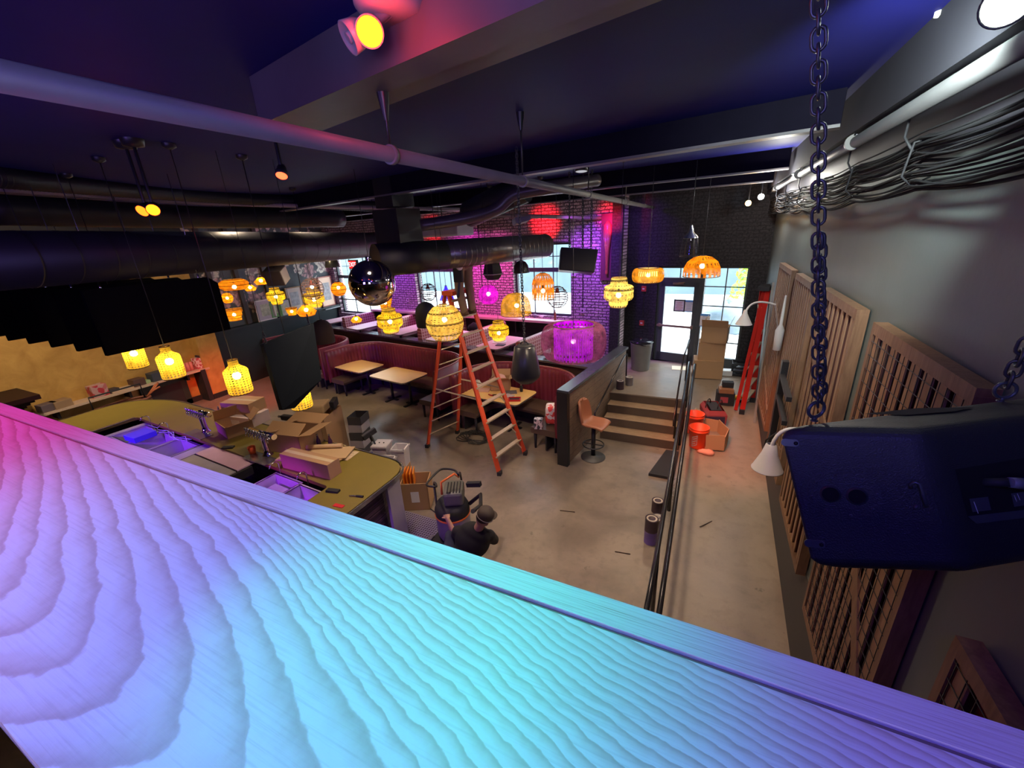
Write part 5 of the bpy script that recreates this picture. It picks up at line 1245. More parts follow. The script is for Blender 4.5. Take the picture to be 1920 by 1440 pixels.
shelfbox(376,678,(.18,.10,.36),'dark upright box at the very end of the wall shelf',(.05,.03,.04))
# basket with handle below the shelf
q=onz(205,775,.45);bx,by=-11.9,3.95
t=thing('wicker_basket','brown wicker basket with a tall square handle below the wall shelf','basket',(bx,by,.55))
RB=M('red_brown_wicker',(.22,.08,.05),.6)
for k in range(4): MB().tube([(bx+.26*cos(a),by+.55*sin(a),.59+.07*k) for a in [2*PI*i/28 for i in range(28)]],.025,6,True).build('coil',RB,t)
MB().tube([(bx,by-.48,.8),(bx,by-.48,1.14),(bx,by+.45,1.14),(bx,by+.45,.8)],.018,6).build('handle',BLACKM,t)
MB().lathe([(.001,.0),(.3,0),(.3,.02)],(bx,by,.56),20).build('bottom',RB,t)
for k in range(5): MB().tube([(bx,by+.5,.8),(bx+.08*cos(k),by+.62+.05*k,.92+.03*k),(bx+.14*cos(k*1.3),by+.75,.98+.05*sin(k*2))],.02,5).build('dried_stalk',M('dried_flower',(.45,.14,.06),.7),t)
solo(MB().b2((bx-.4,by-.7,0),(bx+.3,by+.7,.55)),'low_cabinet',DKWOOD,(bx,by,0),'low dark cabinet carrying the wicker basket','cabinet')
# dark red mantel cabinet at far left edge
t=thing('back_bar_cabinet','dark red moulded cabinet with a deep cornice at the left edge','cabinet',(-12.2,1.6,0));MG=M('mahogany_paint',(.016,.003,.006),.5,spec=.25)
MB().b2((-12.9,.2,0),(-11.95,2.55,1.28)).build('body',MG,t)
for k,(o,z0,z1) in enumerate(((.05,1.26,1.31),(.10,1.31,1.36),(.16,1.36,1.41),(.24,1.41,1.50))): MB().b2((-12.9,.2,z0),(-12.0+o,2.55+o,z1)).build('cornice_step',MG,t)
MB().b2((-11.96,.6,.95),(-11.90,2.3,1.05)).build('rail',MG,t)
MB().b2((-11.955,.7,.3),(-11.94,2.2,.9)).build('red_panel',M('red_cloth',(.65,.01,.05),.6),t)
# ---------------------------------------------------------------- step ladder in the middle
def ladder_bits(t,fl,fr,tl,tr,rl,rr,H_,n,col,tread=True):
    """fl,fr front feet; tl,tr top; rl,rr rear feet"""
    for a,b in((fl,tl),(fr,tr)): MB().bar(a,b,.035,.085,up=(tr-tl)).build('front_rail',col,t)
    for a,b in((rl,tl+ (rl-fl).normalized()*.10),(rr,tr+(rr-fr).normalized()*.10)): MB().bar(a,b,.032,.06,up=(tr-tl)).build('rear_rail',col,t)
    for k in range(1,n+1):
        f=k/(n+.35)
        a=fl.lerp(tl,f);b=fr.lerp(tr,f);d=(b-a).normalized();m=(a+b)/2
        bx_=(rl-fl);bx_.z=0;bx_-=d*bx_.dot(d);bx_.normalize()
        Mx=Matrix((d,bx_,d.cross(bx_))).transposed();L=(b-a).length
        MB().box(m+bx_*.01,(L,.085,.025),M=Mx).box(m+bx_*.055-V((0,0,.015)),(L,.012,.05),M=Mx).build('step',ALU,t)
        a2=rl.lerp(tl,f);b2=rr.lerp(tr,f)
        if k<n: MB().cyl(a2,b2,.012,n=8).build('rear_rung',ALU,t)
        if k<=4:
            MB().bar(a+d*.04-V((0,0,.02)),fl.lerp(tl,max(0,(k-.75)/(n+.35)))+d*.03,.012,.02).build('brace',ALU,t);MB().bar(b-d*.12-V((0,0,.02)),fr.lerp(tr,max(0,(k-.6)/(n+.35)))-d*.02,.012,.02).build('brace',ALU,t)
    m=(tl+tr)/2;d=(tr-tl).normalized();bx_=V((-d.y,d.x,0));Mx=Matrix((d,bx_,V((0,0,1)))).transposed();MB().box(m+V((0,0,.03)),((tr-tl).length+.1,.26,.07),M=Mx).build('top_cap',col,t)
    for a in(fl,fr,rl,rr): MB().box(a+V((0,0,.035)),(.07,.10,.07),.2).build('foot',BLACKM,t)
    for a,b in ((fl.lerp(tl,.42),rl.lerp(tl,.42)),(fr.lerp(tr,.42),rr.lerp(tr,.42))): MB().bar(a,b,.008,.025).build('spreader',ALU,t)
FL_=onz(937,890,0);FR_=onz(985,852,0);RL_=onz(802,838,0);RR_=onz(858,812,0)
top=V((-4.12,6.32,3.05));dw=(FR_-FL_).normalized()*.24
t=thing('step_ladder','tall orange fibreglass step ladder open in the middle of the floor','ladder',(FL_+FR_+RL_+RR_)/4)
ladder_bits(t,FL_,FR_,top-dw,top+dw,RL_,RR_,3.05,10,ORANGE)
# red ladder leaning by the wall: closed step ladder
t=thing('step_ladder','folded red step ladder leaning against the grey wall beside the ramp','ladder',(.75,8.6,.5))
y1=8.62;zf=rampz(8.55)
a=onplane(1393,775,(0,8.55,0),(0,1,0));
A1=V((.62,8.45,zf));A2=V((.84,8.85,zf+.03));T1=V((.72,9.55,zf+2.50));T2=V((.86,9.80,zf+2.50))
q1=at(1440,545,8.0)
fl_=V((.70,8.40,rampz(8.4)));fr_=V((.90,8.95,rampz(8.95)));off=q1-fl_
T1=q1;T2=q1+V((.10,.28,0))
if T2.x>.90:T2.x=.90
for a_,b_,o_ in((fl_,T1,0),(fr_,T2,0)): MB().bar(a_,b_,.04,.085,up=(1,0,0)).build('rail',REDL,t)
for a_,b_ in((fl_,T1),(fr_,T2)): MB().bar(a_+V((-.10,.10,.02)),b_+V((-.06,.08,-.05)),.035,.06,up=(1,0,0)).build('rear_rail',REDL,t)
for k in range(1,9):
    f=k/9.4;MB().bar(fl_.lerp(T1,f),fr_.lerp(T2,f),.08,.03).build('step',ALU,t);MB().cyl(fl_.lerp(T1,f)+V((-.09,.1,0)),fr_.lerp(T2,f)+V((-.09,.1,0)),.012,n=8).build('rear_rung',ALU,t)
MB().box((T1+T2)/2+V((-.03,.02,.04)),(.20,.46,.08),-.2).build('top_cap',BLACKM,t)
for a_ in(fl_,fr_): MB().box(a_+V((0,0,.04)),(.09,.07,.09)).build('foot',BLACKM,t)
t=thing('straight_pole','pale aluminium pole leaning beside the folded red ladder','pole',(.86,7.9,rampz(7.9)));MB().bar((.90,8.1,rampz(8.1)),(.915,8.75,2.95),.035,.02).build('pole_body',M('dull_pole',(.25,.23,.2),.5),t)
# ---------------------------------------------------------------- bar stool
q=onz(1112,857,0);sx,sy=q.x,q.y;t=thing('bar_stool','tan leather bucket bar stool with a black pedestal beside the partition','bar stool',(sx,sy,0))
MB().lathe([(.001,0),(.225,0),(.225,.012),(.06,.03),(.045,.05)],(sx,sy,0),32).build('base',M('cast_iron',(.06,.06,.06),.5),t)
MB().cyl((sx,sy,.03),(sx,sy,.62),.040,n=18).build('pedestal',BLACK,t)
fr=MB();fr.tube([(sx+.19*cos(a),sy+.19*sin(a),.27) for a in [2*PI*i/32 for i in range(32)]],.011,8,True);fr.bar((sx-.19,sy,.27),(sx+.19,sy,.27),.014).bar((sx,sy-.19,.27),(sx,sy+.19,.27),.014);fr.build('foot_ring',BLACK,t)
TAN=M('tan_leather',(.34,.13,.07),.42,bump=.1,bsc=80)
# shell: parametric surface; front of seat points toward +x
fd=V((cos(-.15),sin(-.15),0));sd=V((-fd.y,fd.x,0));vs=[];NU,NV=14,12
prof=[(.24,.0),(.20,.035),(.08,.02),(-.06,.01),(-.15,.03),(-.205,.10),(-.235,.20),(-.255,.31),(-.265,.40),(-.262,.44),(-.25,.455)]
for i,(f_,z_) in enumerate(prof):
    up=i/(len(prof)-1);wd_=.21*(1 if i<8 else 1-.16*(i-7))
    for j in range(NV+1):
        v_=-1+2*j/NV;cur=.05*abs(v_)**2.2*(1 if 1<i<9 else .3)
        p=V((sx,sy,.66))+fd*(f_+(cur*1.6 if up>.45 else 0))+sd*(wd_*v_)+V((0,0,z_+(cur if up<=.45 else 0)-(.02*v_*v_ if i==len(prof)-1 else 0)))
        vs.append(p)
n1=NV+1;o=MB().add(vs,[(i*n1+j,i*n1+j+1,(i+1)*n1+j+1,(i+1)*n1+j) for i in range(len(prof)-1) for j in range(NV)],True).build('seat_shell',TAN,t,sub=1)
m=o.modifiers.new('solid','SOLIDIFY');m.thickness=.045;m.offset=0
# ---------------------------------------------------------------- rails
def rail(name,label,pts,posts,r=.025,mat=BLACK,low=None):
    t=thing(name,label,'railing',pts[0]);MB().tube(pts,r,12).build('handrail',mat,t)
    if low: MB().tube(low,r,12).build('lower_rail',mat,t)
    for a,b in posts: MB().cyl(a,b,r,n=12).build('post',mat,t)
    return t
RAILM=M('black_pipe_rail',(.03,.03,.035),.2,metal=.5)
ys=[2.0,4.1,6.2,8.35];rx=lambda y:-.245-.010*(y-2.8)
zr=lambda y:.93+rampz(y)
y_e=8.45
rail('ramp_railing','black double pipe railing along the open side of the ramp',[(rx(y),y,zr(y)) for y in (1.6,3.4,5,6.5,y_e)],[((rx(y),y,rampz(y)),(rx(y),y,zr(y))) for y in (2.0,3.6,5.3,7.0,8.4)],mat=RAILM,low=[(rx(y)+.10,y,zr(y)-.04) for y in (1.6,3.4,5,6.5,y_e)])
ZS=.68
rail('stair_railing','black stair handrail with an upright end at the right of the steps',[(-.42,7.20,.62),(-.43,7.24,.75),(-.42,8.30,1.58),(-.40,8.95,1.62),(-.40,9.6,1.62)],[((-.42,7.62,.17),(-.42,7.62,.98)),((-.40,9.55,.68),(-.40,9.55,1.62))],.016,RAILM)
sa=onz(1119,795,.17);
rail('wall_railing','black angled handrail on the timber partition side of the steps',[(-1.82,7.10,.05),(-1.82,7.10,.72),(-1.64,8.85,1.36),(-1.62,9.05,1.36),(-1.62,9.05,.70)],[],.016,RAILM)
# cans
CANM=M('paint_can_tin',(.25,.23,.24),.3,metal=.6,var=.4)
def can(x,y,z,label,lid=True,r=.085,h=.19,body=None,group='paint cans'):
    t=thing('paint_can',label,'paint can',(x,y,z),group);MB().lathe([(.001,0),(r,0),(r,.006),(r*.985,.01),(r*.985,h-.01),(r*1.02,h),(r*.9,h),(r*.88,h-.006),(.001,h-.006)],(x,y,z),24).build('body',body or CANM,t)
    MB().lathe([(r*.55,h-.004),(r*.62,h+.002),(r*.8,h-.002)],(x,y,z),24).build('lid_ring',M('cream_lid',(.55,.48,.40),.5),t);return t
DKC=M('dark_can_label',(.06,.035,.05),.4)
q=onz(1231,945,.0);
can(-.44,5.50,0,'paint can farthest of the three along the ramp railing',body=DKC)
can(-.40,5.18,0,'low open paint can in the middle of the row along the ramp railing',h=.13)
can(-.44,4.80,0,'paint can stacked on a purple one nearest the ledge',h=.19,body=DKC).location.z=.19
can(-.44,4.80,0,'violet paint can at the bottom of the nearest stack by the railing',body=M('violet_can',(.16,.10,.35),.4))
can(-1.66,8.62,.68,'dark paint can on the landing at the foot of the partition rail',body=DKC)
can(-1.52,8.92,.68,'shiny splattered paint can behind the dark one on the landing')
# wedge mat
t=solo(MB().prism([(-.70,6.42),(-.30,6.42),(-.30,7.36),(-.52,7.36)],0,.05),'rubber_ramp',BLACKM,(-.5,6.9,0),'black wedge-shaped rubber ramp plate between the steps and the railing','ramp plate')
# ---------------------------------------------------------------- trash can
q=onz(1200,692,.68);t=thing('trash_can','grey ribbed trash can with a black bag on the landing','trash can',(q.x,q.y,.68))
mb=MB();pr=[(.001,0),(.20,0),(.21,.02),(.255,.66),(.265,.68),(.25,.68),(.20,.05),(.001,.05)];mb.lathe(pr,(q.x,q.y,.68),30).build('body',M('grey_bin',(.20,.20,.19),.5),t)
crumple((q.x,q.y,1.30),(.26,.26,.07),8,21).build('bin_bag',M('black_bag',(.015,.015,.02),.2),t)
solo(MB().box((-.60,10.45,.683),(.34,.30,.004),.1),'door_mat',M('pale_yellow_paper',(.75,.68,.45),.7),(-.6,10.45,.68),'pale yellow sheet on the landing in front of the door','paper')
# ---------------------------------------------------------------- things on the ramp
def rz_(y): return rampz(y)+.002
q=onz(1318,715,.68)
t=carton((.02,10.05,.68),.10,.60,.45,.42,'large brown box at the bottom of the pile in front of the entrance window',open_=False,tape=False,print_=False)
MB().box((-.26,9.92,.9),(.04,.2,.3),.1).build('side_flap',CARD2,t)
carton((.06,10.08,1.10),.05,.54,.42,.40,'brown box in the middle of the pile in front of the entrance window',open_=False,tape=False)
carton((.10,10.05,1.50),-.12,.52,.40,.36,'open brown box topmost of the pile with flaps spread',flap=(70,110,None,60))
t=thing('plastic_crate','black slatted milk crate on the landing near the red ladder','crate',(.70,10.35,.68));mb=MB()
for z in(.72,.80,.88,.96):
    for k in(-1,1): mb.box((.70,10.35+k*.17,z),(.36,.012,.035));mb.box((.70+k*.17,10.35,z),(.012,.34,.035))
for a_ in(-1,1):
    for b_ in(-1,1): mb.box((.7+a_*.17,10.35+b_*.17,.83),(.03,.03,.30))
mb.box((.7,10.35,.69),(.34,.34,.015)).build('body',BLACKM,t)
solo(crumple((.70,10.35,.70),(.13,.13,.10),9,31),'cable_coil',M('coiled_cable',(.12,.13,.14),.4),(.7,10.35,.7),'dark coiled cables inside the black milk crate','cable')
solo(MB().box((.42,10.25,.74),(.24,.2,.12),.1),'white_box',WHITE,(.42,10.25,.68),'small white box left of the milk crate','box',bevel=.01)
RBK=M('red_orange_bucket',(.95,.08,.02),.35,var=.05)
q=onz(1300,830,rampz(7.0)+.0)
bucket(.00,7.05,rz_(7.05),.155,.37,'bright red-orange bucket in front with a pale printed emblem',RBK,logo=True)
bucket(-.09,7.50,rz_(7.5),.15,.37,'second red-orange bucket behind the front one by the railing',RBK)
t=thing('tool_bag','open red and grey tool bag full of tools on the ramp','bag',(.20,8.0,rz_(8.0)))
zz=rz_(8.0);RG=M('red_grey_fabric',(.30,.05,.06),.8);
vs=[];
for z,wx,wy in((0,.17,.26),(.22,.18,.27),(.30,.13,.24)): vs+= [(.20+a_*wx*cos(.25)-b_*wy*sin(.25),8.0+a_*wx*sin(.25)+b_*wy*cos(.25),zz+z) for a_,b_ in((-1,-1),(1,-1),(1,1),(-1,1))]
MB().add(vs,[(3,2,1,0)]+[(i*4+k,i*4+(k+1)%4,i*4+4+(k+1)%4,i*4+4+k) for i in range(2) for k in range(4)]).build('bag_body',RG,t,bevel=.01)
MB().box((.20,8.0,zz+.29),(.18,.40,.02),.25).build('open_mouth',BLACKM,t);MB().box((.24,7.76,zz+.11),(.34,.06,.2),.25).build('front_pocket',M('navy_fabric',(.03,.02,.05),.8),t,bevel=.02)
for k in(-1,1): MB().tube([(.20+.10*k+.12*cos(a)*.3,8.0+.14*cos(a),zz+.30+.12*sin(a)) for a in [PI*i/10 for i in range(11)]],.010,6).build('handle',BLACKM,t)
solo(crumple((-.08,7.95,rz_(7.95)),(.13,.14,.11),9,17),'work_gloves',printed('glove_print',(.03,.03,.05),(.5,.3,.15),14),(-.08,7.95,rz_(7.95)),'dark bundle with tan patches between the bucket and the tool bag','bundle')
t=thing('battery_box','black battery charger case with red print behind the tool bag','case',(.40,8.75,rz_(8.75)));zz=rz_(8.75);MB().box((.40,8.75,zz+.13),(.32,.24,.26),.1).build('case_body',BLACKM,t,bevel=.01);MB().box((.40,8.72,zz+.30),(.26,.22,.08),.1).build('top_tray',M('brown_tray',(.30,.13,.06),.5),t);MB().box((.385,8.622,zz+.12),(.14,.004,.12),.1).build('label_print',M('red_label',(.35,.05,.07),.5),t)
MB().box((.42,8.80,zz+.40),(.2,.14,.1),.1).build('lid',BLACKM,t)
t=thing('power_drill','yellow and black power drill lying on the ramp beside the charger','drill',(.62,8.95,rz_(8.9)));zz=rz_(8.95);YL=M('yellow_tool',(.85,.50,.03),.4)
MB().box((.60,8.98,zz+.05),(.22,.08,.08),.1).build('motor',YL,t,bevel=.02);MB().box((.66,8.88,zz+.04),(.05,.16,.05),.2).build('grip',BLACKM,t);MB().cyl((.71,8.99,zz+.05),(.80,9.0,zz+.05),.018,n=10).build('chuck',STEEL,t);MB().tube([(.66,8.8,zz+.02),(.75,8.75,zz+.01),(.86,8.95,zz+.01),(.80,9.4,zz+.03),(.5,9.7,zz+.05)],.006,6).build('cord',BLACKM,t)
t=thing('cut_carton','reddish brown cut-open carton lying beside the front bucket','box',(.25,7.25,rz_(7.25)));zz=rz_(7.2)
pts=[(.12,6.95),(.40,6.98),(.46,7.30),(.30,7.62),(.05,7.60)]
mb=MB()
for i in range(1,5):
    a_=V((*pts[i-1],zz));b_=V((*pts[i],zz+.02));mb.bar((a_+V((0,0,.13))),(b_+V((0,0,.13))),.012,.27)
mb.build('walls',CARD,t);MB().prism(pts,zz,zz+.02).build('bottom',CARD,t)
solo(MB().box((.33,7.18,zz+.05),(.14,.22,.04),.4),'orange_sheet',M('orange_sheet',(.95,.25,.08),.5),(.33,7.18,zz),'bright orange scrap inside the cut-open carton','scrap')
t=solo(crumple((.14,6.86,rz_(6.8)-.01),(.13,.07,.05),9,44),'work_glove',M('salmon_glove',(.80,.35,.25),.8),(.14,6.86,rz_(6.86)),'salmon work glove lying beside the front bucket','glove')
# ---------------------------------------------------------------- coiled cable on the floor
q=onz(893,822,0);rnd=random.Random(9);pts=[]
for i in range(120):
    a=2*PI*i/19;r_=.20+.08*sin(i*.7)+.05*rnd.random();pts.append((q.x+r_*cos(a)*1.2-.1+.0012*i,q.y+r_*sin(a),.012+.0003*i))
solo(MB().tube(pts,.009,5),'coiled_cable',BLACKM,(q.x,q.y,0),'loose coil of black cable on the floor beside the orange ladder','cable')
for p0,p1,lb in (((1050,957),(1078,960),'thin dark stick lying on the floor left of the railing'),((1312,988),(1335,977),'thin stick lying on the lower ramp'),((1153,1034),(1182,1039),'short thin stick near the ledge on the floor')):
    z_=rampz(onz(*p0,0.1).y)+.006 if p0[0]>1240 else .006
    a_=onz(*p0,z_);b_=onz(*p1,z_);solo(MB().cyl(a_,b_,.006,n=6),'wood_stick',DKWOOD,a_,lb,'stick')
# ---------------------------------------------------------------- wet vacuum
vx,vy=-2.88,3.78
t=thing('wet_vacuum','grey shop vacuum on a wheeled frame with a push handle','vacuum',(vx,vy,0))
GR=M('vac_grey',(.13,.12,.14),.5);TR=M('vac_tank',(.20,.18,.24),.35)
MB().lathe([(.001,.16),(.20,.16),(.225,.22),(.23,.48),(.22,.52)],(vx,vy,0),28).build('tank',TR,t)
MB().lathe([(.23,.52),(.235,.60),(.20,.68),(.001,.70)],(vx,vy,0),28).build('lid',BLACKM,t)
mb=MB().box((vx+.03,vy+.04,.80),(.26,.34,.20),.5);mb.build('motor_head',M('vac_green_grey',(.14,.15,.12),.5),t,bevel=.04)
for k in range(5): MB().box((vx-.02+.035*k,vy-.02+.02*k,.905),(.012,.24,.015),.5).build('vent_rib',BLACKM,t)
OR=M('vac_orange',(.85,.20,.04),.4);MB().tube([(vx-.16,vy+.02,.74),(vx-.18,vy+.06,.90),(vx-.08,vy+.24,.95),(vx-.02,vy+.26,.90)],.016,8).build('carry_handle',OR,t)
MB().lathe([(.232,.50),(.24,.515),(.232,.53)],(vx,vy,0),28).build('orange_band',OR,t)
hl=[at(874,990,4.9)];
P0=V((vx-.22,vy-.05,.20));
hpts=[V((vx-.20,vy-.10,.16)),V((vx-.24,vy-.02,.60)),V((vx-.30,vy+.06,.86)),at(818,912,4.95),at(800,908,5.0),at(822,883,5.2),at(836,879,5.3),at(853,882,5.3),at(860,891,5.25),V((vx-.02,vy+.30,.90)),V((vx+.02,vy+.26,.25))]
MB().tube(smooth_path(hpts),.014,8).build('push_handle',BLACK,t)
for a_,b_ in((-.26,-.20),(.20,-.24),(.24,.20),(-.20,.22)):
    MB().cyl((vx+a_-.02,vy+b_,.09 if a_<0 else .05),(vx+a_+.03,vy+b_,.09 if a_<0 else .05),.09 if a_<0 else .05,n=20).build('wheel',GR,t)
MB().box((vx,vy,.13),(.5,.46,.05)).build('chassis',BLACKM,t)
MB().tube([(vx+.2,vy+.12,.62),(vx+.34,vy+.2,.75),(vx+.42,vy+.05,.70),(vx+.40,vy-.12,.72),(vx+.46,vy-.2,.80)],.028,8).build('hose',BLACKM,t)
MB().bar((vx+.14,vy+.20,.86),(vx+.34,vy+.22,.90),.06,.06).build('hose_cuff',BLACKM,t)
solo(MB().tube([(vx-.25,vy+.1,.1),(-3.5,4.2,.012),(-3.9,4.35,.012),(-4.2,4.5,.012)],.008,6),'floor_cable',BLACKM,(vx-.25,vy+.1,0),'thin cord running from the vacuum to the boxes','cord')
# ---------------------------------------------------------------- right wall pallets
def wx(y): return RW0[0]+(RW1[0]-RW0[0])*(y-RW0[1])/(RW1[1]-RW0[1])
STUD=M('dark_red_stud',(.075,.022,.016),.8,var=.3)
SLATW=wood('tan_slat_wood',(.24,.125,.065),(.38,.225,.125),1,(10,10,1.2))
def pallet(y0,y1,z0,z1,n,label,mesh=False,brace=True,back=True,depth=.075,seed=1,backm=None,lath=.012):
    t=thing('wood_pallet',label,'pallet',(wx((y0+y1)/2)-.06,(y0+y1)/2,z0),'pallet panels on the grey wall');rnd=random.Random(seed)
    f=lambda y:wx(y)-.012
    xo=f(y0)-depth;xb=f(y1)
    mb=MB();F_=MB();st=MB()
    F_.bar((xo+depth/2,y0+.02,z0),(xo+depth/2,y0+.02,z1),.045,depth,up=(1,0,0)).bar((f(y1)-depth/2,y1-.02,z0),(f(y1)-depth/2,y1-.02,z1),.045,depth,up=(1,0,0))
    F_.bar((f(y0)-depth/2,y0,z1),(f(y1)-depth/2,y1,z1),depth,.07).bar((f(y0)-depth/2,y0,z0),(f(y1)-depth/2,y1,z0),depth,.07)
    F_.build('frame',PALW,t)
    for i in range(n):
        y=y0+.10+(y1-y0-.20)*i/(n-1);w=rnd.uniform(.036,.05)
        L_=z1-z0-.04-rnd.random()*.03;mb.box((f(y)-depth+.012,y,(z0+z1)/2),(.010,w+lath,L_));st.box((f(y)-depth/2+.006,y,(z0+z1)/2),(depth-.022,w,L_))
    mb.build('slats',SLATW,t);st.build('studs',STUD,t)
    if back: MB().bar((f(y0)-.008,y0+.04,(z0+z1)/2),(f(y1)-.008,y1-.04,(z0+z1)/2),.012,z1-z0-.1).build('back_board',backm or M('dark_red_back',(.15,.05,.04),.7),t)
    if mesh:
        w=MB();k=0;y=y0+.06
        while y<y1-.05: w.cyl((f(y)-depth+.002,y,z0),(f(y)-depth+.002,y+.0,z1),.0022,n=4,cap=False);y+=.07
        z=z0+.05
        while z<z1: w.cyl((f(y0)-depth+.002,y0+.03,z),(f(y1)-depth+.002,y1-.03,z),.0022,n=4,cap=False);z+=.09
        w.build('wire_mesh',BLACK,t)
    if brace:
        for (a,b) in brace: MB().bar((f(a[0])-depth+.005,a[0],a[1]),(f(b[0])-depth+.005,b[0],b[1]),.016,.09).build('brace',PALW,t)
    return t
pallet(6.85,8.15,.95,3.30,8,'slatted pallet panel farthest along the grey wall, by the red ladder',brace=[((7.0,2.4),(8.0,2.75)),((6.95,1.2),(8.0,1.6))],seed=1)
pallet(5.30,6.50,.95,3.30,9,'slatted pallet panel second from the red ladder',brace=[((5.4,1.3),(6.3,1.1))],seed=2)
pallet(3.76,4.98,.95,3.32,8,'dark slatted pallet panel behind the hanging chain',brace=[((3.85,2.3),(4.8,2.75))],seed=3)
pallet(2.12,3.38,.93,3.31,8,'bright slatted pallet panel with wire mesh right of the chain',mesh=True,brace=[((2.2,1.35),(2.75,2.1))],seed=4,lath=.055,backm=wood('dark_back_boards',(.10,.03,.022),(.16,.05,.035),1,(10,10,1.2)))
pallet(.35,1.73,.10,2.45,7,'pallet panel with wire mesh at the lower right edge',mesh=True,brace=[],seed=5,lath=.03)
# bracket with tangled hardware on the wall
t=thing('wall_bracket','black wall bracket with cables among the pallet panels','bracket',(.80,5.15,2.2))
MB().box((.86,5.75,1.75),(.07,.10,1.25)).build('upright',BLACK,t)
MB().bar((.85,5.75,2.20),(.80,4.75,2.25),.05).bar((.85,5.75,1.93),(.80,4.75,1.98),.05).build('arm',BLACK,t)
MB().tube([(.83,5.7,1.4),(.76,5.5,1.25),(.74,5.3,1.5),(.8,5.1,1.7),(.76,4.9,1.6)],.009,6).build('cable',BLACKM,t)
t=thing('spray_can','white tapered nozzle bottle hanging between two pallet panels','bottle',(.84,6.66,2.3));MB().lathe([(.001,0),(.05,0),(.055,.28),(.02,.36),(.012,.75),(.001,.76)],(.86,6.62,2.28),14).build('bottle_body',WHITE,t)
# gooseneck sconces with white shades
WS=M('white_enamel',(.75,.72,.70),.35)
def goose(base,mid,end,label,r=.12,drop=.17,double=False):
    t=thing('gooseneck_sconce',label,'wall lamp',base);b=V(base);e=V(end);m=V(mid)
    pts=[]
    for i in range(17):
        u_=i/16;pts.append(b*(1-u_)**3+ (b+V((-.12,0,.02)))*3*u_*(1-u_)**2 + m*3*u_*u_*(1-u_)+e*u_**3)
    MB().tube(pts,.015,10).build('gooseneck_arm',WS,t);MB().cyl(b,b+V((-.02,0,0)),.05,n=20).build('wall_plate',WS,t)
    if double: pr=[(.03,.10),(.042,.09),(.064,0),(.066,-.004),(.118,-.135),(.122,-.14),(.116,-.14),(.045,0)]
    else: pr=[(.018,.06),(.028,.04),(.035,0),(r,-drop),(r+.004,-drop-.004),(r-.004,-drop)]
    MB().lathe(pr,e,28).build('lamp_shade',WS,t);MB().sph(e-V((0,0,drop*.6)),.025,10,8).build('bulb',M('unlit_bulb',(.8,.8,.75),.2),t)
g1=onplane(1398,572,(0,7.1,0),(0,1,0))
e1=at(1397,588,6.6);b1=V((wx(e1.y+.1)-.015,e1.y+.3,e1.z+.08));
goose(at(1488,574,7.2)if False else b1,e1+V((.05,.05,.30)),e1,'white gooseneck wall lamp reaching out beside the red ladder')
e2=at(1443,852,3.5);b2=V((wx(e2.y)-.015,e2.y+.05,e2.z+.15));goose(b2,e2+V((.0,0,.45)),e2,'white double-cone gooseneck wall lamp peeking from behind the big speaker',double=True)
# ---------------------------------------------------------------- big hanging monitor speaker
def spk_paint(name,c):
    return M(name,c,.42,var=.12,bump=.5,bsc=260)
SPK=spk_paint('textured_black_cabinet',(.022,.027,.028))
tl,tr,br,bl=at(1449,800,1.32),at(1733,806,1.14),at(1818,1078,1.10),at(1512,1068,1.27)
e=c2w((.66,-.03,.26))
tl2,tr2,br2,bl2=tl+c2w((.94,-.095,.11)),tr+c2w((.80,-.072,.10)),br+c2w((.80,-.072,.10)),bl+c2w((.94,-.095,.11))
cen=(tl+br+tl2+br2)/4
t=thing('monitor_speaker','large black wedge stage speaker hanging on chains at the right foreground','speaker',cen)
body=[tl,tr,br,bl,tl2,tr2,br2,bl2]
fc=[(0,1,2,3),(7,6,5,4),(0,4,5,1),(1,5,6,2),(2,6,7,3),(3,7,4,0)]
o=MB().add(body,fc).build('cabinet',SPK,t);m=o.modifiers.new('bevel','BEVEL');m.width=.034;m.segments=5
for p in o.data.polygons:p.use_smooth=False
def fp(u_,v_,off=0):  # side face coordinates from pixels
    return tl+(tr-tl)*u_+(bl-tl)*v_+( (tr-tl)*0 )+ ((br-bl)-(tr-tl))*u_*v_+sn*off
sn=(tr-tl).cross(bl-tl).normalized()
if sn.dot(CAM-tl)<0: sn=-sn
ax_=(tr-tl).normalized();ay_=(bl-tl).normalized()
Hd=M('speaker_hardware',(.075,.095,.10),.3,metal=.3);HOLE=M('port_dark',(.003,.003,.004),.9)
def onface(px,py,off=0): return onplane(px,py,tl,sn)+sn*off
# port plate
pc_=onface(1581,928)
MM=Matrix((ax_,(sn.cross(ax_)).normalized(),sn)).transposed().to_4x4();MM.translation=pc_
def plate(w,h,r,z0,z1,cx_=0,cy_=0):
    pts=[]
    for a_,b_,s0 in ((w/2-r,h/2-r,0),(-w/2+r,h/2-r,90),(-w/2+r,-h/2+r,180),(w/2-r,-h/2+r,270)):
        for k in range(7): an=math.radians(s0+15*k);pts.append((cx_+a_+r*cos(an),cy_+b_+r*sin(an)))
    return MB().prism(pts,z0,z1)
plate(.175,.135,.06,0,.004).xf(MM).build('port_plate',SPK,t)
for dx in(-.031,.031):
    MB().lathe([(.021,.009),(.026,.004),(.026,.0)],(dx,0,.0),28).xf(MM).build('port_ring',Hd,t)
    MB().lathe([(.001,.0045),(.0215,.0045)],(dx,0,.0),28).xf(MM).build('port_hole',HOLE,t)
for k in range(8):
    an=2*PI*k/8+.2;MB().lathe([(.001,.0065),(.003,.006),(.004,.003)],(.078*cos(an),.058*sin(an),.001),10).xf(MM).build('screw',Hd,t)
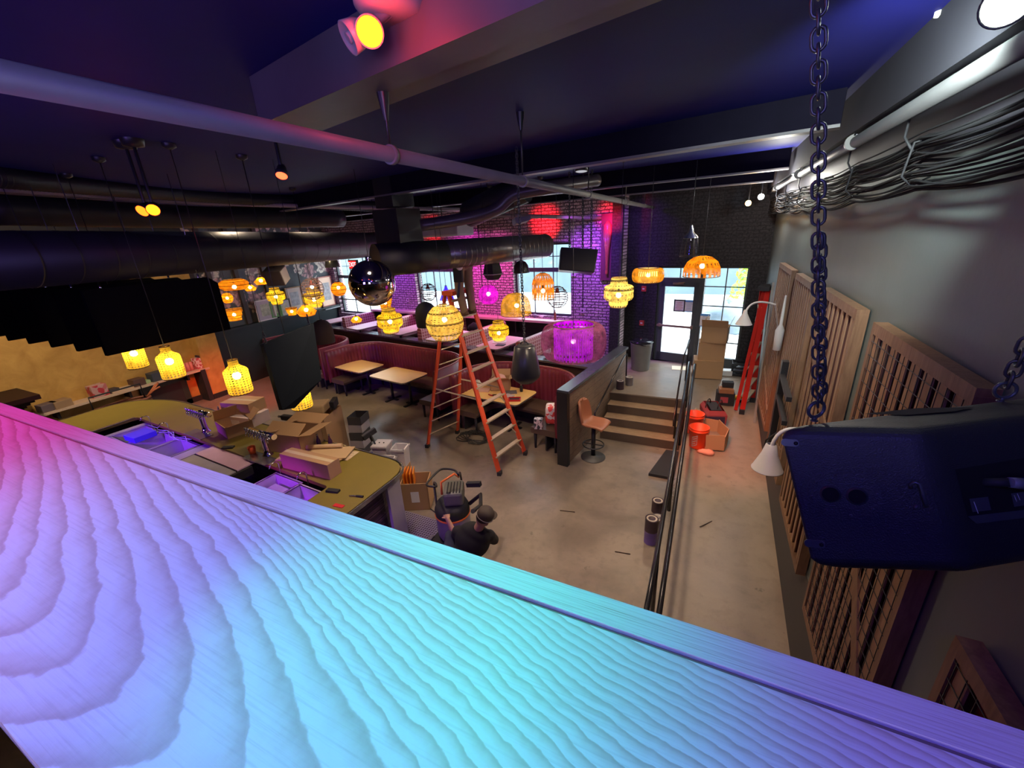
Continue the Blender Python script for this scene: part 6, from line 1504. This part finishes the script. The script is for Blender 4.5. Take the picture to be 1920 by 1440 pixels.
def slot(px,py,L,rot,nm):
    M2=MM.copy();M2.translation=onface(px,py);M2=M2@Matrix.Rotation(rot,4,'Z')
    plate(L,.022,.0105,0,.006).xf(M2).build(nm,Hd,t);MB().lathe([(.001,.0065),(.005,.0068),(.006,.006)],(L*.32,0,.001),12).xf(M2).build('socket_hole',HOLE,t)
slot(1481,830,.047,-.05,'fly_point');slot(1527,1019,.052,.05,'fly_point')
a=onface(1705,903,.004);b=onface(1716,910,.004);
MB().tube([onface(1708,914,.0),onface(1706,908,.006),onface(1713,903,.008),onface(1722,906,.008),onface(1730,930,.008),onface(1737,950,.006)],.0045,8).build('latch_hook',Hd,t)
for p in ((1711,913),(1719,951)): MB().lathe([(.001,.004),(.006,.003),(.007,0)],(0,0,0),12).xf(Matrix.Translation(onface(*p))@MM.to_3x3().to_4x4()).build('screw',Hd,t)
# connector recess on the rear face
rn=(tr2-tr).cross(br-tr).normalized()
if rn.dot(CAM-tr)<0:rn=-rn
def onrear(px,py,off=0): return onplane(px,py,tr,rn)+rn*off
R4_=[onrear(1790,880,.001),onrear(1925,858,.001),onrear(1950,955,.001),onrear(1815,972,.001)]
MB().quad(*R4_).build('connector_recess',HOLE,t)
MB().add([onrear(1812,968,.002),onrear(1925,955,.002),onrear(1935,968,.006),onrear(1826,981,.006)],[(0,1,2,3)]).build('recess_lip',Hd,t)
rx_=(tr2-tr).normalized();ry_=(br-tr).normalized()
for (p,q,w) in (((1815,935),(1850,960),0),((1893,925),(1922,950),0)):
    A_=[onrear(p[0],p[1],.003),onrear(q[0],p[1]-4,.003),onrear(q[0]+6,q[1]-4,.003),onrear(p[0]+6,q[1],.003)]
    MB().quad(*A_).build('connector_plate',M('recess_metal',(.10,.12,.13),.3,metal=.4),t)
for p in ((1897,928,1902,940),(1903,925,1908,937),(1822,940,1830,962)): MB().bar(onrear(p[0],p[1],.005),onrear(p[2],p[3],.005),.002,.001).build('mark',M('pale_mark',(.6,.65,.65),.5),t)
# blue speakon plug
k=thing('cable_plug','bright blue cable plug in the back of the big speaker','plug',onrear(1880,904,.02))
pA=onrear(1862,902,.035);pB=onrear(1925,908,.05)
MB().cyl(pA,pA.lerp(pB,.30),.0135,.0155,24).build('collar',M('grey_plug',(.18,.2,.22),.4),k)
MB().cyl(pA.lerp(pB,.28),pB,.0155,.015,24).build('sleeve',M('bright_blue_plug',(.005,.04,.95),.7,spec=.1),k)
MB().cyl(pB,pB+(pB-pA)*.6,.009,n=14).build('cable',BLACKM,k);MB().cyl(pA,onrear(1845,905,-.01),.012,n=16).build('neck',BLACKM,k)
# handle slot on the top
tn=(tr-tl).cross(tl2-tl).normalized();
if tn.z<0:tn=-tn
def ontop(px,py,off=.0015): return onplane(px,py,tl,tn)+tn*off
MB().add([ontop(1618,777),ontop(1720,766),ontop(1828,764),ontop(1790,772),ontop(1700,779)],[(0,1,2,3,4)]).build('handle_slot',HOLE,t)
# eye bolts and chains
def eye(p,label,r_=.027,par=t,nrm=(0,0,1),rot=.3):
    p=V(p);ax=V((cos(rot),sin(rot),0))
    MB().tube([p+V((0,0,.012+r_))+ax*r_*cos(a)+V((0,0,r_*sin(a))) for a in [2*PI*i/24 for i in range(24)]],.0055,10,True).build('eye_bolt',Hd,par)
    MB().cyl(p,p+V((0,0,.014)),.007,n=14).lathe([(.001,.001),(.012,.001),(.012,-.001)],p,16).build('eye_shank',Hd,par);return p+V((0,0,.012+2*r_))
c1=onplane(1526,788,tl,tn);top1=eye(c1,'e',rot=.55)
T1=at(1535,0,.95);dr1=(T1-top1);end=top1+dr1*((ZC-.02-top1.z)/dr1.z)
link_chain(top1-dr1.normalized()*.012,end,.0335,.0042,'speaker_chain','heavy steel chain holding the left eye of the big speaker',.0)
dn_=dr1.normalized();sd2=dn_.orthogonal().normalized()*.016
link_chain(top1+sd2-dn_*.004,top1.lerp(T1,.50)+sd2*.4,.031,.0042,'speaker_chain','second chain length doubled beside the lower part of the first',.22)
c2=onplane(1877,752,tl,tn);top2=eye(c2,'e',.027,rot=.1);d2=at(1962,560,1.25)-top2;end2=top2+d2*((ZC-.02-top2.z)/d2.z)
link_chain(top2-d2.normalized()*.012,end2,.040,.0055,'speaker_chain','heavy steel chain on the right eye of the big speaker at the frame edge',.0)
# spare white shade behind the speaker top
ws=at(1475,792,1.75)
# ---------------------------------------------------------------- people
SKIN=M('skin',(.46,.25,.18),.5,var=.06)
def figure(name,label,J,loc,shirt,trousers,shoes,hair,cap=None,facing=(0,1,0)):
    """J: joints in world space. Every skin or cloth piece is one continuous remeshed surface."""
    t=thing(name,label,'person',loc);L=V(loc)
    def cap_(mb,p,q,r0,r1,n=14):
        p=V(p);q=V(q);k=5
        for i in range(k+1): mb.sph(p.lerp(q,i/k),r0+(r1-r0)*i/k,n,8)
        mb.cyl(p,q,r0,r1,n)
    def ell(mb,c,R,abc,n=20,m=12):
        o=len(mb.v);mb.sph((0,0,0),1,n,m);R4=R.to_4x4();R4.translation=V(c)
        for i in range(o,len(mb.v)):
            q=mb.v[i];mb.v[i]=tuple(R4@V((q[0]*abc[0],q[1]*abc[1],q[2]*abc[2])))
    def fuse(mb,nm,mat,vox,sm=6):
        o=mb.build(nm,mat,t)
        a=o.modifiers.new('r','REMESH');a.mode='VOXEL';a.voxel_size=vox;a.use_smooth_shade=True
        b_=o.modifiers.new('s','SMOOTH');b_.factor=.5;b_.iterations=sm
        dg=bpy.context.evaluated_depsgraph_get();me2=bpy.data.meshes.new_from_object(o.evaluated_get(dg));o.modifiers.clear();o.data=me2
        me2.materials.clear();me2.materials.append(mat)
        for p in me2.polygons:p.use_smooth=True
        return o
    g=lambda k:V(J[k])
    fwd=V(facing).normalized()
    hd=(g('head')-g('neck')).normalized()
    def frame(z,x):
        z=z.normalized();x=(x-z*x.dot(z)).normalized();return Matrix((x,z.cross(x),z)).transposed()
    across=(g('rsho')-g('lsho')).normalized();spine=g('chest')-g('pelvis')
    T=frame(spine,across)
    kk=J.get('bulk',1)
    def torso(mb,k):
        k=k*kk
        ell(mb,g('pelvis'),T,(.165*k,.115*k,.13*k));ell(mb,g('pelvis').lerp(g('chest'),.5),T,(.145*k,.105*k,.17*k));ell(mb,g('chest'),T,(.175*k,.12*k,.17*k))
        ell(mb,g('chest').lerp(g('neck'),.45),T,(.15*k,.085*k,.09*k))
        for s in 'lr': cap_(mb,g('chest').lerp(g(s+'sho'),.3),g(s+'sho'),.075*k,.060*k)
    z=hd;y=(fwd-z*fwd.dot(z)).normalized();x=y.cross(z);HR=Matrix((x,y,z)).transposed()
    body=MB();torso(body,.9)
    cap_(body,g('chest').lerp(g('neck'),.6),g('head')-hd*.03,.058,.052)
    ell(body,g('head')+hd*.015,HR,(.076,.095,.108));ell(body,g('head')+HR@V((0,.028,-.05)),HR,(.058,.062,.06));ell(body,g('head')+HR@V((0,.1,-.012)),HR,(.014,.022,.026))
    for s in(-1,1): ell(body,g('head')+HR@V((s*.078,0,-.005)),HR,(.012,.020,.030))
    for s in 'lr':
        sh,el,wr=g(s+'sho'),g(s+'elb'),g(s+'wri')
        cap_(body,sh,el,.052,.040);cap_(body,el,wr,.040,.027)
        hdir=V(J.get(s+'hand',(wr-el))).normalized();side=hdir.cross(V((0,0,1)))
        side=side.normalized() if side.length>.1 else V((1,0,0));curl=hdir.cross(side).normalized()
        ell(body,wr+hdir*.048,Matrix((side,curl,hdir)).transposed(),(.040,.017,.055))
        for o_,ln in ((-.031,.066),(-.011,.080),(.011,.076),(.030,.058)):
            b_=wr+hdir*.085+side*o_;c_=b_+hdir*ln*.5+curl*.012+side*o_*.25;e_=b_+hdir*ln*.75+curl*.038+side*o_*.3
            cap_(body,b_,c_,.0095,.009,8);cap_(body,c_,e_,.009,.008,8)
        ss=-1 if s=='l' else 1
        cap_(body,wr+hdir*.03+side*.028*ss,wr+hdir*.065+side*.058*ss+curl*.01,.0125,.010,8);cap_(body,wr+hdir*.065+side*.058*ss+curl*.01,wr+hdir*.092+side*.055*ss+curl*.025,.010,.009,8)
        hp,kn,an,toe=g(s+'hip'),g(s+'kne'),g(s+'ank'),g(s+'toe')
        cap_(body,hp,kn,.088,.056);cap_(body,kn,kn.lerp(an,.35),.056,.054);cap_(body,kn.lerp(an,.35),an,.054,.036);cap_(body,an,toe,.036,.03)
    fuse(body,'body',SKIN,.0075,4)
    sh_=MB();torso(sh_,1.06)
    for s in 'lr': cap_(sh_,g(s+'sho'),g(s+'sho').lerp(g(s+'elb'),.72),.072,.062)
    fuse(sh_,'shirt',shirt,.013,8)
    pc=MB();ell(pc,g('pelvis'),T,(.182,.13,.145))
    for s in 'lr':
        hp,kn,an=g(s+'hip'),g(s+'kne'),g(s+'ank');cap_(pc,hp,kn,.105,.078);cap_(pc,kn,kn.lerp(an,.92),.078,.070)
    fuse(pc,'trousers',trousers,.013,8)
    for s in 'lr':
        an,toe=g(s+'ank'),g(s+'toe');d=(toe-an);d.z=0;d.normalize();mb=MB()
        cap_(mb,an+V((0,0,-.02))-d*.04,an+V((0,0,-.03))+d*.03,.045,.046);cap_(mb,an+V((0,0,-.03))+d*.03,toe+d*.03,.045,.034);fuse(mb,'shoe',shoes,.010,4)
    R=HR.to_4x4();R.translation=g('head')+hd*.02
    def hb(mb,nm,mat): mb.xf(R);return mb.build(nm,mat,t)
    hb(MB().sph((0,-.014,.026),1,20,14,(.083,.096,.096)),'hair',hair)
    for s in(-1,1): hb(MB().sph((s*.030,.090,.008),.010,10,8),'eye',M('eye_white',(.75,.73,.7),.3))
    hb(MB().sph((0,.088,-.060),1,10,6,(.024,.008,.006)),'mouth',M('lips',(.4,.16,.14),.5))
    if cap:
        hb(MB().lathe([(.094,.0),(.099,.03),(.092,.07),(.06,.105),(.001,.115)],(0,-.008,.025),24),'cap',cap)
        hb(MB().prism([(.072*cos(a),.065+.10*sin(a)) for a in [PI*i/10 for i in range(11)]],.022,.032),'cap_brim',cap)
        hb(MB().tube([(.100*cos(a),-.008+.100*sin(a),.030) for a in [2*PI*i/24 for i in range(24)]],.005,6,True),'cap_band',M('cap_strap',(.25,.22,.2),.6))
    return t
BLKS=M('black_tshirt',(.008,.008,.011),.85,bump=.2,bsc=30);KHAKI=M('khaki_canvas',(.21,.15,.095),.8,var=.2,bump=.3,bsc=25);JEAN=M('dark_jeans',(.03,.035,.06),.85)
HAIRD=M('dark_brown_hair',(.03,.018,.012),.7);HAIRR=M('auburn_hair',(.10,.03,.02),.7);BOOT=M('brown_boot',(.10,.055,.03),.6)
# crouching man by the vacuum: pelvis low, back bent, arms toward the vacuum
hx,hy=-2.08,3.26
P=V((-2.34,2.80,0))
fw=V((-.25,.97,0)).normalized();sdv=V((fw.y,-fw.x,0))
head=at(907,972,4.66);neck=at(899,986,4.71)
chest=at(886,1012,4.80);pel=chest+V((-.10,-.22,-.34))
J=dict(head=head,neck=neck,chest=chest,pelvis=pel,
 lsho=chest-sdv*.20+V((0,.05,.06)),lelb=chest-sdv*.30+fw*.22+V((0,0,-.16)),lwri=V((-2.70,3.42,.72)),
 rsho=chest+sdv*.18+V((0,.05,.04)),relb=chest+sdv*.20+fw*.26+V((0,0,-.22)),rwri=V((-2.34,3.46,.46)),
 lhip=pel-sdv*.10,lkne=pel-sdv*.20+fw*.40+V((0,0,.18)),lank=pel-sdv*.20+fw*.14+V((0,0,-.28)),ltoe=pel-sdv*.21+fw*.30+V((0,0,-.325)),
 rhip=pel+sdv*.10,rkne=pel+sdv*.20+fw*.36+V((0,0,-.28)),rank=pel+sdv*.16-fw*.06+V((0,0,-.28)),rtoe=pel+sdv*.16-fw*.10+V((0,0,-.325)),
 lhand=(-.5,.6,-.1),rhand=(-.5,.6,-.3),bulk=1.15)
figure('person','crouching person in black t-shirt and dark cap bent over the shop vacuum','p' and J,(pel.x,pel.y,0),BLKS,JEAN,M('black_shoe',(.02,.02,.02),.5),HAIRD,cap=M('dark_cap',(.05,.035,.03),.7),facing=(.25,.8,-.55))
# man on the ladder
f9=9/10.35*1.0
zs=FL_.lerp(top-dw,9/10.35).z+.02
sa_=FL_.lerp(top-dw,9/10.35);sb_=FR_.lerp(top+dw,9/10.35);sm_=(sa_+sb_)/2;sd_=(sb_-sa_).normalized()
face_=V((-.95,.2,0)).normalized()
c=sm_+V((.02,0.03,.0))
pel=c+V((-.02,.02,.93));J=dict(pelvis=pel,chest=pel+V((-.24,0,.17)),neck=pel+V((-.38,0,.18)),head=pel+V((-.49,0,.16)),
 lsho=pel+sd_*-.19+V((-.30,0,.18)),lelb=pel-sd_*.28+V((-.46,0,.0)),lwri=pel-sd_*.20+V((-.56,0,.18)),
 rsho=pel+sd_*.19+V((-.30,0,.18)),relb=pel+sd_*.28+V((-.46,0,.0)),rwri=pel+sd_*.20+V((-.56,0,.18)),
 lhip=pel-sd_*.10+V((0,0,-.04)),lkne=c-sd_*.13+V((-.02,0,.50)),lank=c-sd_*.11+V((.03,0,.09)),ltoe=c-sd_*.11+V((-.12,0,.045)),
 rhip=pel+sd_*.10+V((0,0,-.04)),rkne=c+sd_*.13+V((-.02,0,.50)),rank=c+sd_*.11+V((.03,0,.09)),rtoe=c+sd_*.11+V((-.12,0,.045)),
 lhand=(-.3,0,.9),rhand=(-.3,0,.9))
pm_=figure('person','person in khaki work trousers and tool pouch standing high on the orange ladder','p' and J,(c.x,c.y,c.z),M('dark_work_shirt',(.03,.03,.04),.8),KHAKI,BOOT,HAIRR,facing=(-.95,.2,0))
pp=pel-sd_*.20+V((.05,0,-.12));t=thing('tool_pouch','black and white tool pouch hanging at the hip of the person on the ladder','tool pouch',pp)
MB().box(pp+V((0,0,-.08)),(.16,.08,.24),.2).build('pouch',BLACKM,t,bevel=.015);MB().sph(pp+V((.06,-.03,.05)),.055,12,8,(1,1,1)).build('tape_roll',WHITE,t);MB().cyl(pp+V((.02,-.02,-.2)),pp+V((-.02,-.04,-.45)),.022,n=10).build('hammer_handle',M('navy_handle',(.03,.03,.08),.5),t)
# ---------------------------------------------------------------- light
wd=bpy.data.worlds.new('daylight');SC.world=wd;wd.use_nodes=True
wd.node_tree.nodes['Background'].inputs[0].default_value=(.80,.92,1,1);wd.node_tree.nodes['Background'].inputs[1].default_value=11.0
def light(name,typ,loc,col,e,size=.1,to=None,spot=60,blend=.5,parent=None,**k):
    ld=bpy.data.lights.new(name,typ);ld.color=col;ld.energy=e
    if typ=='AREA': ld.size=size
    else: ld.shadow_soft_size=size
    if typ=='SPOT': ld.spot_size=math.radians(spot);ld.spot_blend=blend
    o=bpy.data.objects.new(name,ld);COL.objects.link(o)
    if parent is not None: o.parent=parent;o.location=V(loc)-V(parent['_w'])
    else:o.location=loc
    if to is not None: o.rotation_euler=(V(to)-V(loc)).to_track_quat('-Z','Y').to_euler()
    for a,b_ in k.items(): setattr(ld,a,b_)
    return o
for i,(s0,s1,a,b_) in enumerate(wins):
    c=inward(B0,B1,(s0+s1)/2,(a+b_)/2,.30)
    o=light('window_daylight','AREA',c,(1,1,1),1,1,to=c+V((-.1,-1,0)));o.data.shape='RECTANGLE';o.data.size=s1-s0;o.data.size_y=b_-a;o.data.cycles.is_portal=True
c=inward(D0,D1,(dl+dr)/2,1.87,.28);o=light('window_daylight','AREA',c,(1,1,1),1,1,to=c+V((-.2,-1,0)));o.data.shape='RECTANGLE';o.data.size=dr-dl;o.data.size_y=2.38;o.data.cycles.is_portal=True
WARM=(1,.76,.52);COOL=(.85,1,.95)
for b_,pw,col_,t_ in LAMPS: light('bulb_light','POINT',b_,col_,pw,.04,parent=t_)
light('flood_light','POINT',(.55,2.0,4.66),(.9,1,.95),3,.05)
# white and amber floodlights on the right side of the ceiling
light('flood_light','SPOT',(.52,2.05,4.60),(.86,1,.93),300,.06,to=(1.05,5.0,4.0),spot=92,blend=1)
light('flood_light','POINT',(.60,6.95,4.42),(1,.97,.85),48,.06)
light('flood_light','POINT',(.62,8.9,4.35),(.95,.97,1),30,.05)
light('flood_light','POINT',(.45,9.2,4.25),(1,.5,.12),14,.05)
for p_,a_,w_ in (((-.9,4.9,4.55),(-1.6,5.6,0),330),((-3.6,3.6,4.55),(-3.4,4.4,0),330),((-6.5,5.2,4.55),(-6.6,5.6,0),200),((-9.6,4.6,4.55),(-9.8,4.4,0),230),((-.5,3.0,4.55),(.2,4.6,0),170),((-9.5,2.2,4.55),(-12.9,3.6,1.6),480),((-1.0,8.9,4.5),(-1.6,7.8,.3),150),((-6.2,3.9,4.6),(-6.2,3.6,1.1),110)):
    light('ceiling_fill','SPOT',p_,WARM,w_,.12,to=a_,spot=115,blend=.9)  # added warm fill for floor, bar and walls, without fixtures
light('ceiling_fill','SPOT',(-7.9,6.3,4.5),(1,.74,.38),210,.1,to=(-7.9,7.9,.7),spot=52,blend=.8)  # added warm fill brightening the booth tables, like the next one
light('ceiling_fill','SPOT',(-4.6,5.6,4.5),(1,.74,.38),110,.1,to=(-4.0,7.3,.7),spot=40,blend=.8)
# stage wash over the balcony: violet-blue, magenta and cyan heads
light('stage_wash','AREA',(.1,-.6,4.75),(.10,.075,1),20,.5,to=(.0,.3,3.5))
light('stage_wash','SPOT',(-2.2,.0,4.7),(1,.03,.5),55,.08,to=(-1.75,.25,3.5),spot=85,blend=1)
light('stage_wash','SPOT',(-1.0,.0,4.75),(.14,.36,1),60,.08,to=(-.75,.2,3.5),spot=80,blend=1)
light('stage_wash','SPOT',(-.55,.80,4.78),(0,1,.45),62,.05,to=onz(860,1085,3.55),spot=34,blend=1)
light('stage_fill','AREA',(-.6,-1.6,3.9),(.46,.42,1),34,1.0,to=(-1.2,3,4.4))
light('stage_fill','AREA',(-3.5,-1.2,4.0),(.34,.20,1),30,.8,to=(-4,3,4.6))
light('stage_fill','SPOT',(.1,-.9,4.1),(.55,.45,1),110,.2,to=(-.9,2.5,4.85),spot=42,blend=1)  # added violet fill brightening the ceiling beyond the near beam
light('stage_fill','SPOT',(-.85,.95,4.35),(0,.5,1),45,.05,to=(-.75,1.05,4.85),spot=90,blend=1)
# red heads
rc_=at(693,60,1.42);light('red_head','POINT',rc_+(CAM-rc_).normalized()*.10,(1,.04,.01),6,.05)
light('red_head','SPOT',SPOTS[0][0]+V((0,0,-.02)),(1,.05,.03),4,.04,to=(-6,3.5,1.5),spot=140)
q_=SPOTS[1][0];light('red_head','POINT',q_+V((0,-.02,-.10)),(1,.06,.02),1.2,.04)
light('red_head','SPOT',(-9.3,5.3,2.6),(1,.05,.02),600,.06,to=(-11.7,6.3,0),spot=60,blend=1)
light('red_head','SPOT',(-.6,4.6,4.5),(1,.13,.04),620,.06,to=(.35,7.3,.3),spot=36,blend=1)
# LED heads washing the brick wall
for x_,col_,w_,zz_ in ((-11.6,(.5,.1,1),60,2.6),(-10.0,(.35,.05,1),300,2.6),(-8.9,(.55,.08,.9),180,2.4),(-6.6,(1,.05,.75),330,2.7),(-5.6,(1,.12,.55),330,2.4),(-3.0,(.50,.10,1),300,2.3),(-2.45,(.25,.03,1),190,3.2)):
    p_=V((x_,10.468-.1*(x_+2.08)-1.25,4.45));light('brick_wash','SPOT',p_,col_,w_,.08,to=(x_-.1,p_.y+1.2,zz_),spot=95,blend=1)
for x_,w_ in ((-4.1,200),(-2.3,110),(-7.9,60)):
    p_=V((x_,10.468-.1*(x_+2.08)-.7,4.1));light('brick_wash','SPOT',p_,(1,.01,.02),w_,.05,to=(x_,p_.y+.7,4.2),spot=75,blend=1)
light('brick_wash','SPOT',(-1.9,9.8,4.5),(.30,.03,1),60,.06,to=(-1.7,11,3.8),spot=80,blend=1)
light('counter_wash','SPOT',(-5.3,8.6,4.5),(1,.35,.55),200,.08,to=(-5.6,9.5,1.4),spot=75,blend=1)
light('counter_wash','SPOT',(-9.4,8.6,4.5),(1,.55,.45),150,.08,to=(-9.4,9.6,1.4),spot=80,blend=1)
# added violet fill spots hidden under the balcony, brightening the bar well
light('bar_fill','SPOT',(-7.9,.6,2.15),(.22,.02,1),700,.1,to=(-8.2,2.9,.8),spot=60,blend=.8)
light('bar_fill','SPOT',(-5.0,.6,2.15),(.40,.03,1),420,.1,to=(-5.0,2.55,.9),spot=36,blend=.8)
light('bar_fill','SPOT',(-3.2,.6,2.15),(.45,.15,1),120,.1,to=(-3.5,4.0,.2),spot=60,blend=.9)
SC.view_settings.view_transform='Standard';SC.view_settings.look='None';SC.view_settings.gamma=1;SC.view_settings.exposure=0
SC.view_settings.use_curve_mapping=False
SC.cycles.use_denoising=True
SC.cycles.max_bounces=8;SC.cycles.transparent_max_bounces=16;SC.cycles.sample_clamp_indirect=6
